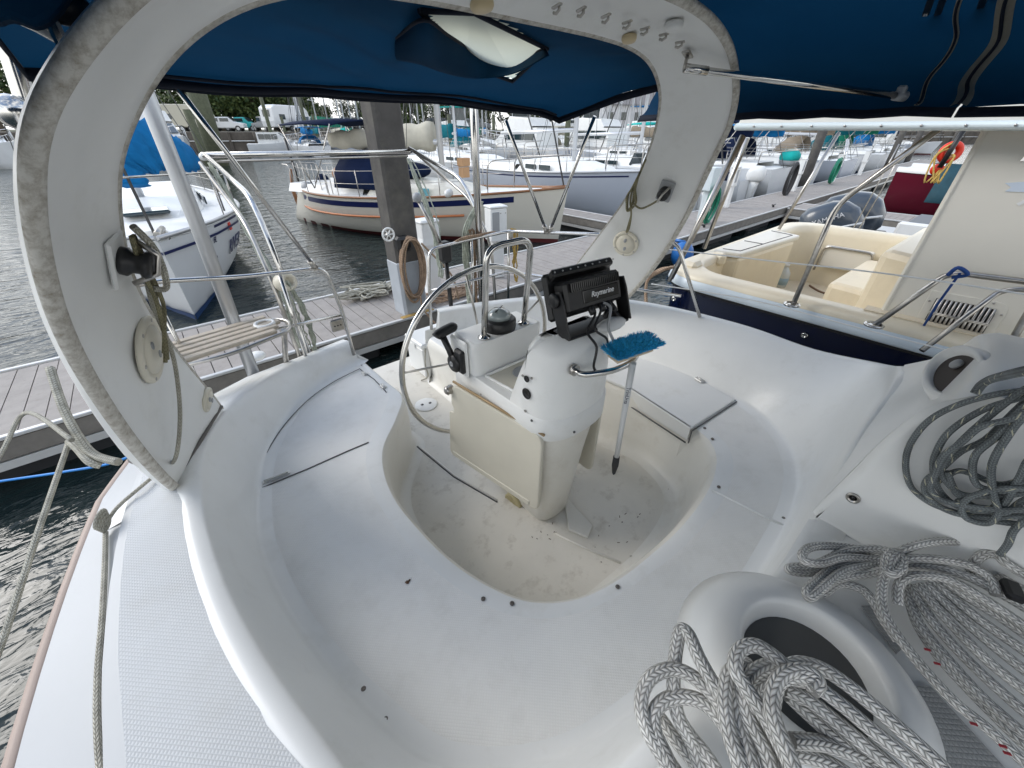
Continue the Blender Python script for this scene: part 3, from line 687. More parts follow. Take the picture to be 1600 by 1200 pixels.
# non-skid strips moulded beside the bin
for pts in (((1345, 948), (1375, 945), (1412, 1012), (1400, 1022)), ((1412, 1075), (1452, 1072), (1600, 1235), (1500, 1235))):
    P = [PZ(u, v, LED+.004) for u, v in pts]; m = MB(); m.prism(P, (0, 0, .003)); m.build('nonskid_strip', MATS.get('nonskid_strip') or nonskid('nonskid_strip', (.42, .42, .41), 120, .12), boat)
# pod to port: side panel (faces us), ridge, and the sweep down to the port coaming
px = .10
ridge = catmull([Vector((px, -.03, 1.455)), Vector((px+.0, -.05, 1.62)), Vector((px, -.075, 1.80)), Vector((px+.02, -.12, 1.90)), Vector((px+.05, -.22, 1.95)), Vector((px+.05, -.5, 1.97)), Vector((px+.05, -.9, 1.98))], 6)
m = MB(); m.loft([[Vector((px, min(p.y, -.03), LED-.02)) for p in ridge], [Vector((px-.0, p.y-.0, LED+(p.z-LED)*.5)) for p in ridge], [Vector((p.x, p.y-.004, p.z-.004)) for p in ridge], [Vector((p.x+.003, p.y+.004, p.z+.001)) for p in ridge], [Vector((p.x+.013, p.y+.013, p.z+.002)) for p in ridge]])
pod = m.build('companionway_pod', GEL, boat)
# aft face: ruled from the ridge out to the trunk's outer profile
prof = catmull([Vector((px+.012, -.022, 1.455)), Vector((px+.012, -.042, 1.62)), Vector((px+.012, -.067, 1.80)), Vector((px+.032, -.112, 1.90))], 8)
rows = []
xs2 = [.112, .2, .35, .55, .75, .95, 1.1, 1.22, 1.36, 1.5, 1.6]
ztop = [1.92, 1.93, 1.92, 1.90, 1.86, 1.76, 1.71, 1.62, 1.48, 1.37, 1.30]
zb = [1.45, 1.46, 1.49, 1.53, 1.56, 1.585, 1.58, 1.52, 1.42, 1.34, 1.29]
for x, zt, z0 in zip(xs2, ztop, zb):
    col = []
    k = max(0, min(1, (x-.11)/.5))
    for j in range(13):
        t = j/12; z = z0+(zt-z0)*t
        hollow = .055*math.sin(math.pi*t)*(k**.5)*max(0, 1-max(0, x-1.1)/.5)
        y = -.02-.10*t*t-hollow*.8
        col.append(Vector((x, y, z)))
    e = .03*min(1, (zt-z0)/.3)
    if x < .12: col = [prof[min(24, int(round(j*2)))] + Vector((-.001, .006, .0)) for j in range(13)]
    col += [Vector((x, -.13-.0, zt+e*.5)), Vector((x, -.16, zt+e)), Vector((x, -.30, zt+e*1.1)), Vector((x, -1.2, zt+e*1.3))]
    rows.append(col)
m = MB(); m.loft(rows); m.build('cabin_end', GEL, boat)
# trunk side out to the port deck
m = MB(); m.loft([[Vector((1.6, y, 1.30)), Vector((1.78, y, 1.26))] for y in (-1.5, .3)]); m.build('port_side_deck', NSKD, boat)
# recessed pocket with a winch-handle in it
pc = PY(1500, 590, -.118)
nrm = Vector((-.25, .86, .5)).normalized()
M3 = disc_M(nrm, Vector((1, 0, -.1)))
m = MB(); m.lathe(pc+nrm*.012, [(.14, -.012), (.125, .012), (.105, .018), (.09, .008), (.085, -.01)], 40, M3, ex=1, ey=.52); ps = m.build('pocket_rim', GEL, boat)
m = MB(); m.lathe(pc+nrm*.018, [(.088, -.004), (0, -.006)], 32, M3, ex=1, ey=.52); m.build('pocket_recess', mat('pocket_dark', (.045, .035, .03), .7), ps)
m = MB(); m.lathe(pc+M3 @ Vector((.03, -.012, .02)), [(.013, -.004), (.014, .004), (.011, .007), (0, .008)], 16, M3); m.build('pocket_fitting', GREYPL, ps)
# drain in the panel
d = PX(1333, 778, px-.001)
M3 = disc_M(Vector((-1, 0, 0)), Vector((0, 1, 0)))
m = MB(); m.lathe(d, [(.016, 0), (.015, .004), (.010, .004), (.009, .001), (0, .0008)], 20, M3); dr = m.build('drain', STEELD, pod)
m = MB(); m.lathe(d+Vector((-.0005, 0, 0)), [(.0085, .001), (0, .0015)], 16, M3); m.build('drain_hole', BLACKG, dr)
# ---------------------------------------------------------------- steering console
def cons_sec(z, xc, hw, yf, ya, n=14, sq=2.6):
    out = []
    for i in range(n+1):                                    # rounded forward end, from starboard round to port
        a = math.pi*(1-i/n); ca, sa = math.cos(a), math.sin(a)
        out.append(Vector((xc+hw*math.copysign(abs(ca)**(2/sq), ca), yf+(hw*.75)*(1-abs(sa)**(2/sq)), z)))
    return out+[Vector((xc+hw, ya, z)), Vector((xc, ya+.01, z)), Vector((xc-hw, ya, z))]
m = MB()
cs = [(.551, .08, .105, .93, 1.28), (.57, .08, .118, .908, 1.30), (.80, .085, .14, .888, 1.36), (1.05, .095, .172, .868, 1.43), (1.235, .105, .20, .85, 1.50), (1.25, .105, .20, .85, 1.50)]
m.loft([cons_sec(*c) for c in cs], closed=True); cons = m.build('steering_console', WELL, boat)
m = MB()
hs = [(1.225, .11, .222, .832, 1.52), (1.238, .11, .236, .822, 1.54), (1.35, .11, .236, .822, 1.55), (1.358, .11, .230, .828, 1.545)]
m.loft([cons_sec(*c) for c in hs], closed=True); m.add(cons_sec(*hs[-1]), [tuple(range(18))]); hous = m.build('console_housing', GELS, cons)
# forward pod with its raked back
def pod_sec(z, hw, yf, yb, xc=.105):
    s_ = cons_sec(z, xc, hw, yf, yb); return s_
m = MB(); m.loft([pod_sec(*c) for c in ((1.352, .226, .826, 1.10), (1.45, .228, .826, 1.065), (1.56, .225, .832, 1.025), (1.635, .215, .842, .998), (1.675, .198, .856, .978), (1.70, .165, .882, .962), (1.710, .12, .91, .95))], closed=True)
m.add(pod_sec(1.710, .12, .91, .95), [tuple(range(18))]); m.build('console_pod', GEL, cons)
m = MB(); m.box((.105, 1.012, 1.585), (.36, .012, .13), M=Matrix.Rotation(rad(-18), 3, 'X'), bev=.01); m.build('console_visor', GREYPL, cons)
# after pod, compass and guard
m = MB(); m.loft([[Vector((.105+x*k, y, z)) for x, y in ((-.225, 1.37), (-.19, 1.355), (.19, 1.355), (.225, 1.37), (.225, 1.55), (-.225, 1.55))] for k, z in ((1, 1.352), (1, 1.50), (.985, 1.525), (.93, 1.536))], closed=True)
m.add([Vector((.105+x*.93, y, 1.536)) for x, y in ((-.225, 1.37), (-.19, 1.355), (.19, 1.355), (.225, 1.37), (.225, 1.55), (-.225, 1.55))], [tuple(range(6))]); ap = m.build('compass_pod', GEL, cons)
m = MB(); m.lathe((.10, 1.44, 1.536), [(.085, 0), (.088, .02), (.088, .05), (.078, .06), (.066, .062)], 32); cp = m.build('compass', BLACK, cons)
m = MB(); m.lathe((.10, 1.44, 1.536), [(.066, .060), (.056, .085), (.035, .102), (0, .108)], 28); m.build('compass_dome', mat('compass_glass', (.30, .34, .34), .06, coat=1), cp)
m = MB(); m.tube([(.06, 1.42, 1.64), (.14, 1.46, 1.642)], .0025, 6); m.build('compass_needle', BLACK, cp)
g = rounded([(-.03, 1.40, 1.53), (-.03, 1.37, 1.80), (-.03, 1.355, 1.98), (.235, 1.355, 1.98), (.235, 1.37, 1.80), (.235, 1.40, 1.53)], .13, 10)
m = MB(); m.tube(g, .0155, 14); m.build('guard_rail', STEEL, cons)
for x in (-.03, .235):
    m = MB(); m.lathe((x, 1.40, 1.536), [(.032, 0), (.032, .006), (.02, .01), (.018, .018)], 20); m.build('rail_flange', STEEL, cons)
# recessed tray with a cup holder
tr = [Vector((x, y, 1.361)) for x, y in ((-.08, 1.33), (.29, 1.33), (.29, 1.10), (.20, 1.06), (.0, 1.06), (-.06, 1.12))]
m = MB(); m.prism(tr, (0, 0, .002)); m.build('console_tray', CREAMP, cons)
m = MB(); m.tube([p+Vector((0, 0, .004)) for p in rounded(tr+[tr[0]], .03)], .008, 6); m.build('tray_lip', GELS, cons)
m = MB(); m.lathe((.10, 1.235, 1.362), [(.058, .003), (.05, .004), (.046, .001), (.044, .0005)], 28, ex=1.2); m.build('cup_holder', GREYPL, cons)
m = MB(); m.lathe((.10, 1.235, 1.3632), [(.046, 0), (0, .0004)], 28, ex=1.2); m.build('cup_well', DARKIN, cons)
m = MB(); m.box((.165, 1.15, 1.375), (.05, .035, .03), rz=.5, bev=.005); m.build('cup_clip', BLACK, cons)
# table leaves folded down on either side
def leaf(sg):
    A, B, C, D = Vector((-.095, .885, 1.268)), Vector((-.095, .887, .765)), Vector((-.175, 1.588, .717)), Vector((-.165, 1.50, 1.278))
    nch = [D.lerp(C, .24), D.lerp(C, .27).lerp(B, .035), D.lerp(C, .34).lerp(B, .03), D.lerp(C, .37).lerp(B, -.02)]
    P = rounded([A.lerp(D, .5), A, B, C, nch[3], nch[2], nch[1], nch[0], D, A.lerp(D, .5)], .055, 6)
    P = P[:-1]
    if sg > 0: P = [Vector((.21-p.x, p.y, p.z)) for p in P]
    m = MB(); m.prism(P, (-.02*(-sg) if sg > 0 else -.02, 0, 0)); o = m.build('table_leaf', CREAMP, cons, bevel=.006)
    m = MB(); q = [A+Vector((-.006, 0, .008)), D+Vector((-.006, 0, .008))]
    if sg > 0: q = [Vector((.21-p.x, p.y, p.z)) for p in q]
    m.tube(q, .007, 8); m.build('leaf_hinge', mat('aged_hinge', (.34, .24, .13), .5, .3) if sg < 0 else MATS['aged_hinge'], o)
    m = MB(); q = [B.lerp(C, .08)+Vector((-.018, 0, .03)), B.lerp(C, .95)+Vector((-.018, 0, .03))]
    if sg < 0: m.box((q[0]+q[1])/2, ((q[1]-q[0]).length, .012, .03), M=Matrix(((q[1]-q[0]).normalized(), Vector((1, .11, 0)).normalized(), Vector((0, 0, 1)))).transposed(), bev=.003); m.build('leaf_batten', CREAMP, o)
leaf(-1); leaf(1)
# clear round port low on the starboard side
M3 = disc_M(Vector((-1, -.12, -.05)), Vector((0, 1, 0)))
p = PX(801, 785, -.055)
m = MB(); m.lathe(p, [(.062, -.03), (.062, .0), (.054, .008), (.05, .004)], 28, M3); pr_ = m.build('round_port', mat('yellowed_plastic', (.46, .40, .22), .3), cons)
m = MB()
for q in range(8):
    a = q*math.pi/4+.2; m.box(p+M3 @ Vector((math.cos(a)*.028, math.sin(a)*.028, .004)), (.046, .008, .006), M=M3 @ Matrix.Rotation(a, 3, 'Z'))
m.build('port_ribs', MATS['yellowed_plastic'], pr_)
m = MB(); m.lathe(p, [(.05, .001), (0, .002)], 24, M3); m.build('port_lens', mat('amber_lens', (.30, .25, .12), .2), pr_)
# foot bracket on the sole
m = MB(); m.prism([(.16, .93, .553), (.21, .97, .553), (.17, .73, .553), (.09, .70, .553), (.05, .80, .553)], (0, 0, .016)); m.build('console_foot', WELL, cons, bevel=.005)
# gauge sockets left empty on the pod's starboard cheek
M3 = disc_M(Vector((-1, 0, 0)), Vector((0, 1, 0)))
ck = []
for (u, v, r, mt, nm) in ((823, 615, .026, BLACKG, 'gauge_socket'), (823, 592, .015, BLACKG, 'gauge_socket'), (817, 587, .006, STEELD, 'screw'), (831, 591, .006, STEELD, 'screw'), (821, 642, .007, STEELD, 'screw'), (831, 657, .006, DKGREY, 'screw'), (752, 616, .005, STEELD, 'screw')):
    p = PX(u, v, -.124)
    m = MB(); m.lathe(p, [(r, 0), (r, .003), (r*.86, .004), (r*.8, .0035), (0, .0035)], 20, M3); m.build(nm, mt, cons)
p = PZ(879, 661, 1.27); q = Vector((.03, .826, 1.262))
m = MB(); m.lathe(q, [(.006, 0), (.006, .004), (0, .004)], 8, disc_M(Vector((-.3, -1, 0)), Vector((1, 0, 0)))); m.build('screw', DKGREY, cons)
# throttle
M3 = disc_M(Vector((-1, 0, 0)), Vector((0, 0, 1)))
m = MB(); m.box((-.135, 1.47, 1.44), (.02, .14, .20), bev=.01); m.build('throttle_plate', GELS, cons)
m = MB(); m.lathe((-.143, 1.475, 1.41), [(.05, 0), (.05, .03), (.042, .04), (0, .042)], 24, M3); m.box((-.155, 1.44, 1.43), (.03, .07, .13), bev=.01); th = m.build('throttle', BLACK, cons)
m = MB(); m.lathe((-.184, 1.475, 1.41), [(.014, 0), (.014, .004), (.006, .005), (.006, .002), (0, .002)], 16, M3); m.build('throttle_cap', GREYPL, th)
m = MB(); m.tube([(-.165, 1.475, 1.41), (-.175, 1.505, 1.48), (-.185, 1.535, 1.545)], [.019, .016, .017], 10); m.build('throttle_lever', BLACK, th)
m = MB(); m.tube(catmull([(-.225, 1.53, 1.552), (-.21, 1.533, 1.56), (-.165, 1.54, 1.565), (-.12, 1.547, 1.567), (-.105, 1.55, 1.56)], 4), [.012]+[.024]*3+[.026]*10+[.024]*2+[.012], 12); m.build('throttle_knob', BLACK, th)
# wheel
WC = Vector((.10, 1.60, 1.305)); WR = .507
m = MB(); m.tube(arc(WC, WR, 0, 2*math.pi, 96)[:-1], .0145, 12, closed=True); wh = m.build('steering_wheel', STEEL, boat)
for k in range(5):
    a = rad(18+72*k+9); m = MB(); m.tube([WC+Vector((math.cos(a)*.03, -.012, math.sin(a)*.03)), WC+Vector((math.cos(a)*WR*.55, -.012, math.sin(a)*WR*.55)), WC+Vector((math.cos(a)*WR, 0, math.sin(a)*WR))], .0062, 8); m.build('spoke', STEELD, wh)
m = MB(); m.tube([WC+Vector((0, -.06, 0)), WC+Vector((0, .03, 0))], .036, 18); m.tube([WC+Vector((0, .03, 0)), WC+Vector((0, .055, 0))], .022, 14); m.build('wheel_hub', STEEL, wh)
p = PX(707, 607, -.17)
m = MB(); m.lathe(p, [(.024, 0), (.028, .012), (.022, .03), (.026, .036), (.014, .046), (0, .046)], 16, M3); m.build('wheel_brake', STEELD, cons)
# grab rail round the forward end of the pod
g = catmull([(-.005, .835, 1.60), (-.005, .79, 1.60), (.05, .755, 1.60), (.12, .728, 1.60), (.22, .722, 1.60), (.30, .75, 1.60), (.335, .80, 1.60), (.335, .86, 1.60)], 5)
m = MB(); m.tube(g, .0125, 12); m.build('grab_rail', STEEL, cons)
for q in (Vector((-.005, .832, 1.60)), Vector((.333, .86, 1.60))):
    m = MB(); m.tube([q+Vector((0, .01, 0)), q+Vector((0, -.008, 0))], .024, 16); m.build('rail_flange', STEELD, cons)
# ---------------------------------------------------------------- chart plotter on its bracket
ROT = Matrix.Rotation(rad(-6), 3, 'Z') @ Matrix.Rotation(rad(-20), 3, 'X')
pc = Vector((.188, .955, 1.845))
def pl(x, y, z): return pc+ROT @ Vector((x, y, z))
m = MB(); m.box(pc, (.31, .075, .125), M=ROT, bev=.012); plo = m.build('chart_plotter', BLACK, cons)
m = MB(); m.box(pl(0, .052, .008), (.375, .03, .19), M=ROT, bev=.012); m.build('plotter_face', BLACK, plo)
m = MB(); m.box(pl(0, .03, .09), (.33, .06, .035), M=ROT @ Matrix.Rotation(rad(-30), 3, 'X'), bev=.008); m.build('plotter_hood', BLACK, plo)
m = MB()
for k in range(26): m.box(pl(-.13+k*.0104, -.038, .036), (.0045, .022, .034), M=ROT)
m.build('heat_sink', BLACKG, plo)
m = MB(); m.box(pl(.03, -.0385, -.012), (.20, .006, .05), M=ROT, bev=.002); m.build('maker_plate', BLACKG, plo)
M4 = Matrix.Translation(pl(.035, -.0425, -.01)) @ (ROT @ Matrix(((1, 0, 0), (0, 0, -1), (0, 1, 0)))).to_4x4()
text_mesh('maker_lettering', 'Raymarine', mat('white_print', (.75, .75, .75), .5), plo, M4, .030, shear=.25, bold=.0004)
for k in range(9): 
    m = MB(); m.lathe(pl(-.16+k*.04, -.0, .092+.012), [(.0035, 0), (.0035, .003), (0, .003)], 8, disc_M(Vector((0, -.8, .6)), Vector((1, 0, 0)))); m.build('screw', GREYPL, plo)
for sg in (-1, 1):
    m = MB(); m.prism([pl(sg*.172, y, z) for y, z in ((-.035, .03), (.02, .03), (.03, -.01), (.015, -.15), (-.05, -.155), (-.045, -.02))], ROT @ Vector((sg*.008, 0, 0))); m.build('plotter_bracket', BLACK, plo, bevel=.003)
    m = MB(); m.lathe(pl(sg*.178, 0, .0), [(.03, 0), (.03, .012), (.024, .018), (.01, .02), (0, .02)], 14, disc_M(ROT @ Vector((sg, 0, 0)), ROT @ Vector((0, 0, 1)))); m.build('bracket_knob', BLACK, plo)
m = MB(); m.box(Vector((.185, .915, 1.708)), (.35, .10, .014), rz=rad(-6), bev=.004); m.build('bracket_base', BLACK, plo)
for pts, r, mt in (([pl(-.02, -.03, -.055), pl(-.03, -.05, -.09), (.10, .87, 1.72), (.09, .81, 1.68), (.075, .80, 1.60), (.10, .79, 1.56)], .0055, BLACK), ([pl(.04, -.03, -.055), pl(.05, -.06, -.08), (.18, .83, 1.73), (.19, .80, 1.67), (.185, .81, 1.62)], .006, GREYPL), ([pl(.02, -.03, -.055), pl(.0, -.055, -.08), (.12, .85, 1.735), (.16, .815, 1.69), (.16, .80, 1.63)], .005, BLACK),
                   ([pl(.09, -.02, -.06), pl(.1, -.04, -.1), (.26, .90, 1.76), (.20, .87, 1.76)], .008, BLACK)):
    m = MB(); m.tube(catmull(pts, 6), r, 8); m.build('plotter_cable', mt, plo)
for x in (-.03, .03, .07):
    m = MB(); m.tube([pl(x, -.02, -.05), pl(x-.005, -.045, -.085)], .013, 10); m.build('cable_plug', BLACK, plo)
m = MB(); m.lathe((.345, .92, 1.705), [(.055, -.008), (.06, 0), (.055, .01), (.02, .014), (0, .014)], 24, disc_M(Vector((.8, -.3, .5)), Vector((0, 1, 0)))); m.build('instrument_cap', BLACK, cons)
m = MB(); m.ball((.25, .865, 1.71), .045, 14, (2.0, .9, .55)); m.build('pod_fairing', GELS, cons)
# ---------------------------------------------------------------- deck brush standing in the grab rail
br = thing('deck_brush', "blue bristled deck brush, white pole hanging in the console's grab rail", 'brush', (.2, .72, .95))
a, b_ = Vector((.225, .700, .955)), Vector((.205, .705, 1.61))
m = MB(); m.tube([a+(b_-a)*.1, a+(b_-a)*.55, b_], [.0115, .0125, .0145], 14); m.build('pole', mat('white_enamel_pole', (.62, .63, .63), .35, var=.06), br)
m = MB(); m.tube([a, a+(b_-a)*.02, a+(b_-a)*.1, a+(b_-a)*.19], [.003, .009, .0165, .0155], 12); m.build('pole_tip', RUBBER, br)
text_mesh('pole_lettering', 'TrimUrza', mat('navy_print', (.02, .03, .06), .5), br, frame(a+(b_-a)*.76+Vector((-.012, -.0065, 0)), (b_-a)*-1, (.5, -.85, 0)), .022)
h0, h1 = Vector((.14, .765, 1.626)), Vector((.32, .712, 1.644)); dx = (h1-h0).normalized(); dy = Vector((-dx.y, dx.x, 0)); Mh = Matrix((dx, dy, dx.cross(dy))).transposed()
m = MB(); m.box((h0+h1)/2-Vector((0, 0, .0)), ((h1-h0).length, .075, .024), M=Mh, bev=.01); m.build('brush_block', mat('pale_wood_block', (.62, .50, .36), .6, var=.1), br)
m = MB(); rr = random.Random(3); hl = (h1-h0).length
for k in range(3000):
    t = rr.random(); s_ = rr.uniform(-1, 1); s_ = math.copysign(abs(s_)**.8, s_)
    e = abs(2*t-1)**6
    p = h0+dx*(t*hl)+dy*(s_*.034)+Vector((0, 0, .010))
    d = (Vector((0, 0, .85))+dy*s_*.7-Vector((0, .42, 0))+dx*((2*t-1)**3*.9)+Vector((rr.gauss(0, .16), rr.gauss(0, .16), 0))).normalized()
    L_ = .050*rr.uniform(.78, 1.05); w = .0015; sd_ = d.orthogonal().normalized()*w; s2 = d.cross(sd_)
    q = p+d*L_
    m.add([p-sd_, p+sd_, p+s2*1.2, q-sd_*.8, q+sd_*.8, q+s2*.9], [(0, 1, 4, 3), (1, 2, 5, 4), (2, 0, 3, 5), (3, 4, 5)])
m.build('bristles', mat('blue_bristle', (.04, .50, .85), .5, var=.5, vscale=90), br)
# ---------------------------------------------------------------- white cool box on the stern step
cl = thing('cool_box', 'white lidded cool box standing on the stern step behind the steering wheel', 'cool box', (.42, 2.8, .55))
m = MB(); m.box((.44, 2.82, .70), (.38, .30, .29), bev=.015); m.build('box_body', GELS, cl)
m = MB(); m.box((.44, 2.82, .868), (.395, .315, .05), bev=.012); m.build('box_lid', GEL, cl)
m = MB(); m.box((.247, 2.82, .835), (.012, .05, .05), bev=.004); m.build('box_latch', GELS, cl)
m = MB(); m.tube(catmull([(.27, 2.655, .86), (.245, 2.65, .72), (.25, 2.64, .60), (.20, 2.68, .557)], 5), .006, 6); m.build('box_lanyard', RBEIGE, cl)
# ---------------------------------------------------------------- stern rails, perch seat, davits, lifelines (all fixed to our boat)
def rail(pts, r=.0125, name='stern_rail', mt=None, par=None, rd=.08):
    m = MB(); m.tube(rounded(pts, rd, 6), r, 10); return m.build(name, mt or STEEL, par or boat)
rail([(-1.44, 2.14, 1.12), (-1.45, 2.20, 1.62), (-1.36, 2.52, 1.77), (-1.2, 2.60, 1.77), (-.8, 2.61, 1.71), (-.36, 2.61, 1.675), (-.325, 2.61, 1.36), (-.32, 2.62, 1.03)])
rail([(-1.36, 2.50, 1.37), (-.9, 2.62, 1.37), (-.32, 2.62, 1.345)], .011)
rail([(-.62, 2.61, 1.69), (-.63, 2.62, 1.03)], .011); rail([(-1.2, 2.60, 1.77), (-1.21, 2.55, 1.1)], .011)
p = PY(527, 508, 2.60)
m = MB(); m.box(p, (.085, .018, .085), bev=.006); g_ = m.build('rail_bracket', STEELD, boat)
for q in (-.02, 0, .02):
    m = MB(); m.lathe(p+Vector((q, -.012, 0)), [(.005, 0), (.004, .003), (0, .003)], 8, disc_M(Vector((0, -1, 0)), Vector((1, 0, 0)))); m.build('bracket_hole', BLACK, g_)
rail([(.33, 2.62, 1.03), (.36, 2.63, 1.36), (.40, 2.64, 1.655), (.80, 2.65, 1.67), (1.15, 2.60, 1.69), (1.35, 1.85, 1.76), (1.52, 1.30, 1.78), (1.60, 1.05, 1.30)])
rail([(.35, 2.63, 1.345), (1.12, 2.58, 1.36), (1.38, 1.75, 1.40), (1.56, 1.2, 1.42)], .011)
for x, y in ((1.15, 2.6), (1.38, 1.75), (.80, 2.65)): rail([(x, y, 1.70), (x*.99, y, 1.05)], .011)
# slatted perch seat in the starboard corner
se = thing.__call__ if False else None
m = MB()
for k in range(5):
    y0 = 2.36+k*.062
    m.box((-1.02, y0+.03, 1.43), (.62-.05*abs(k-2), .048, .022), rz=rad(9), bev=.006)
st_ = m.build('perch_seat', mat('weathered_slats', (.46, .40, .32), .6, var=.15, vscale=14), boat); st_['kind'] = 'stuff'
del st_['kind']
rail([(-1.36, 2.34, 1.415), (-1.02, 2.31, 1.415), (-.69, 2.42, 1.415), (-.66, 2.56, 1.415), (-.72, 2.66, 1.415), (-1.30, 2.64, 1.415)], .012, 'seat_frame', STEELD)
p = PZ(412, 503, 1.45); m = MB(); m.lathe((p.x, p.y, 1.425), [(.055, 0), (.06, .01), (.055, .022), (.043, .022), (.04, .01), (.04, .0)], 28); m.build('cup_ring', GELS, boat)
rail([(-.72, 2.45, 1.41), (-.74, 2.60, 1.20), (-.76, 2.64, 1.04)], .016, 'seat_leg', STEELD)
p = PZ(402, 560, 1.06); m = MB(); m.lathe(p, [(.05, 0), (.06, .02), (.05, .035), (.0, .04)], 20); m.build('vent_cowl', GELS, boat)
# pole and struts
m = MB(); m.tube([(-.94, 2.75, 1.0), (-.90, 2.75, 2.0), (-.85, 2.75, 4.4)], .036, 14); m.build('radar_pole', ALU, boat)
for a, b_ in (((-.82, 2.22, 2.545), (-.42, 2.605, 1.69)), ((.79, 2.2, 2.45), (1.24, 2.25, 1.735)), ((1.20, 1.84, 2.47), (1.25, 2.22, 1.735))):
    a, b_ = Vector(a), Vector(b_); m = MB(); m.tube([a, b_], .0115, 10); q = m.build('bimini_strut', STEEL, boat)
    m = MB(); m.tube([b_+(a-b_)*.06, b_-(a-b_)*.01], .018, 8); m.box(b_, (.03, .03, .04), bev=.005); m.build('strut_end', STEELD, q)
rail([(.88, 2.66, 1.02), (.88, 2.66, 3.6)], .024, 'antenna_pole', STEEL)
rail([(.925, 2.68, 1.02), (.925, 2.68, 2.6)], .008, 'pole_stay', STEELD)
# davits: two bent tubes a side, joined by a bar over the water
for x in (-.60, 1.02):
    d = Vector((0, 0, 0)); k = 1 if x < 0 else -1
    rail([(x+.02*k, 2.76, 1.0), (x+.02*k, 2.78, 1.75), (x+.03*k, 3.0, 2.06), (x-.02*k, 3.95, 2.25)], .017, 'davit', STEEL, rd=.16)
    rail([(x-.05*k, 2.70, 1.0), (x-.05*k, 2.74, 1.58), (x-.04*k, 3.0, 1.90), (x-.07*k, 3.9, 2.20)], .013, 'davit', STEELD, rd=.16)
    m = MB(); m.ball((x-.03*k, 3.97, 2.235), .03, 10, (1, 1.2, .9)); m.build('davit_block', BLACK if x > 0 else GELS, boat)
rail([(-.64, 3.95, 2.245), (1.04, 3.95, 2.225)], .021, 'davit_bar', STEEL, rd=0)
rail([(-.60, 3.93, 2.205), (1.0, 3.93, 2.19)], .010, 'davit_bar', STEELD, rd=0)
m = MB(); m.lathe((-.585, 2.73, 1.60), [(.0, -.05), (.05, -.05), (.055, -.04), (.055, .04), (.05, .05), (.03, .052), (.028, .03), (0, .03)], 24, disc_M(Vector((.35, -.9, .25)), Vector((0, 0, 1)))); m.build('tackle_drum', PLATE, boat)
m = MB(); m.lathe((1.0, 3.25, 1.93), [(.0, -.04), (.028, -.03), (.032, 0), (.028, .03), (0, .04)], 18, disc_M(Vector((.9, .2, .2)), Vector((0, 0, 1)))); m.build('tackle_block', GELS, boat)
def hank(name, pts, n, r, mt, spread, label, cat='rope', grp=None, par=None, seed=1):
    rr = random.Random(seed); m = MB(); P = catmull(pts, 7); N_ = len(P)
    for k in range(n):
        ox, oy = rr.uniform(-1, 1)*spread, rr.uniform(-1, 1)*spread; ph = rr.uniform(0, 6); fr = rr.uniform(5, 10)
        m.tube([p+Vector((ox*math.sin(math.pi*(.12+.88*i/(N_-1)))+.006*math.sin(fr*i/N_*6+ph), oy+.006*math.cos(fr*i/N_*5+ph), 0)) for i, p in enumerate(P)], r, 6)
    o = m.build(name, mt, par)
    if par is None: tag(o, label, cat, grp)
    return o
hank('davit_tackle', [(-.62, 3.88, 2.2), (-.60, 3.35, 1.80), (-.60, 2.95, 1.45), (-.61, 2.85, 1.10)], 6, .0055, RGREEN, .03, 'green and white tackle lines hanging from the starboard davit beside the perch seat', seed=3)
hank('davit_tackle', [(-.585, 2.70, 1.62), (-.55, 2.70, 1.4), (-.545, 2.70, 1.2), (-.55, 2.71, 1.06)], 7, .0055, RGREEN, .032, 'hank of green flecked rope hung over the drum on the stern rail', seed=5)
hank('davit_tackle', [(1.0, 3.92, 2.17), (.98, 3.62, 1.8), (.97, 3.5, 1.5), (.965, 3.48, 1.12)], 7, .0065, RGREEN, .04, 'green and white tackle lines hanging beside the tall grey piling', seed=7)
hank('davit_tackle', [(.97, 2.74, 1.92), (.80, 2.71, 1.72), (.78, 2.70, 1.4), (.78, 2.71, 1.1)], 9, .0065, RGREEN, .035, 'thick green hank hanging below the port davit behind the steering wheel', seed=9)
hank('tan_hank', [(.80, 2.69, 1.70), (.83, 2.66, 1.72), (.86, 2.70, 1.45), (.86, 2.70, 1.1)], 5, .0055, RTAN, .022, 'tan cords tied round the stern rail and hanging beside the green hank', seed=11)
hank('yellow_cord', [(1.17, 2.58, 1.71), (1.20, 2.57, 1.66), (1.19, 2.57, 1.4), (1.22, 2.58, 1.25)], 4, .006, RYEL, .02, 'yellow and orange cords hanging from the rail in front of the power pedestal', seed=13)
m = MB()
for k in range(7): m.tube(catmull([(.62+k*.03, 2.66+.02*(k % 2), 1.66), (.70+k*.03, 2.63, 1.695), (.80+k*.04, 2.66, 1.688), (.9+k*.03, 2.68, 1.66)], 5), .008, 6)
tag(m.build('tan_rope', RTAN), 'tan rope wrapped round the top of the stern rail behind the guard rail', 'rope')
# port lifelines and stanchion
for z0, z1 in ((1.70, 1.79), (1.44, 1.47)):
    m = MB(); m.tube(catmull([(1.57, 1.45, z0), (1.74, .8, z0+.02), (1.76, .0, z1-.01), (1.80, -1.6, z1+.02)], 8), .0042, 6); m.build('lifeline', GELS, boat)
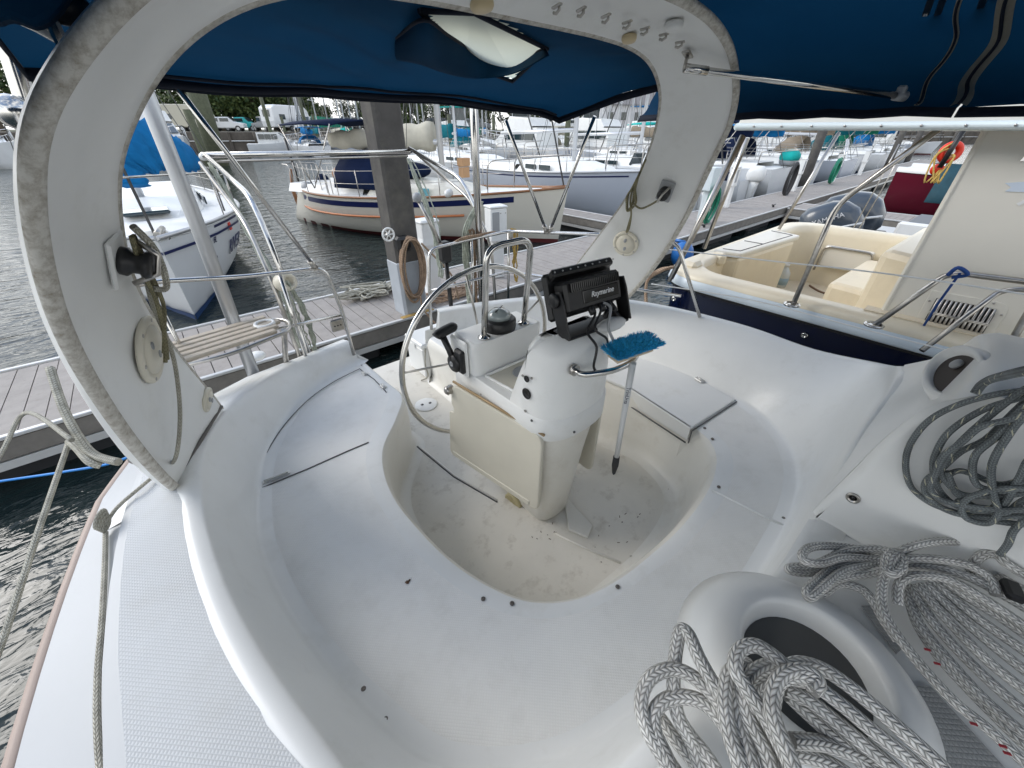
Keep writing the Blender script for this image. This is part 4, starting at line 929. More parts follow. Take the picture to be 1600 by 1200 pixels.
# loose line on the starboard leg, its coil, and the thin line along the deck edge
def rope(name, pts, r, mt, label=None, cat='rope', n=8, sub=7, par=None, cl=False):
    m = MB(); m.tube(catmull(pts, sub, cl), r, n, closed=cl); o = m.build(name, mt, par)
    return o if par is not None else tag(o, label, cat)
def A_pt(u, v, off=.02):
    p, tg, wv, nr = hit_arch(u, v); return p+nr*off
rope('arch_line', [A_pt(178, 390), A_pt(205, 430, .03), A_pt(222, 480, .03), A_pt(250, 545, .03), A_pt(262, 600, .03), A_pt(270, 660, .03), A_pt(262, 715, .02), PZ(257, 730, 1.325), PZ(215, 765, 1.315), PZ(186, 790, 1.30), PZ(172, 808, 1.29), PZ(165, 822, 1.275)], .0062, RBEIGE, 'beige line running from the cleat down the starboard arch leg to the deck edge')
c = PZ(165, 820, 1.285)
m = MB()
for k in range(4): m.tube(arc(c+Vector((.0, 0, .01*k)), .022+.003*k, 0, 6.28, 16, Vector((.4, .9, 0)), Vector((.3, -.2, .9)))[:-1], .0058, 6, closed=True)
tag(m.build('line_knot', RBEIGE), 'knotted turns of beige line at the starboard deck edge', 'rope')
rope('deck_line', [PZ(u, v, z) for u, v, z in ((165, 832, 1.262), (164, 880, 1.268), (160, 960, 1.27), (153, 1050, 1.272), (152, 1130, 1.274), (158, 1210, 1.276), (175, 1320, 1.276))], .0075, RBEIGE, 'beige braided line lying along the white deck margin')
m = MB()
for k in range(7):
    o = R.uniform(-.012, .012); m.tube(catmull([A_pt(185+R.uniform(-3, 3), 365, .03), A_pt(197+R.uniform(-6, 6), 420, .045), A_pt(212+R.uniform(-6, 8), 470, .05), A_pt(224+R.uniform(-4, 10), 520, .045), A_pt(238, 575+R.uniform(-30, 5), .035)], 6), .0055, 6)
tag(m.build('olive_rope', ROLIVE), 'olive and cream rope hank hanging from the cleat on the starboard arch leg', 'rope')
m = MB(); m.tube(catmull([A_pt(183, 350, .03), A_pt(192, 372, .06), A_pt(215, 405, .07), A_pt(232, 440, .07), A_pt(226, 452, .06), A_pt(205, 448, .05)], 7), .0085, 8)
tag(m.build('rope_loop', RBEIGE), 'stiff cream loop of rope below the starboard arch cleat', 'rope')
m = MB()
for k in range(6):
    a, b_ = R.uniform(-5, 5), R.uniform(-4, 6); pts = [A_pt(u+a*.4, v, .03+.004*k) for u, v in ((993, 262), (983, 285), (979+a, 300), (985, 322), (992+b_, 312), (996, 290), (990, 268))]
    m.tube(catmull(pts, 6), .0055, 6)
m.tube(catmull([A_pt(1035, 305, .05), A_pt(1010, 318, .05), A_pt(992, 312, .05), A_pt(988, 330, .04), A_pt(984, 350, .03), A_pt(981, 358, .02), A_pt(988, 352, .03), A_pt(990, 330, .04), A_pt(991, 300, .04), A_pt(992, 262, .03), A_pt(996, 240, .03)], 7), .0055, 6)
tag(m.build('olive_rope', ROLIVE), 'olive coil tied beside the port arch leg above its round plate', 'rope')
# mooring lines over the starboard quarter
rope('mooring_line', [PZ(-80, 842, .7), PZ(0, 712, .9), PZ(40, 645, 1.05), (-1.72, 2.35, 1.2)], .011, RBEIGE, 'white mooring line, upper of two slanting across the dark water at left')
rope('mooring_line', [PZ(-60, 1150, .6), PZ(0, 1012, .75), PZ(60, 830, .95), PZ(108, 690, 1.08)], .0115, RBEIGE, 'white mooring line, lower of two slanting across the dark water at left')
c0 = PZ(108, 690, 1.08)
rope('mooring_line', [c0, PZ(120, 700, 1.08), PZ(140, 722, 1.05), PZ(158, 728, 1.02)], .017, RBEIGE, 'short thick mooring line end shackled below the arch foot')
rope('mooring_spring', [PZ(78, 575, 1.4), PZ(100, 640, 1.25), PZ(128, 690, 1.12), PZ(150, 712, 1.06), PZ(185, 722, 1.05)], .019, RBEIGE, 'grey weathered spring line curving under the arch foot')
rope('blue_line', [PZ(-60, 762, .25), PZ(0, 752, .30), PZ(95, 738, .4), PZ(180, 722, .5), (-1.5, 2.6, .9)], .009, BLUEP, 'bright blue line running along the water by the dock')

# polished hoist post on the starboard quarter, seen outside the arch
a, b_ = PY(-6, 10, 2.45), PY(44, 168, 2.45)
m = MB(); m.tube([a+(a-b_)*.6, a, b_, Vector((b_.x, b_.y, 1.1))], .030, 14); hp_ = m.build('hoist_post', STEEL, boat)
m = MB(); m.tube([a+Vector((0, 0, .02)), a+(b_-a)*.12], .036, 12); m.build('hoist_collar', STEELD, hp_)
m = MB(); m.ball(PY(24, 176, 2.40), .055, 14); m.build('hoist_winch', STEEL, hp_)
P = [PY(u, v, 2.5) for u, v in ((34, 74), (78, 70), (84, 104), (60, 116), (42, 110))]
m = MB(); m.prism(P, (0, .03, 0)); m.build('hoist_cover', canvas('slate_blue_cover', (.05, .10, .17), .05), hp_, bevel=.008)
# ---------------------------------------------------------------- coiled sheets on the cabin ledge and the grey coil on the pod
def q8(x, y): return 900+x/2.2857, 840+y/2.2857
def coil(name, strands, r, mt, label, n=10, par=None):
    m = MB()
    for pts in strands: m.tube(catmull(pts, 8), r, n, uvk=1.0)
    o = m.build(name, mt, par); return tag(o, label, 'rope') if par is None else o
def st(pts, z0, z1=None, hump=0):
    z1 = z0 if z1 is None else z1; n = len(pts)-1
    return [PZ(*q8(x, y), z0+(z1-z0)*i/n+hump*math.sin(math.pi*i/n)) for i, (x, y) in enumerate(pts)]
A = [
 st([(350, 900), (318, 800), (255, 690), (232, 590), (262, 505), (335, 470), (415, 495), (500, 575), (560, 690), (610, 840), (640, 940)], 1.52, 1.60, .04),
 st([(355, 920), (330, 800), (285, 700), (280, 625), (325, 578), (400, 570), (470, 600), (535, 680), (560, 730), (640, 860)], 1.53, 1.59, .02),
 st([(470, 940), (420, 750), (370, 650), (350, 560), (352, 450), (372, 336), (402, 345), (440, 430), (490, 520), (545, 600), (590, 720)], 1.50, 1.62, .05),
 st([(500, 930), (420, 800), (350, 715), (305, 650), (290, 640)], 1.51, 1.51),
 st([(560, 940), (480, 800), (410, 710), (365, 640), (356, 600)], 1.52, 1.54),
 st([(420, 930), (360, 840), (310, 760), (290, 700)], 1.49),
 st([(620, 930), (580, 800), (545, 690), (532, 580), (545, 490), (580, 460), (620, 455)], 1.60, 1.63, .02),
 st([(660, 940), (620, 790), (580, 650), (560, 560), (565, 500), (590, 470)], 1.61, 1.64),
 st([(840, 980), (760, 800), (680, 650), (610, 540), (570, 470), (582, 405), (635, 385), (690, 412), (740, 455), (760, 500)], 1.62, 1.66, .03),
 st([(720, 930), (680, 780), (620, 650), (600, 560), (625, 490), (690, 455), (745, 450)], 1.61, 1.64, .01),
 st([(790, 940), (740, 790), (690, 690), (640, 590), (640, 530), (700, 500), (745, 490)], 1.60, 1.63),
 st([(800, 900), (760, 780), (710, 660), (700, 570), (730, 500), (790, 475), (845, 490), (862, 520), (840, 545)], 1.64, 1.67, .02),
 st([(735, 470), (800, 450), (880, 470), (960, 520), (1060, 600), (1180, 705), (1300, 815), (1420, 940)], 1.64, 1.60, .02),
 st([(760, 500), (840, 520), (940, 590), (1060, 690), (1200, 800), (1330, 930)], 1.63, 1.58, .02),
 st([(745, 540), (830, 580), (920, 650), (1030, 740), (1130, 823), (1240, 930)], 1.61, 1.57, .01),
 st([(760, 565), (840, 640), (930, 720), (1020, 800), (1120, 920)], 1.59, 1.55),
 st([(770, 725), (880, 735), (980, 770), (1080, 823), (1180, 930)], 1.58, 1.55),
 st([(760, 770), (860, 790), (960, 840), (1060, 930)], 1.56, 1.54),
 st([(700, 600), (720, 520), (775, 490), (830, 505), (850, 540)], 1.66, 1.665, .012),
]
coil('sheet_coil', A, .0118, RWHITE, 'white braided sheet coiled over the round line bin')
B = [
 st([(1120, 75), (1040, 48), (940, 32), (850, 32), (812, 52), (815, 82), (870, 92), (960, 72), (1100, 82)], 1.50, 1.53, .03),
 st([(1110, 60), (1000, 50), (900, 100), (830, 125), (765, 118), (770, 106), (850, 98), (960, 55), (1110, 50)], 1.48, 1.51, .01),
 st([(1100, 80), (1000, 75), (920, 105), (860, 160), (825, 190), (835, 215), (880, 180), (960, 120), (1090, 95)], 1.50, 1.53, .02),
 st([(825, 205), (880, 200), (940, 165), (1020, 185), (1065, 235), (1095, 290), (1150, 370)], 1.48, 1.50, .02),
 st([(830, 180), (890, 130), (980, 100), (1110, 95)], 1.51, 1.53), st([(880, 90), (960, 50), (1060, 40), (1120, 50)], 1.52, 1.55), st([(870, 175), (960, 140), (1040, 130), (1110, 110)], 1.51, 1.54),
 st([(1125, 50), (1110, 110), (1092, 180), (1095, 250), (1130, 325), (1230, 455), (1350, 585), (1480, 690), (1600, 800), (1750, 920)], 1.57, 1.52, -.01),
 st([(1150, 240), (1150, 185), (1170, 150), (1225, 135), (1330, 150), (1450, 215), (1600, 315), (1780, 440)], 1.53, 1.56, .03),
 st([(1175, 180), (1195, 240), (1240, 330), (1340, 450), (1460, 580), (1620, 720), (1760, 850)], 1.51, 1.50),
 st([(1200, 175), (1235, 240), (1290, 320), (1400, 440), (1540, 570), (1720, 720)], 1.52, 1.52), st([(1225, 170), (1270, 230), (1350, 320), (1470, 440), (1620, 560), (1760, 680)], 1.535, 1.535),
 st([(1250, 165), (1310, 225), (1400, 310), (1520, 410), (1660, 520), (1800, 640)], 1.54, 1.54), st([(1280, 160), (1350, 220), (1450, 300), (1580, 390), (1760, 520)], 1.545, 1.545),
 st([(1310, 160), (1400, 215), (1500, 275), (1640, 370), (1800, 480)], 1.55, 1.55), st([(1190, 215), (1220, 310), (1300, 430), (1420, 560), (1560, 700), (1700, 830)], 1.50, 1.49),
 st([(1140, 90), (1200, 75), (1290, 78), (1390, 95), (1470, 140), (1500, 205)], 1.56, 1.57, .02), st([(1140, 65), (1180, 40), (1260, 18), (1350, 14), (1400, 30), (1430, 60)], 1.56, 1.56, .03),
 st([(1410, 125), (1425, 85), (1465, 58), (1510, 65), (1540, 95), (1620, 140), (1760, 200)], 1.56, 1.58, .04), st([(1150, 100), (1280, 105), (1400, 140), (1500, 190), (1620, 260)], 1.55, 1.55, .02),
 st([(1480, 90), (1560, 130), (1700, 190)], 1.57, 1.57), st([(1500, 130), (1600, 190), (1740, 270)], 1.56, 1.56), st([(1480, 160), (1600, 240), (1760, 340)], 1.55, 1.55),
 st([(1105, 120), (1110, 75), (1135, 52), (1158, 65), (1155, 110), (1130, 130), (1108, 115)], 1.575, 1.58, .01), st([(1120, 130), (1125, 85), (1150, 60), (1165, 80), (1160, 125)], 1.58, 1.585, .01),
]
coil('sheet_coil', B, .0098, RWHITE, 'white braided sheet hank lying below the grey rope, flecked red at its end')
for (x, y) in ((1255, 400), (1290, 450), (1525, 745), (1540, 770), (1420, 665)):
    m = MB(); m.box(PZ(*q8(x, y), 1.536), (.004, .010, .002), rz=.6); o = m.build('rope_fleck', MATS.get('red_fleck') or mat('red_fleck', (.35, .03, .04), .7)); o.parent = bpy.data.objects['sheet_coil.001']
c = PZ(*q8(1560, 190), 1.585)
m = MB(); m.box(c, (.05, .03, .02), rz=.3, bev=.006); o = m.build('rope_clutch', BLACK, boat)
m = MB(); m.tube([c+Vector((-.02, -.02, .012)), c+Vector((.03, -.05, .02))], .008, 8); m.build('clutch_lever', STEELD, o)
def q3(x, y): return 1100+x/3, 480+y/3
G = [[(1620, 375), (1500, 390), (1350, 412), (1180, 462), (1050, 535), (968, 640), (945, 740), (970, 840), (1050, 912), (1150, 952), (1240, 975), (1340, 1000), (1500, 1018), (1640, 1020)],
 [(1620, 390), (1500, 420), (1300, 485), (1150, 585), (1085, 690), (1075, 770), (1105, 860), (1200, 940), (1330, 950), (1400, 900), (1500, 800), (1620, 700)],
 [(1600, 350), (1480, 400), (1280, 560), (1150, 690), (1110, 770), (1150, 835), (1250, 925), (1400, 965), (1500, 905), (1620, 860)],
 [(1620, 400), (1500, 470), (1380, 600), (1275, 690), (1260, 780), (1290, 840), (1400, 862), (1500, 825), (1620, 800)],
 [(1600, 420), (1500, 510), (1430, 595), (1350, 740), (1358, 880), (1380, 960), (1330, 1012), (1235, 992), (1208, 940), (1250, 890), (1380, 852), (1500, 850), (1620, 840)],
 [(1100, 770), (1200, 680), (1320, 620), (1420, 525), (1500, 450), (1620, 350)],
 [(1110, 765), (1045, 810), (1038, 870), (1100, 932), (1200, 972), (1350, 985), (1500, 980), (1620, 990)],
 [(1140, 770), (1180, 860), (1260, 885), (1400, 885), (1500, 872), (1620, 880)],
 [(1620, 600), (1520, 720), (1480, 800), (1400, 930), (1340, 955), (1240, 940), (1190, 900)],
 [(1600, 440), (1450, 520), (1300, 560), (1200, 640), (1120, 700), (1080, 790), (1060, 850), (1110, 900), (1230, 930), (1420, 950), (1600, 940)],
 [(1620, 800), (1500, 810), (1380, 830), (1250, 780), (1180, 770), (1090, 820), (1050, 850)]]
S = []
for k, g in enumerate(G): S.append([PX(*q3(x, y), .082-.009*(k % 5)) for x, y in g])
S.append([PX(*q3(x, y), .07) for x, y in ((1560, 960), (1500, 1000), (1450, 1050), (1425, 1110), (1385, 1160))])
S.append([PY(*q3(x, y), -.105) for x, y in ((1270, 405), (1300, 365), (1340, 340), (1420, 318), (1500, 300), (1640, 270))])
coil('grey_coil', S, .0062, RGREY, 'tangled grey flecked halyard coil hanging on the companionway pod', 8)
# ---------------------------------------------------------------- floating dock behind the sterns
WOODP = mat('grey_deck_board', (.345, .315, .29), .75, var=.16, vscale=5, dirt=(.12, .11, .10), dscale=14, damt=.35, dlo=.52, dhi=.75, bump=.1, bscale=90)
WOODS = mat('dock_fascia', (.20, .185, .165), .8, var=.25, vscale=7)
FLOAT = mat('dock_float', (.02, .022, .026), .6, var=.3, vscale=5)
ALR = mat('dock_edge_rail', (.62, .62, .61), .4, .3, var=.08)
def dock(name, label, x0, x1, y0, y1, z, board=.145, along='x', big=False):
    t = thing(name, label, 'dock', ((x0+x1)/2, (y0+y1)/2, z), group='floating docks')
    m = MB()
    a0, a1 = (x0, x1) if along == 'x' else (y0, y1); n = int((a1-a0)/board)
    rr = random.Random(5)
    for k in range(n):
        c = a0+(k+.5)*(a1-a0)/n; d = (a1-a0)/n-.008; h = rr.uniform(-.002, .002)
        if along == 'x': m.box((c, (y0+y1)/2, z-.0125+h), (d, y1-y0-.09, .025))
        else: m.box(((x0+x1)/2, c, z-.0125+h), (x1-x0-.09, d, .025))
    m.build('deck_boards', WOODP, t)
    m = MB(); m.box(((x0+x1)/2, (y0+y1)/2, z-.04), (x1-x0-.1, y1-y0-.12, .02)); m.build('dock_frame', FLOAT, t)
    sd_ = ((y0, 0), (y1, 0)) if along == 'x' else ((x0, 1), (x1, 1))
    for q, ax in sd_:
        m = MB(); m.box(((x0+x1)/2, q, z+.0) if ax == 0 else (q, (y0+y1)/2, z), (x1-x0, .045, .03) if ax == 0 else (.045, y1-y0, .03), bev=.005); m.build('edge_rail', ALR, t)
        s_ = -1 if q == sd_[0][0] else 1
        for dz, hh in ((-.105, .16), (-.235, .07)):
            cc_ = ((x0+x1)/2, q-s_*.012, z+dz) if ax == 0 else (q-s_*.012, (y0+y1)/2, z+dz)
            m = MB(); m.box(cc_, (x1-x0-.02, .04, hh) if ax == 0 else (.04, y1-y0-.02, hh)); m.build('dock_fascia', WOODS if dz > -.2 else ALR, t)
    L_ = a1-a0; k = max(1, int(L_/2.4))
    for i in range(k):
        c = a0+(i+.5)*L_/k
        m = MB(); m.box((c, (y0+y1)/2, z-.47) if along == 'x' else ((x0+x1)/2, c, z-.47), (1.5, y1-y0-.3, .40) if along == 'x' else (x1-x0-.2, 1.5, .40), bev=.05); m.build('dock_float', FLOAT, t)
    return t
dock('floating_dock', 'long grey boarded main dock running behind the sterns', -9, 46, 4.20, 5.62, .45)
dock('floating_dock', 'short finger dock between the cream hulled cutter and grey hulled sloop', 7.6, 8.35, 5.68, 12.5, .43, along='y')
dock('floating_dock', 'finger dock next to the maroon boat', 13.5, 14.8, -4, 4.14, .43, along='y')
CONC = mat('weathered_piling', (.085, .08, .075), .9, var=.3, vscale=4, dirt=(.16, .15, .12), dscale=3, damt=.5)
WRAP = mat('piling_wrap', (.40, .43, .46), .55, var=.12, vscale=4)
WOODPI = mat('green_timber_piling', (.11, .12, .075), .9, var=.3, vscale=6, dirt=(.05, .05, .04), dscale=9, damt=.6)
# big square piling by the stern, its wrap and guide
pb = Vector((1.03, 4.42, 0))
t = thing('square_piling', 'tall dark square piling behind our stern with a pale wrapped foot', 'piling', pb)
m = MB(); m.box((pb.x, pb.y, 1.9), (.31, .30, 5.0), bev=.03); m.build('piling_shaft', CONC, t)
m = MB(); m.box((pb.x, pb.y, .72), (.325, .315, .80), bev=.03); m.build('piling_wrap', WRAP, t)
m = MB(); m.box((pb.x-.02, pb.y-.20, .462), (.44, .07, .02)); m.build('piling_guide', mat('rusty_yellow', (.42, .27, .08), .7, var=.3, vscale=20), t)
# coil of pale hose hung on it
h = thing('water_hose', 'pinkish tan hose coil hung on a black bracket on the square piling', 'hose', (pb.x-.05, pb.y-.2, 1.2))
m = MB(); m.box((pb.x-.08, pb.y-.2, 1.33), (.16, .12, .16), bev=.03); m.build('hose_bracket', BLACK, h)
m = MB(); c = Vector((pb.x-.02, pb.y-.22, 1.02))
for k in range(8):
    a = R.uniform(-.02, .02); m.tube(arc(c+Vector((a, -.012*k+.02, R.uniform(-.03, .03))), 1, 0, 6.283, 28, Vector((.145+R.uniform(-.02, .02), .02, 0)), Vector((0, -.03, .36+R.uniform(-.03, .03))))[:-1], .0115, 8, closed=True)
m.tube(catmull([c+Vector((.02, -.08, -.3)), c+Vector((.02, -.1, -.45)), c+Vector((.10, -.16, -.62)), c+Vector((.16, -.3, -.75)), c+Vector((.2, -.5, -.9))], 6), .0115, 8)
m.tube(catmull([c+Vector((.12, -.08, .3)), c+Vector((.28, -.12, .1)), c+Vector((.42, -.2, -.12)), c+Vector((.45, -.25, -.4))], 6), .0115, 8)
m.build('hose_coil', RTAN, h)
wv_ = thing('water_valve', 'small white handwheel valve beside the hose on the square piling', 'valve', (pb.x-.24, pb.y-.2, 1.42))
m = MB(); m.tube(arc((pb.x-.24, pb.y-.22, 1.45), .065, 0, 6.283, 24)[:-1], .011, 8, closed=True)
for k in range(3): m.tube([(pb.x-.24+math.cos(k*1.047)*.06, pb.y-.22, 1.45+math.sin(k*1.047)*.06), (pb.x-.24-math.cos(k*1.047)*.06, pb.y-.22, 1.45-math.sin(k*1.047)*.06)], .007, 6)
m.build('handwheel', GELS, wv_)
m = MB(); m.tube([(pb.x-.24, pb.y-.22, 1.45), (pb.x-.22, pb.y-.1, 1.42), (pb.x-.13, pb.y-.12, 1.36)], .018, 8); m.build('valve_stem', STEELD, wv_)
def power_pedestal(p, label, h=1.0, w=.2, rz=0):
    t = thing('power_pedestal', label, 'power pedestal', p, rz, 'white dock power pedestals')
    m = MB(); m.box((0, 0, h*.28), (w*.72, w*.62, h*.56), bev=.015); m.build('pedestal_foot', GELS, t, local=True)
    m = MB(); m.box((0, 0, h*.77), (w, w*.85, h*.44), bev=.012); b = m.build('pedestal_head', GEL, t, local=True)
    m = MB(); m.box((0, 0, h+.01), (w*1.08, w*.93, .03), bev=.01); m.build('pedestal_cap', GELS, t, local=True)
    m = MB(); m.box((-w*.2, -w*.44, h*.8), (w*.42, .012, h*.3), bev=.004); m.build('socket_cover', GREYPL, t, local=True)
    m = MB()
    for dx in (.1, .4): m.lathe((w*dx, -w*.43, h*.93), [(.009, 0), (.009, .004), (0, .004)], 8, disc_M(Vector((0, -1, 0)), Vector((1, 0, 0))))
    m.build('pedestal_screws', STEELD, t, local=True)
    return t
def dk_at(u, v, y): return PY(u, v, y)
p = PZ(802, 420, .45); power_pedestal((2.72, 4.75, .45), 'white power pedestal on the dock right behind the steering wheel guard', 1.02, .26, rad(-12))
pw = thing('wash_station', 'white moulded dock station with a shelf beside the square piling', 'dock station', (1.62, 4.85, .45))
m = MB(); m.loft([[Vector((1.62+x*a, 4.85+y*b_, z)) for x, y in ((-1, -1), (1, -1), (1, 1), (-1, 1))] for a, b_, z in ((.13, .11, .45), (.10, .09, .52), (.075, .08, .86), (.08, .085, 1.0), (.14, .11, 1.06), (.15, .12, 1.12), (.13, .11, 1.20), (.125, .11, 1.38))], closed=True, smooth=False); m.build('station_body', GEL, pw, bevel=.02)
m = MB(); m.box((1.62, 4.85, 1.40), (.28, .25, .05), bev=.02); m.build('station_lid', GELS, pw)
bk = thing('outboard_bracket', 'grey lever with a round ball knob standing on our stern rail', 'lever', (.5, 2.7, 1.7))
m = MB(); m.tube([(.56, 2.70, 1.62), (.50, 2.74, 1.80), (.44, 2.78, 1.97)], .0145, 8); m.build('lever_rod', STEELD, bk)
m = MB(); m.ball((.435, 2.785, 1.99), .034, 14); m.build('ball_knob', GREYPL, bk)
m = MB(); m.box((.57, 2.69, 1.60), (.09, .09, .16), bev=.02); m.tube([(.57, 2.69, 1.56), (.58, 2.69, 1.1)], .018, 8); m.build('lever_clamp', BLACK, bk)
# rope heap and cleats on the dock
m = MB(); rr = random.Random(2); c = Vector((1.05, 5.2, .47))
for k in range(16): m.tube(catmull([c+Vector((rr.gauss(-.15, .22), rr.gauss(.0, .12), rr.uniform(0, .12))) for _ in range(6)], 5, True), .012, 6, closed=True)
tag(m.build('rope_heap', RBEIGE), 'tangled heap of pale rope on the far edge of the dock', 'rope')
m = MB(); c = Vector((1.75, 4.5, .47))
for k in range(12): m.tube(catmull([c+Vector((rr.gauss(0, .28), rr.gauss(0, .1), rr.uniform(0, .04))) for _ in range(6)], 5, True), .009, 6, closed=True)
tag(m.build('rope_heap', RTAN), 'loose tan and white lines lying on the dock beneath the port davit', 'rope')
def cleat(x, y, z=.45):
    t = MB(); t.box((x, y, z+.02), (.05, .05, .05), bev=.01); t.tube([(x-.13, y, z+.07), (x, y, z+.055), (x+.13, y, z+.07)], .017, 8); return t
for k, (x, y, l) in enumerate(((-1.5, 4.4, 'black dock cleat near the left end of the dock edge'), (8.8, 4.4, 'black dock cleat beside the green hose stand'), (13.2, 4.45, 'black dock cleat farther along the dock past the green hose'))):
    tag(cleat(x, y).build('dock_cleat', BLACK), l, 'cleat', 'dock cleats')
# green hose on its stand, dark coil, and green heap farther along
g = thing('hose_stand', 'white hose stand on the dock carrying a green garden hose coil', 'hose stand', (9.35, 4.75, .45))
m = MB(); m.box((9.35, 4.78, .95), (.16, .14, 1.0), bev=.01); m.box((9.35, 4.76, 1.42), (.34, .22, .5), bev=.015); m.build('stand_post', mat('white_frp', (.62, .68, .70), .45, var=.05), g)
m = MB()
for k in range(9): m.tube(arc((9.3+R.uniform(-.03, .03), 4.62-.012*k, .88), 1, 0, 6.283, 26, Vector((.27+R.uniform(-.06, .05), .02, 0)), Vector((0, -.02, .40+R.uniform(-.08, .06))))[:-1], .018, 7, closed=True)
m.build('green_hose', GREENH, g)
def hose_ring(name, c, rx, rz_, n, r, mt, label):
    m = MB()
    for k in range(n): m.tube(arc(Vector(c)+Vector((R.uniform(-.03, .03), -.014*k, R.uniform(-.02, .02))), 1, 0, 6.283, 22, Vector((rx+R.uniform(-.05, .03), .02, 0)), Vector((0, -.02, rz_+R.uniform(-.05, .03))))[:-1], r, 6, closed=True)
    return tag(m.build(name, mt), label, 'hose')
hose_ring('hose_coil', (16.3, 5.2, .95), .36, .5, 7, .03, RUBBER, 'black hose coil with yellow stripe on a stand far along the dock')
hose_ring('hose_coil', (21.5, 5.2, .95), .40, .45, 7, .03, GREENH, 'green hose heap far along the dock behind the black coil')
# round dock pilings
def piling(x, y, r, top, label, mt=None, lean=(0, 0)):
    m = MB(); m.tube([(x, y, -1), (x+lean[0], y+lean[1], top)], [r*1.03, r], 14); return tag(m.build('round_piling', mt or CONC), label, 'piling', 'round dock pilings')
for (u, v, y, r, lb) in ((1256, 285, 5.85, .17, 'dark piling standing by the dock left of the turquoise dinghy'), (1385, 262, 5.85, .17, 'dark piling far along the dock, second to the right of the green hose'), (1418, 250, 5.85, .17, 'dark piling far along the dock, just left of the red life ring'), (1484, 232, 5.9, .17, 'dark piling far along the dock behind the red life ring')):
    p = PY(u, v, y); piling(p.x, y, r, 3.6, lb)
# ---------------------------------------------------------------- cream motor yacht alongside to port
CRM = mat('cream_gelcoat', (.80, .72, .56), .35, var=.05, vscale=2, dirt=(.5, .42, .3), dscale=5, damt=.2)
CRMW = mat('pale_cream_gelcoat', (.76, .73, .65), .38, var=.04, vscale=1.5)
CRMF = nonskid('cream_deck', (.80, .70, .53), 60, .05)
NAVYH = mat('navy_topsides', (.004, .008, .035), .1, coat=.5, var=.2)
BAND = mat('pale_rub_band', (.62, .70, .76), .3)
yt = thing('motor_yacht', 'cream motor yacht with navy topsides and a hardtop moored close on the right', 'motor yacht', (3.7, -2, 0))
def ring(off, z, yst=1.74, n=7):
    """plan of the gunwale from near side forward, round the stern, to the far side"""
    r = .34; x0, x1 = 2.15+off, 5.45-off; ye = yst-off; pts = [Vector((x0, -9, z)), Vector((x0, -4, z)), Vector((x0, 0, z))]
    for k in range(n+1):
        a = math.pi-math.pi/2*k/n; pts.append(Vector((x0+r+r*math.cos(a), ye-r+r*math.sin(a), z)))
    for k in range(n+1):
        a = math.pi/2-math.pi/2*k/n; pts.append(Vector((x1-r+r*math.cos(a), ye-r+r*math.sin(a), z)))
    return pts+[Vector((x1, 0, z)), Vector((x1, -4, z)), Vector((x1, -9, z))]
m = MB(); m.loft([ring(.12, -.3), ring(.06, .3), ring(.03, .9), ring(.03, 1.255)]); m.build('hull', NAVYH, yt)
m = MB(); m.loft([ring(.03, 1.25), ring(-.005, 1.255), ring(-.012, 1.275)], smooth=False); m.build('rub_strip', RUBBER, yt)
m = MB(); m.loft([ring(-.012, 1.277), ring(-.016, 1.29), ring(-.006, 1.342), ring(.004, 1.352)]); m.build('rub_band', BAND, yt)
m = MB(); m.loft([ring(.002, 1.352), ring(.008, 1.375), ring(.03, 1.392), ring(.17, 1.40), ring(.195, 1.385), ring(.20, 1.30), ring(.21, .70)]); m.build('gunwale', CRM, yt)
fl = [p for p in ring(.2, .70) if p.y > -.3]
m = MB(); m.prism([(2.26, -.3, .70), (5.25, -.3, .70), (5.25, 1.54, .70), (2.26, 1.54, .70)], (0, 0, -.05)); m.build('cockpit_floor', CRMF, yt)
# stern locker, door and boxes of the cockpit
m = MB(); m.prism([(3.02, 1.60, .70), (3.10, 1.44, .70), (4.35, 1.34, .70), (4.45, 1.60, .70)], (0, 0, .66)); m.build('stern_locker', CRM, yt, bevel=.04)
m = MB(); m.prism([(3.00, 1.66, 1.36), (3.08, 1.42, 1.36), (4.37, 1.32, 1.36), (4.47, 1.66, 1.36)], (0, 0, .05)); lk = m.build('locker_top', CRMW, yt, bevel=.015)
m = MB(); m.tube([Vector(p) for p in ((3.12, 1.62, 1.412), (3.16, 1.47, 1.412), (4.30, 1.38, 1.412), (4.36, 1.62, 1.412))], .004, 6); m.tube([(3.62, 1.62, 1.412), (3.62, 1.43, 1.412)], .004, 6); m.build('lid_seam', DKGREY, lk)
m = MB(); m.box((2.62, 1.56, 1.05), (.46, .05, .62), bev=.02); dr = m.build('stern_door', CRM, yt)
m = MB(); m.box((2.40, 1.56, 1.36), (.16, .14, .16), bev=.03); m.build('door_post', CRM, yt)
m = MB(); m.box((2.92, 1.56, 1.36), (.10, .14, .12), bev=.03); m.build('door_post', CRM, yt)
m = MB(); m.box((2.62, 1.525, 1.22), (.05, .02, .04), bev=.006); m.build('door_latch', GREYPL, dr)
m = MB(); m.prism([(3.72, .78, .70), (5.0, .74, .70), (5.0, .15, .70), (3.60, .15, .70)], (0, 0, .46)); m.build('step_box', CRM, yt, bevel=.05)
m = MB(); m.prism([(3.62, .50, .70), (5.2, .44, .70), (5.2, .05, .70), (3.40, .05, .70)], (0, 0, .84)); m.build('bait_box', CRM, yt, bevel=.06)
m = MB(); m.prism([(2.62, .62, .70), (3.4, .62, .70), (3.4, .15, .70), (2.62, .15, .70)], (0, 0, .28)); m.build('step_box', CRM, yt, bevel=.05)
a = PX(1321, 405, 5.19)
m = MB(); m.box(a, (.05, .50, .26), bev=.02); fs_ = m.build('fold_seat', CRMW, yt)
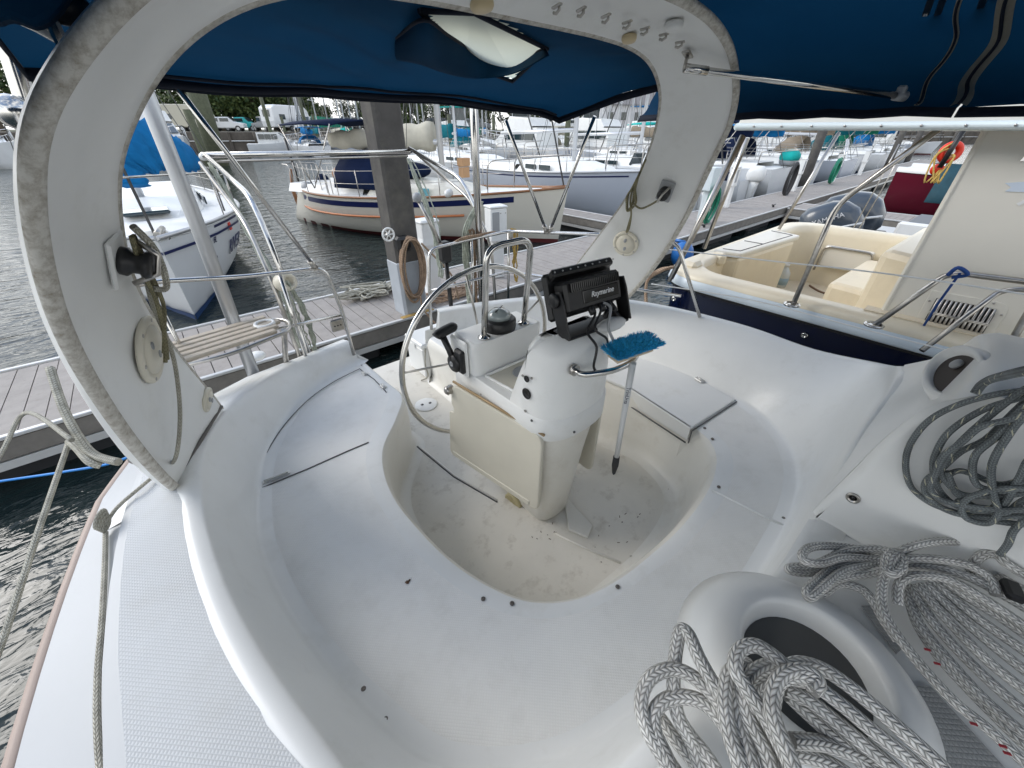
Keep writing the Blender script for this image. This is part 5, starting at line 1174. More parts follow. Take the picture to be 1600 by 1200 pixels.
m = MB(); m.tube(rounded([a+Vector((-.04, q, w)) for q, w in ((.26, -.18), (.25, .12), (-.25, .12), (-.26, -.18))], .08), .012, 8); m.build('seat_hoop', STEELD, fs_)
m = MB(); m.tube(catmull([PZ(1265, 446, .71), PZ(1280, 455, .71), PZ(1302, 462, .71)], 5), .012, 6); m.build('floor_cable', mat('brown_cable', (.22, .13, .08), .6), yt)
b0 = PZ(1217, 447, .70)
bt = thing('water_jug', 'clear plastic jug of pale blue water on the cream cockpit floor', 'jug', b0)
m = MB(); m.lathe(b0, [(.07, 0), (.075, .02), (.075, .14), (.07, .18), (.04, .225), (.028, .24), (.028, .262), (0, .262)], 18); m.build('jug_body', mat('cloudy_plastic', (.60, .64, .64), .25, spec=.5), bt)
m = MB(); m.lathe(b0, [(.0765, .035), (.0765, .12)], 18); m.build('jug_label', mat('pale_blue_label', (.30, .42, .50), .5), bt)
m = MB(); m.lathe(b0, [(.031, .26), (.031, .285), (0, .286)], 14); m.build('jug_cap', GELS, bt)
# cabin side, hardtop
XW = 2.38
m = MB(); m.prism([(XW, .21, 1.30), (XW, .21, 2.42), (XW, -9, 2.42), (XW, -9, 1.30)], (.05, 0, 0)); wl = m.build('cabin_side', CRMW, yt)
m = MB(); m.box((XW+.02, .21, 1.86), (.06, .03, 1.14), bev=.012); m.build('cabin_corner', CRMW, wl)
m = MB(); m.prism([(XW+.05, .20, .70), (5.2, .20, .70), (5.2, .20, 1.2), (XW+.05, .20, 1.2)], (0, -.04, 0)); m.build('cabin_bulkhead', CRM, yt)
m = MB(); m.prism([(2.40, -9, 1.400), (2.40, .3, 1.400), (2.30, .3, 1.400), (2.30, -9, 1.400)], (0, 0, .006)); m.build('side_deck', CRMF, yt)
rf = []
m = MB(); prf = [(2.24, 2.415), (2.24, 2.44), (2.29, 2.525), (2.6, 2.60), (3.2, 2.66), (3.75, 2.60), (4.0, 2.525), (4.06, 2.44), (4.06, 2.415), (3.98, 2.41), (3.2, 2.425), (2.35, 2.41)]  # far side deliberately shaped short so sky light reaches the yacht's cockpit
m.loft([[Vector((x, y, z)) for x, z in prf] for y in (1.42, .5, -1, -4, -9)], closed=True, smooth=False, caps=True); rf = m.build('hardtop', mat('hardtop_cream', (.64, .62, .55), .4, var=.05, vscale=1), yt, bevel=.01)
m = MB(); m.tube([(2.235, 1.42, 2.418), (2.235, -9, 2.418)], .022, 10); m.tube([(2.235, 1.42, 2.418), (4.06, 1.42, 2.418)], .022, 10); m.build('hardtop_edge', mat('edge_tube', (.66, .74, .76), .25, .2), rf)
for k in range(14):
    m = MB(); m.lathe((2.213, 1.3-k*.17, 2.42), [(.006, 0), (.006, .003), (0, .003)], 8, disc_M(Vector((-1, 0, 0)), Vector((0, 1, 0)))); m.build('edge_screw', STEELD, rf)
m = MB(); m.prism([(2.3, 1.38, 2.408), (4.0, 1.38, 2.408), (4.0, -6, 2.408), (2.3, -6, 2.408)], (0, 0, -.006)); m.build('hardtop_lining', mat('tan_lining', (.60, .47, .32), .8), rf)
# steel supports of the hardtop
def post(pts, r=.017, nm='hardtop_post', rd=.05):
    m = MB(); m.tube(rounded([Vector(p) for p in pts], rd), r, 10); return m.build(nm, STEELD, yt)
g1 = PZ(1045, 440, 1.40); post([g1, PX(1160, 212, 2.30)]); post([g1+Vector((.08, .02, 0)), PX(1163, 214, 2.40)], .012)
post([PZ(1100, 388, 1.42), PX(1168, 215, 2.9)], .02)
post([PZ(1217, 358, 1.41), PX(1311, 207, 4.9)], .018)
c = PZ(1240, 474, 1.40); post([c, PX(1307, 320, 2.32), PX(1466, 203, 2.30)], .016, rd=.1)
for (u, v) in ((1237, 476), (1365, 508)):
    p = PZ(u, v, 1.404); m = MB(); m.lathe(p, [(.05, -.004), (.052, .006), (.038, .012), (.034, .004)], 24); o = m.build('rod_holder', STEEL, yt)
    m = MB(); m.lathe(p, [(.036, .003), (0, .002)], 20); m.build('holder_well', BLACKG, o)
post([PZ(1366, 508, 1.40), PX(1475, 431, 2.22), PX(1500, 427, 2.22), PX(1720, 455, 2.22)], .016, 'grab_rail')
post([PZ(1440, 548, 1.38), PX(1560, 456, 2.16), PX(1590, 451, 2.16), PX(1760, 470, 2.16)], .014, 'grab_rail')
post([PX(1555, 578, 2.12), PX(1600, 500, 2.12), PX(1660, 400, 2.12)], .016, 'grab_rail')
for (u, v, u2, v2) in ((1327, 368, 1365, 300), (1336, 368, 1376, 300)): post([PX(u, v, 5.4), PX(u2, v2, 5.4), PX(u2+40, v2-75, 5.4)], .006, 'stay_wire')
# ventilator in the cabin side
def wallp(u, v, d=0): p = PX(u, v, XW-d); return p
V = [wallp(u, v) for u, v in ((1464, 465), (1560, 483), (1518, 548), (1430, 525))]
ctrv = sum(V, Vector())/4
m = MB(); m.prism(rounded([ctrv+(p-ctrv)*1.30 for p in V]+[ctrv+(V[0]-ctrv)*1.30], .06)[1:], (-.006, 0, 0)); fr = m.build('vent_frame', CRMW, yt, bevel=.003)
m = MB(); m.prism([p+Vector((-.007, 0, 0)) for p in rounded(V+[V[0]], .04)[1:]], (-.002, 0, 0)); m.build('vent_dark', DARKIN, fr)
m = MB()
y0, y1, z0, z1 = min(p.y for p in V), max(p.y for p in V), min(p.z for p in V), max(p.z for p in V)
for k in range(13):
    t = (k+.5)/13; a = V[0].lerp(V[1], t); b_ = V[3].lerp(V[2], t); m.tube([a+Vector((-.016, 0, 0)), b_+Vector((-.016, 0, 0))], .0068, 6)
for t in (.33, .36): m.tube([V[0].lerp(V[3], t)+Vector((-.022, 0, 0)), V[1].lerp(V[2], t)+Vector((-.022, 0, 0))], .005, 6)
m.build('vent_bars', STEELD, fr)
for (u, v) in ((1452, 470), (1553, 474), (1565, 492), (1532, 543)):
    p = wallp(u, v, .008); m = MB(); m.lathe(p, [(.006, 0), (.006, .003), (0, .003)], 8, disc_M(Vector((-1, 0, 0)), Vector((0, 1, 0)))); m.build('screw', STEELD, fr)
# letter and pale fish-like swoosh at the edge of what we see
M4 = frame(wallp(1622, 238, .004), (0, -1, 0), (0, 0, 1)); text_mesh('hull_lettering', 'M', STEEL, wl, M4, .13, extrude=.006, shear=.2)
P = [wallp(u, v, .001) for u, v in ((1570, 286), (1600, 284), (1660, 282), (1660, 302), (1600, 300), (1570, 299), (1580, 293))]
m = MB(); m.prism(P, (-.003, 0, 0)); m.build('swoosh_decal', mat('pale_blue_decal', (.62, .70, .80), .3), wl)
P = [wallp(u, v, .001) for u, v in ((1588, 318), (1612, 306), (1614, 309), (1592, 322))]
m = MB(); m.prism(P, (-.003, 0, 0)); m.build('swoosh_decal', GEL, wl)
for (u, v) in ((1053, 467), (1257, 524)):
    p = PX(u, v, 2.175); m = MB(); m.lathe(p, [(.022, 0), (.022, .008), (.013, .012), (.011, .004), (0, .004)], 18, disc_M(Vector((-1, 0, 0)), Vector((0, 1, 0)))); m.build('hull_drain', STEEL, yt)
p = PX(1500, 427, 2.20)
m = MB(); m.tube(catmull([p+Vector((0, .04, -.02)), p+Vector((-.02, .02, .03)), p+Vector((0, -.03, .0)), p+Vector((.01, .02, -.03))], 5), .010, 8); m.tube([p, PX(1465, 475, 2.25), PX(1430, 530, 2.30)], .007, 6); tag(m.build('blue_strap', mat('blue_strap', (.01, .06, .25), .7)), 'blue strap tied round the cream yacht\'s rail by the vent', 'strap')
m = MB(); c = PZ(1036, 428, 1.38)
for k in range(4): m.tube(catmull([c+Vector((-.3, -.1, -.25-.02*k)), c+Vector((-.15, .05, -.06)), c+Vector((.0, .02+.01*k, .02)), c+Vector((.1, -.02, .04)), c+Vector((.16, .03, .02))], 5), .012, 6)
tag(m.build('orange_line', RTAN), 'orange tan mooring line at the corner of the cream yacht', 'rope')
# ---------------------------------------------------------------- other boats of the marina
WHT = mat('white_hull', (.70, .72, .74), .3, var=.06, vscale=1.5)
IVO = mat('ivory_hull', (.64, .61, .53), .3, var=.05, vscale=1)
GRH = mat('pale_grey_hull', (.45, .49, .56), .25, var=.04, vscale=1)
NVY = mat('navy_stripe', (.006, .012, .075), .35)
BTM = mat('red_bottom', (.10, .015, .015), .6)
BBL = mat('blue_bottom', (.01, .05, .16), .5)
TEAK = mat('varnished_teak', (.27, .125, .055), .4, var=.15, vscale=20)
GLS = mat('tinted_window', (.025, .04, .045), .06, coat=.6)
AQUA = mat('aqua_glass', (.12, .30, .34), .12)
CB = canvas('bright_blue_cover', (.01, .17, .42), .1); CT = canvas('teal_cover', (.01, .16, .20), .1); CNV = canvas('dark_navy_cover', (.006, .014, .045), .05)
CTAN = canvas('tan_cover', (.30, .25, .19), .1); CCR = canvas('cream_cover', (.58, .55, .46), .1); CGR = canvas('green_cover', (.01, .16, .10), .1); CTQ = canvas('turquoise_cover', (.02, .48, .44), .1)
MAST = mat('mast_aluminium', (.66, .67, .68), .35, .5)
WIRE = mat('rigging_wire', (.16, .16, .16), .4, .6)
def lp(a, b, t): return a+(b-a)*t
def hull_secs(L, B, fb, fbb, tr, n=16, dr=.3, rake=.12, stem=.06, full=2.2):
    """stern at x=-L/2, bow at +L/2; returns rows of sections keel->sheer (starboard) """
    out = []
    for i in range(n+1):
        t = i/n; w = (1-abs((t-.42)/.58)**full if t > .42 else lp(tr, 1, 1-(1-t/.42)**2))
        w = max(w, .0)*B/2; zs = fb+(fbb-fb)*t**2+.10*fb*((.5-t)**2)*2
        xs = -L/2+L*t
        sec = []
        for (fw, fz, kx) in ((.0, 0, -1), (.55, .12, -.6), (.82, .38, -.25), (.94, .68, .05), (1.0, 1.0, .3)):
            z = -dr+(zs+dr)*fz; e = (fz-.6)
            wl = fw*w if t < .97 else fw*w
            xo = xs+(e*rake*L*.5 if t > .8 else 0)*((t-.8)/.2 if t > .8 else 0)+(e*.08*L*((.2-t)/.2) if t < .2 and tr < .2 else 0)
            sec.append((xo, wl*(1 if fz > .99 else lp(1, .55, max(0, t-.55)/.45*(1-fz))), z))
        out.append(sec)
    return out
def sail(label, x, y, hdg, L=9, B=3.0, fb=.95, fbb=1.25, tr=.7, hm=None, stripe=None, boot=None, cover=None, dodger=None, mastz=11, cabin=True, detail=2, win=None, cat='sailboat', name='sailboat', full=2.2, group=None, rake=.12, mastx=.12, teak=False):
    t = thing(name, label, cat, (x, y, 0), hdg, group)
    hm = hm or WHT; S = hull_secs(L, B, fb, fbb, tr, rake=rake, full=full)
    def P(sec, sg): return [Vector((a, sg*b_, c)) for a, b_, c in sec]
    m = MB()
    for sg in (1, -1): m.loft([P(s_, sg) for s_ in S])
    m.add([Vector((a, b_, c)) for a, b_, c in S[0]]+[Vector((a, -b_, c)) for a, b_, c in S[0][::-1]], [tuple(range(10))])
    m.build('hull', hm, t, local=True)
    def band(z0, z1, mt, nm, d=.006, rel=False, part=t):
        m = MB()
        for sg in (1, -1):
            rows = []
            for s_ in (S[2:15] if rel else S[1:]):
                def at(z):
                    for a, b_ in zip(s_[:-1], s_[1:]):
                        if a[2] <= z <= b_[2]:
                            f = (z-a[2])/max(1e-6, b_[2]-a[2]); return Vector((lp(a[0], b_[0], f), sg*(lp(a[1], b_[1], f)+d), z))
                    return Vector((s_[-1][0], sg*(s_[-1][1]+d), z))
                za, zb_ = (s_[-1][2]+z0, s_[-1][2]+z1) if rel else (z0, z1); rows.append([at(za), at(zb_)])
            m.loft(rows)
        return m.build(nm, mt, part, local=True)
    if boot: band(-.05, .10, boot, 'boot_stripe')
    if stripe: band(stripe[1], stripe[2], stripe[0], 'hull_stripe', rel=True)
    m = MB(); m.loft([[Vector((s_[-1][0], s_[-1][1]*f, s_[-1][2]-.03+.05*(1-f*f))) for f in (1, .6, .25, -.25, -.6, -1)] for s_ in S]); m.build('deck', GELS, t, local=True)
    if detail > 1:
        m = MB()
        for sg in (1, -1): m.tube([Vector((s_[-1][0], sg*(s_[-1][1]+.005), s_[-1][2]+.015)) for s_ in S], .028, 6)
        m.build('toe_rail', TEAK if teak else ALU, t, local=True)
    zd = fb+.0
    if cabin:
        m = MB(); cw = B*.30
        pr = [(-.10*L, cw, .0), (-.06*L, cw*1.02, .38), (.14*L, cw*.86, .36), (.24*L, cw*.55, .24), (.30*L, cw*.3, .0)]
        secs = [[Vector((a, b_*k, zd-.05+(h+.05)*q)) for k, q in ((1.1, 0), (1.0, .82), (.86, 1.0), (.4, 1.06), (-.4, 1.06), (-.86, 1.0), (-1.0, .82), (-1.1, 0))] for a, b_, h in pr]
        m.loft(secs, smooth=False); m.add(secs[0], [tuple(range(8))]); cb = m.build('cabin', hm if teak else GEL, t, local=True, bevel=.03)
        if detail > 0:
            for sg in (1, -1):
                for k in range(3 if win else 2):
                    xa = (-.04+.07*k)*L; ww = .055*L if not win else .036*L
                    m = MB(); m.box((xa+ww/2, sg*(cw*1.035-.012*k*k*.3*L/9), zd+.20), (ww, .03, .15 if not win else .20), bev=.012); m.build('cabin_window', win or GLS, cb, local=True)
        m = MB(); m.loft([[Vector((a, sg*b_, z)) for sg, b_, z in ((1, B*.30, zd+.02), (1, B*.26, zd+.22), (-1, B*.26, zd+.22), (-1, B*.30, zd+.02))] for a in (-.42*L, -.11*L)], smooth=False); m.build('cockpit_coaming', GEL, t, local=True)
    mx = mastx*L
    if mastz:
        m = MB(); m.tube([(mx, 0, zd+.3), (mx-.1, 0, mastz)], .075 if L < 12 else .1, 8); ms = m.build('mast', MAST, t, local=True)
        m = MB()
        for a in (.45, .72): m.tube([(mx, -.5, lp(zd, mastz, a)), (mx, .5, lp(zd, mastz, a))], .022, 6)
        m.build('spreaders', MAST, ms, local=True)
        m = MB(); r_ = .007 if detail > 1 else .012
        for sg in (1, -1):
            m.tube([(mx-.2, sg*B*.46, zd), (mx, sg*.5, lp(zd, mastz, .45)), (mx, sg*.5, lp(zd, mastz, .72)), (mx-.1, 0, mastz)], r_, 5); m.tube([(mx-.5, sg*B*.46, zd), (mx, 0, lp(zd, mastz, .45))], r_, 5)
        m.tube([(L/2, 0, fbb), (mx-.1, 0, mastz)], r_*2.6, 6); m.tube([(-L/2, 0, fb), (mx-.1, 0, mastz)], r_, 5); m.build('rigging', WIRE, ms, local=True)
        m = MB(); m.tube([(mx, 0, zd+1.25), (mx-.40*L, 0, zd+1.15)], .06, 8); bm = m.build('boom', MAST, ms, local=True)
        if cover:
            m = MB(); N_ = 22
            m.loft([[Vector((mx-.02*L-.39*L*i/N_, math.cos(a)*(.11+.05*(1-i/N_)+.016*math.sin(i*2.1+a*2)), zd+1.36-.1*i/N_+math.sin(a)*(.20+.12*(1-i/N_)+.03*math.sin(i*1.7)))) for a in [6.283*k/10 for k in range(10)]] for i in range(N_+1)], closed=True, caps=True)
            m.build('sail_cover', cover, bm, local=True)
    if dodger:
        m = MB(); m.loft([[Vector((-.10*L+a, math.sin(b_)*B*.33, zd+.2+h*max(0, math.cos(b_)))) for b_ in [-1.57+3.14*k/10 for k in range(11)]] for a, h in ((.5, .35), (.15, .75), (-.5, .85), (-.9, .8))]); m.build('dodger', dodger, t, local=True, solid=.02)
        m = MB(); m.loft([[Vector((-.25*L+a, b_*B*.40, zd+1.75-.12*b_*b_-.04*abs(a))) for b_ in (-1, -.6, 0, .6, 1)] for a in (-.8, 0, .9)]); bi = m.build('bimini', dodger, t, local=True, solid=.03)
        for sg in (1, -1):
            m = MB()
            for a in (-.8, .9): m.tube([(-.25*L+a, sg*B*.40, zd+1.62), (-.25*L, sg*B*.43, zd+.2)], .014, 6)
            m.build('bimini_frame', STEELD, bi, local=True)
    if detail > 0:
        m = MB(); bx = L/2
        s9 = S[int(.86*16)]; w9 = s9[-1][1]
        m.tube(rounded([(s9[-1][0], w9, fbb+.02), (s9[-1][0]+.02, w9, fbb+.6), (bx+.15, 0, fbb+.72), (s9[-1][0]+.02, -w9, fbb+.6), (s9[-1][0], -w9, fbb+.02)], .2), .015, 6); m.build('pulpit', STEELD, t, local=True)
        w0 = max(S[0][-1][1], .35)
        m = MB(); pw = S[1][-1][1]*.96; m.tube(rounded([(-L*.44, pw, fb), (-L*.44, pw, fb+.65), (-L/2, min(w0, pw), fb+.65), (-L/2, -min(w0, pw), fb+.65), (-L*.44, -pw, fb+.65), (-L*.44, -pw, fb)], .15), .015, 6); m.build('pushpit', STEELD, t, local=True)
        m = MB()
        for sg in (1, -1):
            for q in (.6, .32): m.tube([Vector((s_[-1][0], sg*s_[-1][1]*.97, s_[-1][2]+q)) for s_ in S[1:14]], .006, 4)
            for k in (3, 5, 7, 9, 11, 13): m.tube([(S[k][-1][0], sg*S[k][-1][1]*.97, S[k][-1][2]), (S[k][-1][0], sg*S[k][-1][1]*.97, S[k][-1][2]+.62)], .011, 5)
        m.build('lifelines', STEELD, t, local=True)
    return t
H_N = -math.pi/2        # bow towards the dock / us
H_A = math.pi/2
# sloop end-on to the left, its name on the bow
bw = sail('white sloop with blue hull lines, bow pointing at our perch seat', -1.15, 11.6, H_N, L=9.4, B=3.2, fb=.98, fbb=1.22, tr=.65, hm=WHT, stripe=(NVY, -.09, -.05), boot=BBL, mastz=12, detail=2, cover=None, full=2.6, rake=.16)
S_ = hull_secs(9.4, 3.2, .98, 1.22, .65, full=2.6, rake=.16)
def bowtxt(body, fx, z, size, mt, nm, side=-1):
    # on the side that faces +X in the world (local +y after turning -90 degrees)
    i = int(fx*16); f = fx*16-i
    def at(i, z):
        s_ = S_[i]
        for a, b_ in zip(s_[:-1], s_[1:]):
            if a[2] <= z <= b_[2]:
                k = (z-a[2])/(b_[2]-a[2]); return Vector((lp(a[0], b_[0], k), lp(a[1], b_[1], k), z))
    p = at(i, z).lerp(at(i+1, z), f); q = at(i+1, z)-at(i, z); up = at(i, z+.12)-at(i, z)
    xa = -q.normalized()                       # reads from bow to stern on this side
    M4 = frame(p+Vector((0, .02, 0)), xa, up); return text_mesh(nm, body, mt, bw, M4, size, extrude=.004, shear=.15, local=True)
bowtxt('RIVER', .76, .62, .36, NVY, 'boat_name'); bowtxt('B', .885, .58, .30, NVY, 'boat_name'); bowtxt('FL', .88, .93, .13, NVY, 'bow_number')
# registration sticker
m = MB(); s_ = S_[13]; p = Vector((s_[-1][0]-.1, s_[-1][1]*.985+.02, .98)); m.box(p, (.12, .02, .12), rz=-.35); m.build('registration_sticker', mat('red_sticker', (.55, .05, .03), .5), bw, local=True)
for z0, nm in ((-.20, 'hull_stripe'),):
    m = MB()
    for sg in (1, -1): m.loft([[Vector((s2[-1][0]-.01, sg*(s2[-1][1]*.985+.006), s2[-1][2]-.19)), Vector((s2[-1][0]-.01, sg*(s2[-1][1]*.99+.006), s2[-1][2]-.155))] for s2 in S_])
    m.build(nm, NVY, bw, local=True)
m = MB(); m.box((4.55, 0, 1.24), (.5, .28, .06), bev=.02); m.tube([(4.3, .1, 1.28), (4.85, .02, 1.30)], .04, 8); m.build('anchor_roller', STEELD, bw, local=True)
m = MB(); m.box((2.2, 0, 1.25), (.62, .62, .06), bev=.02); m.build('deck_hatch', GLS, bw, local=True)
# bright blue sail hanging over its foredeck
bl = thing('furled_sail', 'bright blue covered sail drooping over the white sloop\'s foredeck', 'sail cover', (-2.2, 9.2, 1.5))
p0, p1, p2, p3 = PD(268, 236, 9.6), PD(225, 222, 9.2), PD(200, 240, 8.8), PD(210, 290, 8.6)
path = catmull([PD(300, 246, 10.2), p0, p1, p2, PD(196, 262, 8.7), p3], 9); N_ = len(path)
m = MB(); secs = []
for i, p in enumerate(path):
    t = (path[min(i+1, N_-1)]-path[max(i-1, 0)]).normalized(); a = t.cross(Vector((.5, -.8, .3))).normalized(); b_ = t.cross(a)
    w = .20+.16*math.sin(math.pi*min(1, i/N_*1.2)); secs.append([p+a*(math.cos(k/14*6.283)*w*(1+.18*math.sin(i*1.9+k*1.3)))+b_*(math.sin(k/14*6.283)*w*.5*(1+.25*math.sin(i*1.3+k*2.1))) for k in range(14)])
m.loft(secs, closed=True, caps=True); m.build('sail_bundle', CB, bl)
# classic double-ended cutter
cx, cy = 4.55, 10.75; hd = math.atan2(-7.9, 3.9)
cl_ = sail('ivory double ended cutter with navy sheer band, orange strake and teak trim', cx, cy, hd, L=8.7, B=3.0, fb=.90, fbb=1.22, tr=.12, hm=IVO, stripe=(NVY, -.21, -.08), boot=BTM, cover=CCR, dodger=CNV, mastz=13, detail=2, win=AQUA, teak=True, rake=.05, full=2.0)
S2 = hull_secs(8.7, 3.0, .90, 1.22, .12, rake=.05, full=2.0)
m = MB()
for sg in (1, -1): m.tube([Vector((s_[-1][0], sg*(s_[-1][1]*.985+.01), s_[-1][2]-.42)) for s_ in S2[:13]], .028, 6)
m.build('rub_strake', mat('orange_strake', (.50, .17, .06), .45), cl_, local=True)
m = MB(); m.tube([(3.8, 0, 1.22), (4.42, 0, 1.28)], .05, 8); m.build('bowsprit', TEAK, cl_, local=True)
m = MB(); m.tube([(-4.4, 0, -.2), (-4.55, 0, .8), (-4.4, 0, 1.4)], [.05, .06, .04], 6); m.build('rudder_post', TEAK, cl_, local=True)
m = MB(); m.tube([(-4.2, 0, .9), (-4.35, .05, 2.2)], .035, 8); m.build('stern_staff', BLACK, cl_, local=True)
for k, (a, b_, c, mt, nm) in enumerate(((-3.5, .3, 1.1, CNV, 'stern_bundle'), (-2.2, -.3, 1.35, TEAK, 'cockpit_box'), (-2.7, .3, 1.3, CNV, 'stern_bundle'), (-3.1, -.7, 1.0, GREYPL, 'stern_fender'))):
    m = MB(); m.ball((a, b_, c), .20, 10, (1.1, .8, .9)); m.build(nm, mt, cl_, local=True)
m = MB()
for k in range(9): m.tube([(-3.9+k*.3, -.3-.11*k, .95), (-3.9+k*.3, -.3-.11*k, 1.6)], .012, 5)
m.build('stern_stanchions', STEELD, cl_, local=True)
m = MB(); m.ball((-.1, .1, 1.48), .5, 12, (1.4, .8, .42)); m.build('covered_dinghy', CNV, cl_, local=True)
bx_ = thing('cardboard_box', 'brown cardboard boxes stacked on the ivory cutter\'s cabin', 'box', (5.3, 9.6, 1.55))
m = MB(); m.box((5.4, 9.4, 1.50), (.20, .20, .26)); m.box((5.4, 9.4, 1.72), (.24, .24, .17)); m.build('box_stack', mat('cardboard', (.42, .25, .13), .8), bx_)
# grey hulled sloop and the teal-covered sloop beyond
sail('pale grey hulled sloop with blue bottom lying behind the port arch leg', 10.35, 11.0, H_N, L=9.6, B=3.2, fb=1.15, fbb=1.42, tr=.75, hm=GRH, stripe=(NVY, -.13, -.09), boot=BBL, mastz=12.5, detail=2, cover=None, dodger=None, mastx=.1)
sail('white sloop with a teal boom cover behind the ivory cutter', 12.2, 19.0, H_N+.1, L=10, B=3.3, fb=1.0, fbb=1.3, hm=WHT, boot=BBL, mastz=13, cover=CT, detail=1, mastx=-.08)
sail('white sloop with an open deck and blue hatch cover near the teal boom cover', 15.4, 12.0, H_N, L=9.5, B=3.2, fb=1.05, fbb=1.3, hm=WHT, stripe=(NVY, -.2, -.12), boot=BBL, mastz=12, cover=None, detail=1, dodger=None)
# stern-to boats along the far side of the main dock
spec = [(19.2, 'white sloop stern-to the dock with navy bimini, nearest beyond the arch leg', CNV, CNV, WHT), (23.2, 'white sloop stern-to the dock with dark blue dodger, second beyond the arch leg', CB, CNV, WHT), (27.4, 'pale grey sloop stern-to the dock with no covers', None, None, GRH),
        (31.8, 'white sloop stern-to the dock with tan canvas', CTAN, CTAN, WHT), (36.5, 'white sloop stern-to the dock with teal canvas', CT, CT, WHT), (41.5, 'white sloop far along the dock with green canvas', CGR, CGR, WHT), (47, 'white sloop farthest along the dock with blue canvas', CB, CB, WHT)]
for k, (x, lb, cv, dg, hm) in enumerate(spec):
    sail(lb, x, 11.2+.3*(k % 2), H_A, L=9.6+.4*(k % 3), B=3.3, fb=1.05, fbb=1.3, tr=.78, hm=hm, stripe=(NVY, -.2, -.15), boot=BBL, mastz=11.5+k % 3, cover=cv, dodger=dg, detail=1, mastx=.08, group='sloops moored stern-to the main dock')
# white scoop transoms with stern platforms seen right of the arch leg
def scoop(x, y, label):
    t = thing('skiff', label, 'boat', (x, y, 0), H_A)
    S9 = hull_secs(5.2, 2.1, .75, 1.0, .9); m = MB()
    for sg in (1, -1): m.loft([[Vector((a, sg*b_, c)) for a, b_, c in s_] for s_ in S9])
    m.add([Vector((a, b_, c)) for a, b_, c in S9[0]]+[Vector((a, -b_, c)) for a, b_, c in S9[0][::-1]], [tuple(range(10))]); m.build('hull', WHT, t, local=True)
    m = MB(); m.loft([[Vector((s_[-1][0], s_[-1][1]*f*.86, s_[-1][2]-.3)) for f in (1, 0, -1)] for s_ in S9]); m.build('floor', GELS, t, local=True)
    m = MB(); m.box((-.3, 0, .95), (.7, .7, .9), bev=.08); cs_ = m.build('console', GEL, t, local=True)
    m = MB(); m.box((-.05, 0, 1.55), (.06, .66, .4), M=Matrix.Rotation(-.4, 3, 'Y')); m.build('windscreen', GLS, cs_, local=True)
    m = MB(); m.box((-1.3, 0, .85), (.5, .9, .5), bev=.06); m.build('seat', CNV, t, local=True)
    return t
def outboard(label, p, rz, s=1.0, mt=None, tilt=0, txt=None):
    t = thing('outboard_motor', label, 'outboard', p, rz, 'outboard motors')
    M = Matrix.Rotation(tilt, 3, 'Y')
    secs = []
    for (z, l, w, xo) in ((0, .36, .15, 0), (.06, .46, .20, .01), (.22, .50, .225, .02), (.40, .46, .22, .01), (.52, .36, .18, -.02), (.58, .2, .10, -.05)):
        secs.append([M @ Vector((xo*s+s*l*.75*math.copysign(abs(math.cos(a))**.7, math.cos(a)), s*w*math.copysign(abs(math.sin(a))**.7, math.sin(a)), s*z)) for a in [6.283*k/18 for k in range(18)]])
    m = MB(); m.loft(secs, closed=True, caps=True); cw = m.build('cowling', mt or BLACK, t, local=True)
    m = MB(); m.loft([[M @ Vector((xo*s+s*.16*math.cos(a)*k, s*.11*math.sin(a)*k, s*z)) for a in [6.283*q/10 for q in range(10)]] for z, k, xo in ((.0, 1.3, .0), (-.3, .9, .04), (-.75, .75, .05), (-.8, .5, .05))], closed=True, caps=True); m.build('leg', mt or BLACK, t, local=True)
    m = MB(); m.box(M @ Vector((.28*s, 0, -.15*s)), (.18*s, .2*s, .3*s), bev=.02); m.build('clamp_bracket', BLACK, t, local=True)
    m = MB(); m.tube([M @ Vector((-.34*s, -.235*s, .30*s)), M @ Vector((.34*s, -.235*s, .22*s))], .014*s, 6); m.build('cowl_stripe', GELS, cw, local=True)
    if txt:
        M4 = Matrix.Translation(M @ Vector((0, -.232*s, .40*s))) @ (M @ Matrix(((1, 0, 0), (0, 0, -1), (0, 1, 0)))).to_4x4(); text_mesh('cowl_lettering', txt, MATS['white_print'], cw, M4, .085*s, extrude=.006, local=True)
    return t
scoop(12.6, 9.1, 'white centre console skiff right of the arch leg, stern to the dock')
scoop(16.9, 9.3, 'white open skiff behind the green hose stand')
outboard('white outboard motor on the skiff right of the arch leg', (12.6, 6.35, .75), H_A, .9, GEL); outboard('white outboard motor on the skiff behind the green hose', (16.9, 6.55, .75), H_A, .9, GEL)
ob = mat('steel_blue_cowl', (.045, .06, .08), .3, coat=.5)
outboard('big steel blue outboard motor standing just beyond the cream yacht\'s far gunwale', (7.35, 1.58, .80), rad(-72), 1.15, ob, rad(-26), 'YAMAHA')
outboard('second steel blue outboard motor, half hidden beside the first', (7.95, 1.5, .86), rad(-76), 1.2, ob, rad(-20))
# small open boat carrying the blue outboards
bb = thing('bay_boat', 'white bay boat with a grey padded seat beyond the cream yacht', 'boat', (8.6, -.8, 0), H_N)
S9 = hull_secs(5.6, 2.3, .8, 1.1, .9); m = MB()
for sg in (1, -1): m.loft([[Vector((a, sg*b_, c)) for a, b_, c in s_] for s_ in S9])
m.add([Vector((a, b_, c)) for a, b_, c in S9[0]]+[Vector((a, -b_, c)) for a, b_, c in S9[0][::-1]], [tuple(range(10))]); m.build('hull', WHT, bb, local=True)
m = MB(); m.loft([[Vector((s_[-1][0], s_[-1][1]*f*.86, s_[-1][2]-.25)) for f in (1, 0, -1)] for s_ in S9]); m.build('floor', GELS, bb, local=True)
m = MB(); m.box((-1.2, 0, 1.0), (1.0, 1.5, .30), bev=.06); m.build('padded_seat', mat('grey_upholstery', (.16, .17, .18), .7), bb, local=True)
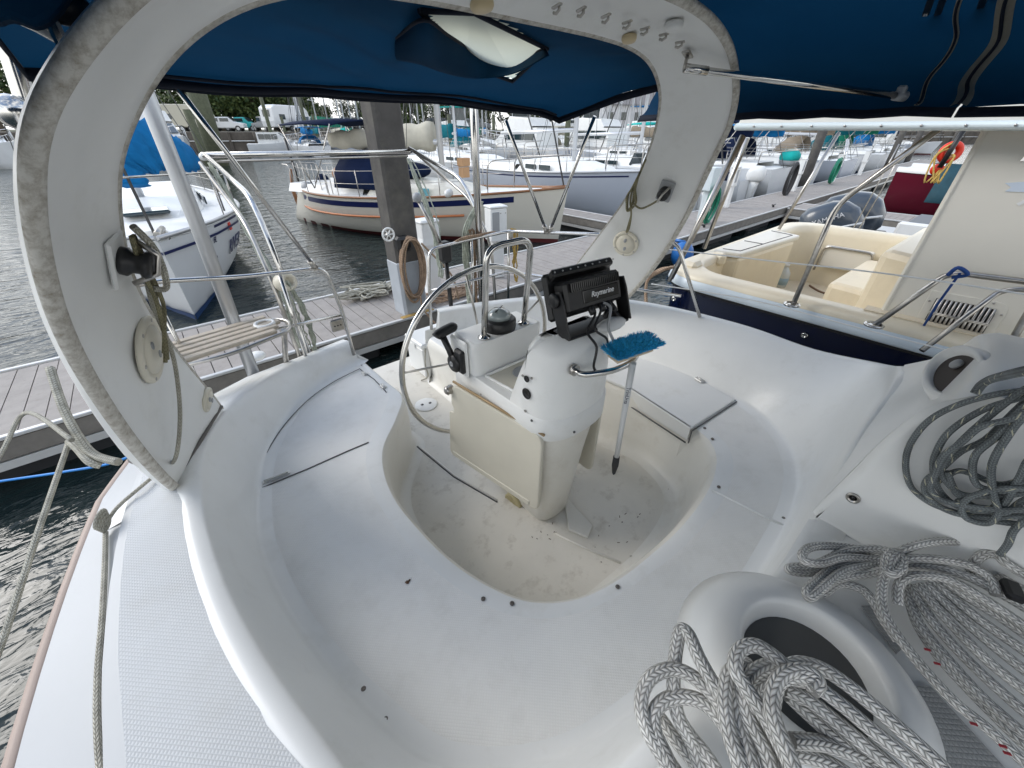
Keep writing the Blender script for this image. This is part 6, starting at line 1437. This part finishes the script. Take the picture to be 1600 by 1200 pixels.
m = MB(); m.box((-1.2, -.80, 1.02), (1.05, .09, .36), bev=.03); m.build('seat_rim', GEL, bb, local=True)
m = MB(); m.tube([(-.5, -.9, .9), (-.4, -.9, 1.75), (-.4, .9, 1.75), (-.5, .9, .9)], .022, 8); m.build('t_top_frame', ALU, bb, local=True)
# maroon boat with teal cloth, life ring
mb = thing('maroon_boat', 'maroon sided launch with white gunwale lying beyond the second finger dock', 'boat', (18.6, -.6, 0), H_N)
S9 = hull_secs(6.4, 3.0, 1.25, 1.5, .85); m = MB()
for sg in (1, -1): m.loft([[Vector((a, sg*b_, c)) for a, b_, c in s_] for s_ in S9])
m.add([Vector((a, b_, c)) for a, b_, c in S9[0]]+[Vector((a, -b_, c)) for a, b_, c in S9[0][::-1]], [tuple(range(10))]); m.build('hull', mat('maroon_hull', (.115, .008, .022), .25, coat=.3), mb, local=True)
m = MB()
for sg in (1, -1): m.loft([[Vector((s_[-1][0], sg*s_[-1][1]*f, s_[-1][2]+q)) for f, q in ((1.02, -.02), (1.03, .08), (.96, .12), (.86, .10), (.86, -.2))] for s_ in S9])
m.build('gunwale', GEL, mb, local=True)
m = MB(); m.loft([[Vector((s_[-1][0], s_[-1][1]*f, s_[-1][2]+.02+.25*max(0, min(1, (s_[-1][0]+1.2)/1.5))*(1-f*f))) for f in (.88, .4, 0, -.4, -.88)] for s_ in S9]); m.build('foredeck', GELS, mb, local=True)
m = MB(); m.box((-1.0, 0, 1.75), (1.6, 1.9, .55), bev=.12); m.build('cuddy', GEL, mb, local=True)
c = PX(1481, 301, 17.0); m = MB(); m.loft([[Vector((17.02-.10*q, c.y+a, c.z+.36-.18*q*1.0)) for a in (-.36, -.1, .16, .38)] for q in (-2, 0, 1, 2, 3.5)]); tag(m.build('teal_cloth', mat('teal_cloth', (.012, .06, .085), .8, var=.2), solid=.02), 'dark teal cloth hung over the maroon launch\'s gunwale', 'cloth')
lr = thing('life_ring', 'orange red life ring with yellow rope on a dark pole above the maroon launch', 'life ring', PX(1485, 240, 16.2))
c = PX(1485, 238, 16.2)
m = MB(); m.tube(arc(c, .19, 0, 6.283, 30, Vector((.5, -.8, 0)).normalized(), Vector((0, 0, 1)))[:-1], .085, 10, closed=True); m.build('ring_body', mat('orange_ring', (.72, .035, .010), .45), lr)
m = MB()
for k in range(4): m.tube(catmull([c+Vector((-.14, .0, R.uniform(-.3, .3))), c+Vector((-.2, R.uniform(-.25, .25), -.1)), c+Vector((-.16, R.uniform(-.2, .2), -.75)), c+Vector((-.14, 0, -.4))], 5), .022, 5)
m.build('ring_rope', RYEL, lr)
m = MB(); m.ball(c+Vector((-.02, .08, -.42)), .16, 10, (.6, 1, .9)); m.build('ring_float', MATS['orange_ring'], lr)
m = MB(); m.tube([PX(1468, 262, 16.0), PX(1506, 203, 16.0)], .06, 8); m.build('ring_pole', BLACK, lr)
# white launches beyond
# ---- flybridge cruisers
def cruiser(label, x, y, hdg, L=10, hm=None, canv=None, fly=True, k=1.0, group=None):
    t = thing('motor_cruiser', label, 'motor cruiser', (x, y, 0), hdg, group); B = L*.32
    S9 = hull_secs(L, B, 1.15*k, 1.7*k, .88, full=2.4, rake=.2); m = MB()
    for sg in (1, -1): m.loft([[Vector((a, sg*b_, c)) for a, b_, c in s_] for s_ in S9])
    m.add([Vector((a, b_, c)) for a, b_, c in S9[0]]+[Vector((a, -b_, c)) for a, b_, c in S9[0][::-1]], [tuple(range(10))]); m.build('hull', hm or WHT, t, local=True)
    m = MB(); m.loft([[Vector((s_[-1][0], s_[-1][1]*f, s_[-1][2]-.02+.06*(1-f*f))) for f in (1, .5, 0, -.5, -1)] for s_ in S9]); m.build('deck', GELS, t, local=True)
    pr = [(-.30*L, 1.0, 0), (-.30*L, 1.0, 1.35*k), (.06*L, 1.0, 1.35*k), (.20*L, .8, .55*k), (.36*L, .4, .1)]
    m = MB(); secs = [[Vector((a, B*.40*w*f, 1.2*k+h*q)) for f, q in ((1, 0), (.9, 1), (-.9, 1), (-1, 0))] for a, w, h in pr]; m.loft(secs, smooth=False); cb = m.build('cabin', GEL, t, local=True, bevel=.04)
    for sg in (1, -1):
        for q in range(3): m = MB(); m.prism([(-.27*L+q*.11*L, sg*B*.385, 1.2*k+.55*k), (-.17*L+q*.11*L, sg*B*.385, 1.2*k+.55*k), (-.17*L+q*.11*L, sg*B*.372, 1.2*k+1.15*k), (-.27*L+q*.11*L, sg*B*.372, 1.2*k+1.15*k)], (0, sg*.05, 0)); m.build('side_window', GLS, cb, local=True)
    for q in (-1, 0, 1):
        m = MB(); m.prism([(.075*L, B*(.22*q-.09), 1.2*k+1.26*k), (.075*L, B*(.22*q+.09), 1.2*k+1.26*k), (.185*L, B*(.20*q+.08), 1.2*k+.68*k), (.185*L, B*(.20*q-.08), 1.2*k+.68*k)], (.04, 0, .05)); m.build('windscreen', GLS, cb, local=True)
    if fly:
        m = MB(); m.loft([[Vector((a, B*.36*f, 2.55*k+h*q)) for f, q in ((1, 0), (.95, 1), (-.95, 1), (-1, 0))] for a, h in ((-.24*L, .1), (-.2*L, .6*k), (.02*L, .75*k), (.07*L, .1))], smooth=False); m.build('flybridge', GEL, t, local=True, bevel=.05)
        m = MB(); m.box((-.10*L, 0, 2.55*k+1.95*k), (.24*L, B*.66, .08), bev=.03); tp = m.build('bridge_top', canv or GEL, t, local=True)
        m = MB()
        for a in (-.2, 0):
            for sg in (1, -1): m.tube([(a*L, sg*B*.30, 2.6*k), (a*L, sg*B*.30, 4.5*k)], .03, 6)
        m.build('top_frame', MAST, tp, local=True)
        m = MB(); m.prism([(.005*L, -B*.3, 3.3*k), (.005*L, B*.3, 3.3*k), (-.01*L, B*.3, 4.4*k), (-.01*L, -B*.3, 4.4*k)], (.02, 0, 0)); m.build('bridge_screen', GLS, tp, local=True)
    m = MB(); m.tube([Vector((s_[-1][0], s_[-1][1]*.95, s_[-1][2]+.7)) for s_ in S9[8:]]+[Vector((s_[-1][0], -s_[-1][1]*.95, s_[-1][2]+.7)) for s_ in S9[8:][::-1]], .022, 6)
    for s_ in S9[8:]:
        for sg in (1, -1): m.tube([(s_[-1][0], sg*s_[-1][1]*.95, s_[-1][2]), (s_[-1][0], sg*s_[-1][1]*.95, s_[-1][2]+.7)], .016, 5)
    m.build('bow_rail', MAST, t, local=True)
    if canv and not fly:
        m = MB(); m.loft([[Vector((-.36*L+a, b_*B*.42, 2.9*k-.15*b_*b_-.05*abs(a))) for b_ in (-1, -.5, 0, .5, 1)] for a in (-1.0, 0, 1.0)]); m.build('awning', canv, t, local=True, solid=.04)
    return t
p = PZ(296, 256, 0); cruiser('white flybridge sportfisher facing us beyond the blue sail', p.x-1.2, p.y+4.5, rad(-78), L=12, k=1.15)
p = PZ(438, 240, 0); cruiser('small white cabin cruiser broadside below the parked caravan', p.x, p.y, rad(-25), L=6.2, fly=False, k=.85)
p = PZ(-10, 262, 0); cruiser('white cruiser at the far left edge beyond the arch', p.x, p.y, rad(-60), L=9, fly=False)
rr = random.Random(12)
rowsp = []
cov = [(CB, 'blue'), (CT, 'teal'), (CTAN, 'tan'), (CCR, 'cream'), (CGR, 'green'), (CNV, 'navy'), (CTQ, 'turquoise')]
n = 0
places = [(17, 29, 's'), (20.5, 30, 's'), (24, 28, 'c'), (28, 30, 's'), (31.5, 27, 'c'), (35.5, 29, 's'), (39, 27, 's'), (43, 28, 'c'), (48, 27, 's'), (53, 26, 'c'), (59, 26, 's'), (66, 24, 'c'),
          (24, 44, 's'), (28, 43, 'c'), (32, 44, 's'), (36.5, 42, 's'), (41, 42, 'c'), (46, 40, 's'), (52, 38, 's'), (59, 36, 'c'), (18.5, 52, 's'), (14.8, 54, 's'), (22, 50, 's'), (27, 52, 's'), (63, 14, 'c'), (56, 13, 's'), (70, 12, 's'), (30, 17, 'c'), (36, 18, 's'), (43, 17, 'c'), (25, 18, 's'), (50, 18, 's'), (58, 19, 'c')]
sides = {}
for (x, y, kd) in places:
    c_, cn = cov[n % 7]; row_ = 'near row' if y < 20 else 'middle row' if y < 35 else 'far row'
    d = math.hypot(x, y); u = None
    lab = ('white %s %s with %s canvas in the %s, %s along' % ('sloop' if kd == 's' else 'cruiser', ['moored', 'berthed', 'tied up', 'lying'][n % 4], cn, row_, ['first', 'second', 'third', 'fourth', 'fifth', 'sixth', 'seventh', 'eighth', 'ninth', 'tenth', 'eleventh', 'twelfth', 'thirteenth'][sides.setdefault(row_, 0)]))
    sides[row_] += 1
    if kd == 's': sail(lab, x, y, H_N+rr.uniform(-.06, .06)+(math.pi if n % 3 == 0 else 0), L=rr.uniform(8.5, 11), B=3.2, hm=WHT if n % 5 else GRH, boot=BBL if n % 2 else BTM, mastz=rr.uniform(11, 14), cover=c_, dodger=c_ if n % 2 else None, detail=1, mastx=rr.uniform(.02, .12), group='boats in the rows across the basin')
    else: cruiser(lab, x, y, H_N+rr.uniform(-.06, .06)+(math.pi if n % 2 == 0 else 0), L=rr.uniform(8.5, 11), canv=c_, fly=(n % 3 != 0), group='boats in the rows across the basin')
    n += 1
for k, (u, dd) in enumerate(((478, 58), (498, 62), (520, 60), (533, 57), (552, 60), (566, 58), (583, 56), (600, 58), (660, 52), (676, 50), (722, 48), (748, 47))):
    p = PD(u, 225, dd); sail('white sloop with bare mast moored below the sea wall, %s from the left' % ['first', 'second', 'third', 'fourth', 'fifth', 'sixth', 'seventh', 'eighth', 'ninth', 'tenth', 'eleventh', 'twelfth'][k], p.x, p.y, H_N+rr.uniform(-.5, .1), L=rr.uniform(7.5, 9.5), mastz=rr.uniform(10, 14), detail=1, cover=cov[k % 7][0], group='sloops moored below the sea wall')
dock('floating_dock', 'long dock across the basin between the middle rows of boats', 12, 75, 34.2, 35.6, .45, board=.3)
dock('floating_dock', 'long dock across the basin in front of the middle row', 22, 75, 21.6, 23.0, .45, board=.3)
for k, (u, y, top, r) in enumerate(((430, 60, 5.6, .2), (452, 68, 3.9, .18), (486, 56, 5.6, .18), (500, 60, 4.0, .17), (690, 38, 3.6, .17), (705, 36, 3.6, .17), (740, 33, 3.4, .16), (772, 40, 3.8, .18), (885, 24, 3.9, .2), (926, 30, 3.0, .17))):
    p = PY(u, 230, y); piling(p.x, y, r, top, 'green brown timber piling, number words'.replace('number words', ['left of the parked caravan', 'beside the small cabin cruiser', 'left of the green truck', 'right of the caravan', 'by the dark parked car', 'just right of the dark car', 'left of the antenna pole', 'behind the bimini strut', 'below the teal boom cover', 'right of the teal boom cover'][k]), WOODPI)
p = PY(335, 235, 42); piling(p.x, 42, .62, 7.2, 'thick green timber piling left of the slanting strut', WOODPI, (.3, .1))
p = PY(316, 235, 40); piling(p.x, 40, .25, 3.6, 'thin timber piling left of the thick green one', WOODPI)
# turquoise covered dinghy, tan boom tent as seen to the right
dg = thing('covered_dinghy', 'small dinghy under a bright turquoise cover right of the dark piling', 'dinghy', (21.0, 6.9, 1.3), rad(20))
m = MB(); m.ball((0, 0, .12), .9, 16, (1.15, .45, .32)); m.build('dinghy_cover', CTQ, dg, local=True)
m = MB(); m.ball((0, 0, -.04), .9, 16, (1.1, .42, .25)); m.build('dinghy_hull', GREYPL, dg, local=True)
m = MB(); m.tube([(-1.2, 0, -.25), (1.2, 0, -.25)], .03, 6); m.tube([(-.6, 0, -1.3), (-.6, 0, -.2)], .03, 6); m.tube([(.6, 0, -1.3), (.6, 0, -.2)], .03, 6); m.build('dinghy_rack', STEELD, dg, local=True)
for k, (x, l) in enumerate(((12.0, 'white power pedestal right of the arch leg'), (17.6, 'white power pedestal near the black hose coil'), (22.5, 'white power pedestal near the green hose heap'), (27, 'white power pedestal far along the dock'))): power_pedestal((x, 5.35, .45), l, 1.05, .24)
for (u, v, y, l) in ((1330, 240, 6.2, 'leaning white aluminium gangway frame by the dock'),):
    p = PY(u, v, y); m = MB()
    for q in (0, .4): m.tube([(p.x+q-.3, y, .45), (p.x+q+.3, y+.5, 2.0)], .04, 6)
    for q in range(5): m.tube([(p.x-.3+.12*q, y+.1*q, .55+.3*q), (p.x+.1+.12*q, y+.1*q, .55+.3*q)], .025, 6)
    tag(m.build('boarding_ladder', MAST), l, 'ladder')
bf = PZ(1245, 335, .1); m = MB(); m.ball((6.9, 3.85, .25), .22, 14, (1, 1, 1.2)); m.tube([(6.9, 3.85, .5), (6.9, 4.1, .5)], .03, 6)
tag(m.build('blue_fender', mat('blue_fender', (.02, .14, .42), .35)), 'round blue fender between the dock and the big outboard', 'fender')
# ---------------------------------------------------------------- sea wall, bank, trees, parked vehicles
WALLM = mat('sea_wall_timber', (.11, .095, .08), .9, var=.35, vscale=.7, dirt=(.22, .20, .17), dscale=.35, damt=.5)
line = [Vector((-160, 160, 0)), Vector((-50, 101, 0)), Vector((7.5, 73, 0)), Vector((24, 63, 0)), Vector((45, 55, 0)), Vector((80, 40, 0)), Vector((140, 10, 0)), Vector((170, -60, 0))]
sw = thing('sea_wall', 'long brown retaining wall along the far shore with a pale rail', 'sea wall', (30, 62, 0))
m = MB(); m.loft([[p+Vector((0, 0, -1)) for p in line], [p+Vector((0, 0, 2.15)) for p in line], [p+Vector((.3, .5, 2.2)) for p in line], [p+Vector((.4, .8, 2.2)) for p in line]], smooth=False); m.build('wall_face', WALLM, sw)
m = MB(); m.tube([p+Vector((-.1, -.2, 1.15)) for p in line], .05, 6); m.build('wall_pipe', GELS, sw)
m = MB()
pl2 = []
for a, b_ in zip(line[1:-2], line[2:-1]):
    k = int((b_-a).length/3)
    for i in range(k):
        q = a.lerp(b_, i/k); m.box((q.x-.1, q.y-.15, .6), (.3, .3, 3.0))
m.build('wall_piles', WALLM, sw)
m = MB(); m.loft([[p+Vector((.2, .4, 2.1)) for p in line], [p+Vector((3, 6, 2.2)) for p in line], [p+Vector((10, 20, 2.3)) for p in line], [p+Vector((200, 400, 3)) for p in line]], smooth=False)
tag(m.build('bank', mat('gravel_bank', (.24, .22, .18), .95, var=.2, vscale=.4, dirt=(.10, .13, .05), dscale=.12, damt=.8, dlo=.45, dhi=.6)), kind='structure')
def shore_pt(u, back):
    """point on the bank behind picture column u, a distance behind the wall"""
    d = ray(u, 203); d.z = 0; d.normalize(); o = Vector((CAM.x, CAM.y, 0))
    best = None
    for a, b_ in zip(line[:-1], line[1:]):
        e = b_-a; den = d.x*e.y-d.y*e.x
        if abs(den) < 1e-9: continue
        w = a-o; t = (w.x*e.y-w.y*e.x)/den; s_ = (w.x*d.y-w.y*d.x)/den
        if t > 0 and 0 <= s_ <= 1 and (best is None or t < best): best = t
    return o+d*((best or 80)+back)+Vector((0, 0, 2.2))
LEAF = [mat('leaf_%s' % n_, c, .6, spec=.25, var=.35, vscale=.9) for n_, c in (('deep', (.030, .055, .016)), ('olive', (.062, .085, .024)), ('light', (.085, .115, .035)))]
BARK = mat('bark', (.09, .07, .05), .9, var=.3, vscale=5)
def tree_mesh(seed, h, w):
    rr = random.Random(seed); m = MB()
    blobs = []
    for k in range(20):
        a = rr.uniform(0, 6.283); r = w*rr.uniform(.1, .78)*.5; z = h*rr.uniform(.16, .93); blobs.append((Vector((math.cos(a)*r*(1.15-z/h*.6), math.sin(a)*r*(1.15-z/h*.6), z)), rr.uniform(.16, .28)*w*.62))
    for c, r in blobs:
        for q in range(110):
            v = Vector((rr.gauss(0, 1), rr.gauss(0, 1), rr.gauss(0, .8))); v.normalize(); p = c+v*r*rr.uniform(.55, 1.08)
            s_ = rr.uniform(.14, .30); a = Vector((rr.gauss(0, 1), rr.gauss(0, 1), rr.gauss(0, 1))).normalized(); b_ = a.orthogonal().normalized()
            mi = 2 if rr.random() < .2 else (1 if rr.random() < .5 else 0)
            m.add([p-a*s_, p+b_*s_*.6, p+a*s_, p-b_*s_*.6], [(0, 1, 2, 3)], mi=mi)
    t = MB(); t.tube(catmull([(0, 0, -.3), (.1, 0, h*.25), (-.05, .1, h*.5), (.05, 0, h*.75)], 4), [.32-.27*i/12 for i in range(13)], 7)
    for k in range(6):
        c, r = blobs[k]; t.tube([Vector((0, 0, h*.28+k*.05*h)), c*.6+Vector((0, 0, h*.12)), c], [.14, .08, .03], 5)
    return m, t
protos = []
kinds = ['dense dark oak', 'spreading olive green oak', 'rounded bright green oak', 'tall loose pine like tree']
for k, (h, w) in enumerate(((8.2, 9), (7.2, 10.5), (6.2, 7.5), (9.4, 7))):
    cr, tk = tree_mesh(31+k, h, w); tr_ = thing('shade_tree', 'x', 'tree', (0, 0, 0), 0, 'trees along the far shore'); cr.build('crown', LEAF, tr_, local=True); tk.build('trunk', BARK, tr_, local=True); protos.append(tr_)
used = set(); rr = random.Random(4)
spots = [(-40, 20, 3, 1.1), (320, 14, 1, .95), (350, 16, 0, .9), (378, 26, 0, 1.0), (405, 18, 1, .95), (432, 22, 0, 1.0), (446, 30, 1, 1.0), (465, 34, 0, 1.0),  (5, 14, 0, 1.0), (45, 25, 1, 1.0), (100, 30, 1, 1), (262, 24, 1, 1.0), (300, 20, 0, 1.05), (335, 28, 3, .95), (362, 20, 0, 1.0), (392, 24, 1, 1.05), (418, 34, 2, 1.1), (452, 26, 1, 1.0), (470, 20, 2, 1.05), (478, 40, 0, .9), (512, 60, 2, .8), (545, 48, 1, .75), (570, 36, 2, .8), (590, 52, 0, .8), (628, 50, 1, .9), (642, 36, 2, 1.05), (668, 60, 1, .9), (690, 30, 0, .8), (712, 28, 2, .95), (735, 40, 1, .9), (765, 34, 0, .9), (800, 40, 2, .9), (840, 30, 1, 1.0), (900, 30, 0, 1.0), (960, 30, 1, 1.0), (1010, 26, 2, 1), (1150, 24, 0, 1.1), (1260, 24, 1, 1), (1360, 22, 2, 1), (1460, 20, 0, 1)]
names = ['left edge', 'caravan', 'flybridge sportfisher']
ords = ['first', 'second', 'third', 'fourth', 'fifth', 'sixth', 'seventh', 'eighth', 'ninth', 'tenth', 'eleventh', 'twelfth', 'thirteenth', 'fourteenth', 'fifteenth', 'sixteenth', 'seventeenth', 'eighteenth']
cnt = {}
for i, (u, back, k, sc) in enumerate(sorted(spots)):
    o = protos[k] if k not in used else copy_tree(protos[k]); used.add(k)
    p = shore_pt(u, back); o.location = p; o.rotation_euler = (0, 0, rr.uniform(0, 6.28)); sc *= 1.25 if u < 500 else 1.15; o.scale = (sc, sc, sc*rr.uniform(.92, 1.08))
    cnt[k] = cnt.get(k, -1)+1
    o['label'] = '%s on the far shore, %s of its kind from the left' % (kinds[k], ords[cnt[k]])
# parked vehicles on the bank
def vehicle(label, u, back, rz, kind, mt, name, cat):
    p = shore_pt(u, back); t = thing(name, label, cat, p, rz, 'vehicles parked on the far shore')
    if kind == 'caravan':
        prof = [(-3.2, .5), (-3.3, 1.2), (-3.2, 2.7), (-2.6, 3.05), (2.4, 3.05), (3.0, 2.6), (3.3, 1.6), (3.2, .5)]; w = 2.4; wx = (-.6, .4); wr = .36
        wins = [(-1.8, 1.7, 1.0, .6), (1.2, 1.7, .9, .6)]
    elif kind == 'pickup':
        prof = [(-2.7, .45), (-2.75, 1.05), (-.7, 1.1), (-.5, 1.75), (.8, 1.78), (1.35, 1.15), (2.6, 1.02), (2.7, .45)]; w = 1.85; wx = (-1.7, 1.7); wr = .38; wins = [(.1, 1.42, 1.1, .42)]
    else:
        prof = [(-2.3, .4), (-2.35, 1.1), (-2.1, 1.68), (.5, 1.72), (1.15, 1.15), (2.2, 1.0), (2.3, .4)]; w = 1.8; wx = (-1.45, 1.45); wr = .36; wins = [(-1.3, 1.38, 1.1, .4), (.0, 1.38, 1.1, .4)]
    m = MB(); m.prism([(x, -w/2, z) for x, z in prof], (0, w, 0)); m.build('body', mt, t, local=True, bevel=.12)
    for x in wx:
        for sg in (1, -1): m = MB(); m.tube([(x, sg*(w/2-.2), wr), (x, sg*(w/2+.02), wr)], wr, 16); wh_ = m.build('wheel', RUBBER, t, local=True); m = MB(); m.tube([(x, sg*(w/2), wr), (x, sg*(w/2+.03), wr)], wr*.55, 12); m.build('rim', ALU, wh_, local=True)
    for (x, z, l, h) in wins:
        for sg in (1, -1): m = MB(); m.box((x, sg*(w/2+.005), z), (l, .04, h), bev=.02); m.build('side_window', GLS, t, local=True)
    if kind == 'caravan': m = MB(); m.box((-3.27, 0, 2.1), (.06, 1.2, .8), bev=.02); m.build('rear_window', GLS, t, local=True)
    else: m = MB(); m.prism([(.62, -w*.42, 1.68), (.62, w*.42, 1.68), (1.12, w*.42, 1.22), (1.12, -w*.42, 1.22)] if kind != 'pickup' else [(.92, -w*.42, 1.7), (.92, w*.42, 1.7), (1.32, w*.42, 1.24), (1.32, -w*.42, 1.24)], (.05, 0, .05)); m.build('windscreen', GLS, t, local=True)
    for sg in (1, -1): m = MB(); m.box((prof[-2][0]+.06, sg*w*.36, .85), (.06, .3, .16), bev=.02); m.build('headlight', GELS, t, local=True)
VW = mat('vehicle_white', (.70, .71, .72), .3, coat=.4); VD = mat('vehicle_dark', (.012, .013, .016), .2, coat=.5); VG = mat('vehicle_grey', (.18, .19, .20), .3, coat=.4); VT = mat('vehicle_teal', (.02, .36, .36), .35); VGN = mat('vehicle_green', (.01, .15, .07), .4); VCR = mat('vehicle_cream', (.55, .52, .42), .4)
vehicle('white caravan with a dark rear window parked on the bank', 452, 4, rad(-60)+math.pi/2, 'caravan', VW, 'caravan', 'caravan')
vehicle('cream box trailer parked behind the sportfisher', 298, 4, rad(-20), 'caravan', VCR, 'caravan', 'trailer')
vehicle('white pickup right of the caravan', 480, 3, rad(-120), 'pickup', VW, 'pickup_truck', 'pickup')
vehicle('grey silver pickup left of the caravan', 418, 4, rad(-80), 'pickup', VG, 'pickup_truck', 'pickup')
vehicle('bright teal pickup by the trees left of the caravan', 380, 9, rad(-30), 'pickup', VT, 'pickup_truck', 'pickup')
vehicle('white car under the trees right of the thick piling', 358, 5, rad(-25), 'car', VW, 'parked_car', 'car')
vehicle('dark car parked right of the square piling', 690, 4, rad(-28), 'car', VD, 'parked_car', 'car')
vehicle('black van left of the square piling', 560, 4, rad(-30), 'car', VD, 'parked_car', 'car')
vehicle('white car between the green cover and the square piling', 540, 6, rad(-40), 'car', VW, 'parked_car', 'car')
vehicle('grey car parked behind the bimini strut', 745, 5, rad(-30), 'car', VG, 'parked_car', 'car')
vehicle('white van on the bank above the teal boom cover', 830, 5, rad(-30), 'car', VW, 'parked_car', 'car')
vehicle('white car right of the teal boom cover', 905, 5, rad(-35), 'car', VW, 'parked_car', 'car')
gc = thing('covered_boat', 'small boat under a dark green cover on the bank', 'boat', shore_pt(514, 3), rad(-30))
m = MB(); m.loft([[Vector((x, w*f, .5+h*(1-abs(f)**1.5))) for f in (-1, -.5, 0, .5, 1)] for x, w, h in ((-2.8, .1, .3), (-2, .9, 1.4), (0, 1.1, 1.2), (2.2, 1.0, .9), (2.6, .8, .4))]); m.build('boat_cover', CGR, gc, local=True)
m = MB(); m.loft([[Vector((x, w*f, .5-h*(1-abs(f)**2)*.7)) for f in (-1, -.5, 0, .5, 1)] for x, w, h in ((-2.8, .1, .1), (-2, .9, .5), (0, 1.1, .6), (2.2, 1.0, .6), (2.6, .8, .5))]); m.build('boat_hull', WHT, gc, local=True)
ho = thing('waterfront_house', 'low white waterfront building with dark windows seen behind the bimini edge', 'house', (78, 52, 2.2), rad(-30))
m = MB(); m.box((0, 0, 2), (22, 8, 4)); wl_ = m.build('wall', mat('house_white', (.66, .66, .68), .6, var=.04), ho, local=True)
m = MB(); m.prism([(-11.5, -4.6, 4), (-11.5, 4.6, 4), (-11.5, 0, 6.2)], (23, 0, 0)); m.build('roof', mat('house_roof', (.20, .19, .19), .8, var=.1), ho, local=True)
for k in range(8): m = MB(); m.box((-9+k*2.6, -4.02, 2.3), (1.0, .12, 1.2)); m.build('window', GLS, ho, local=True)
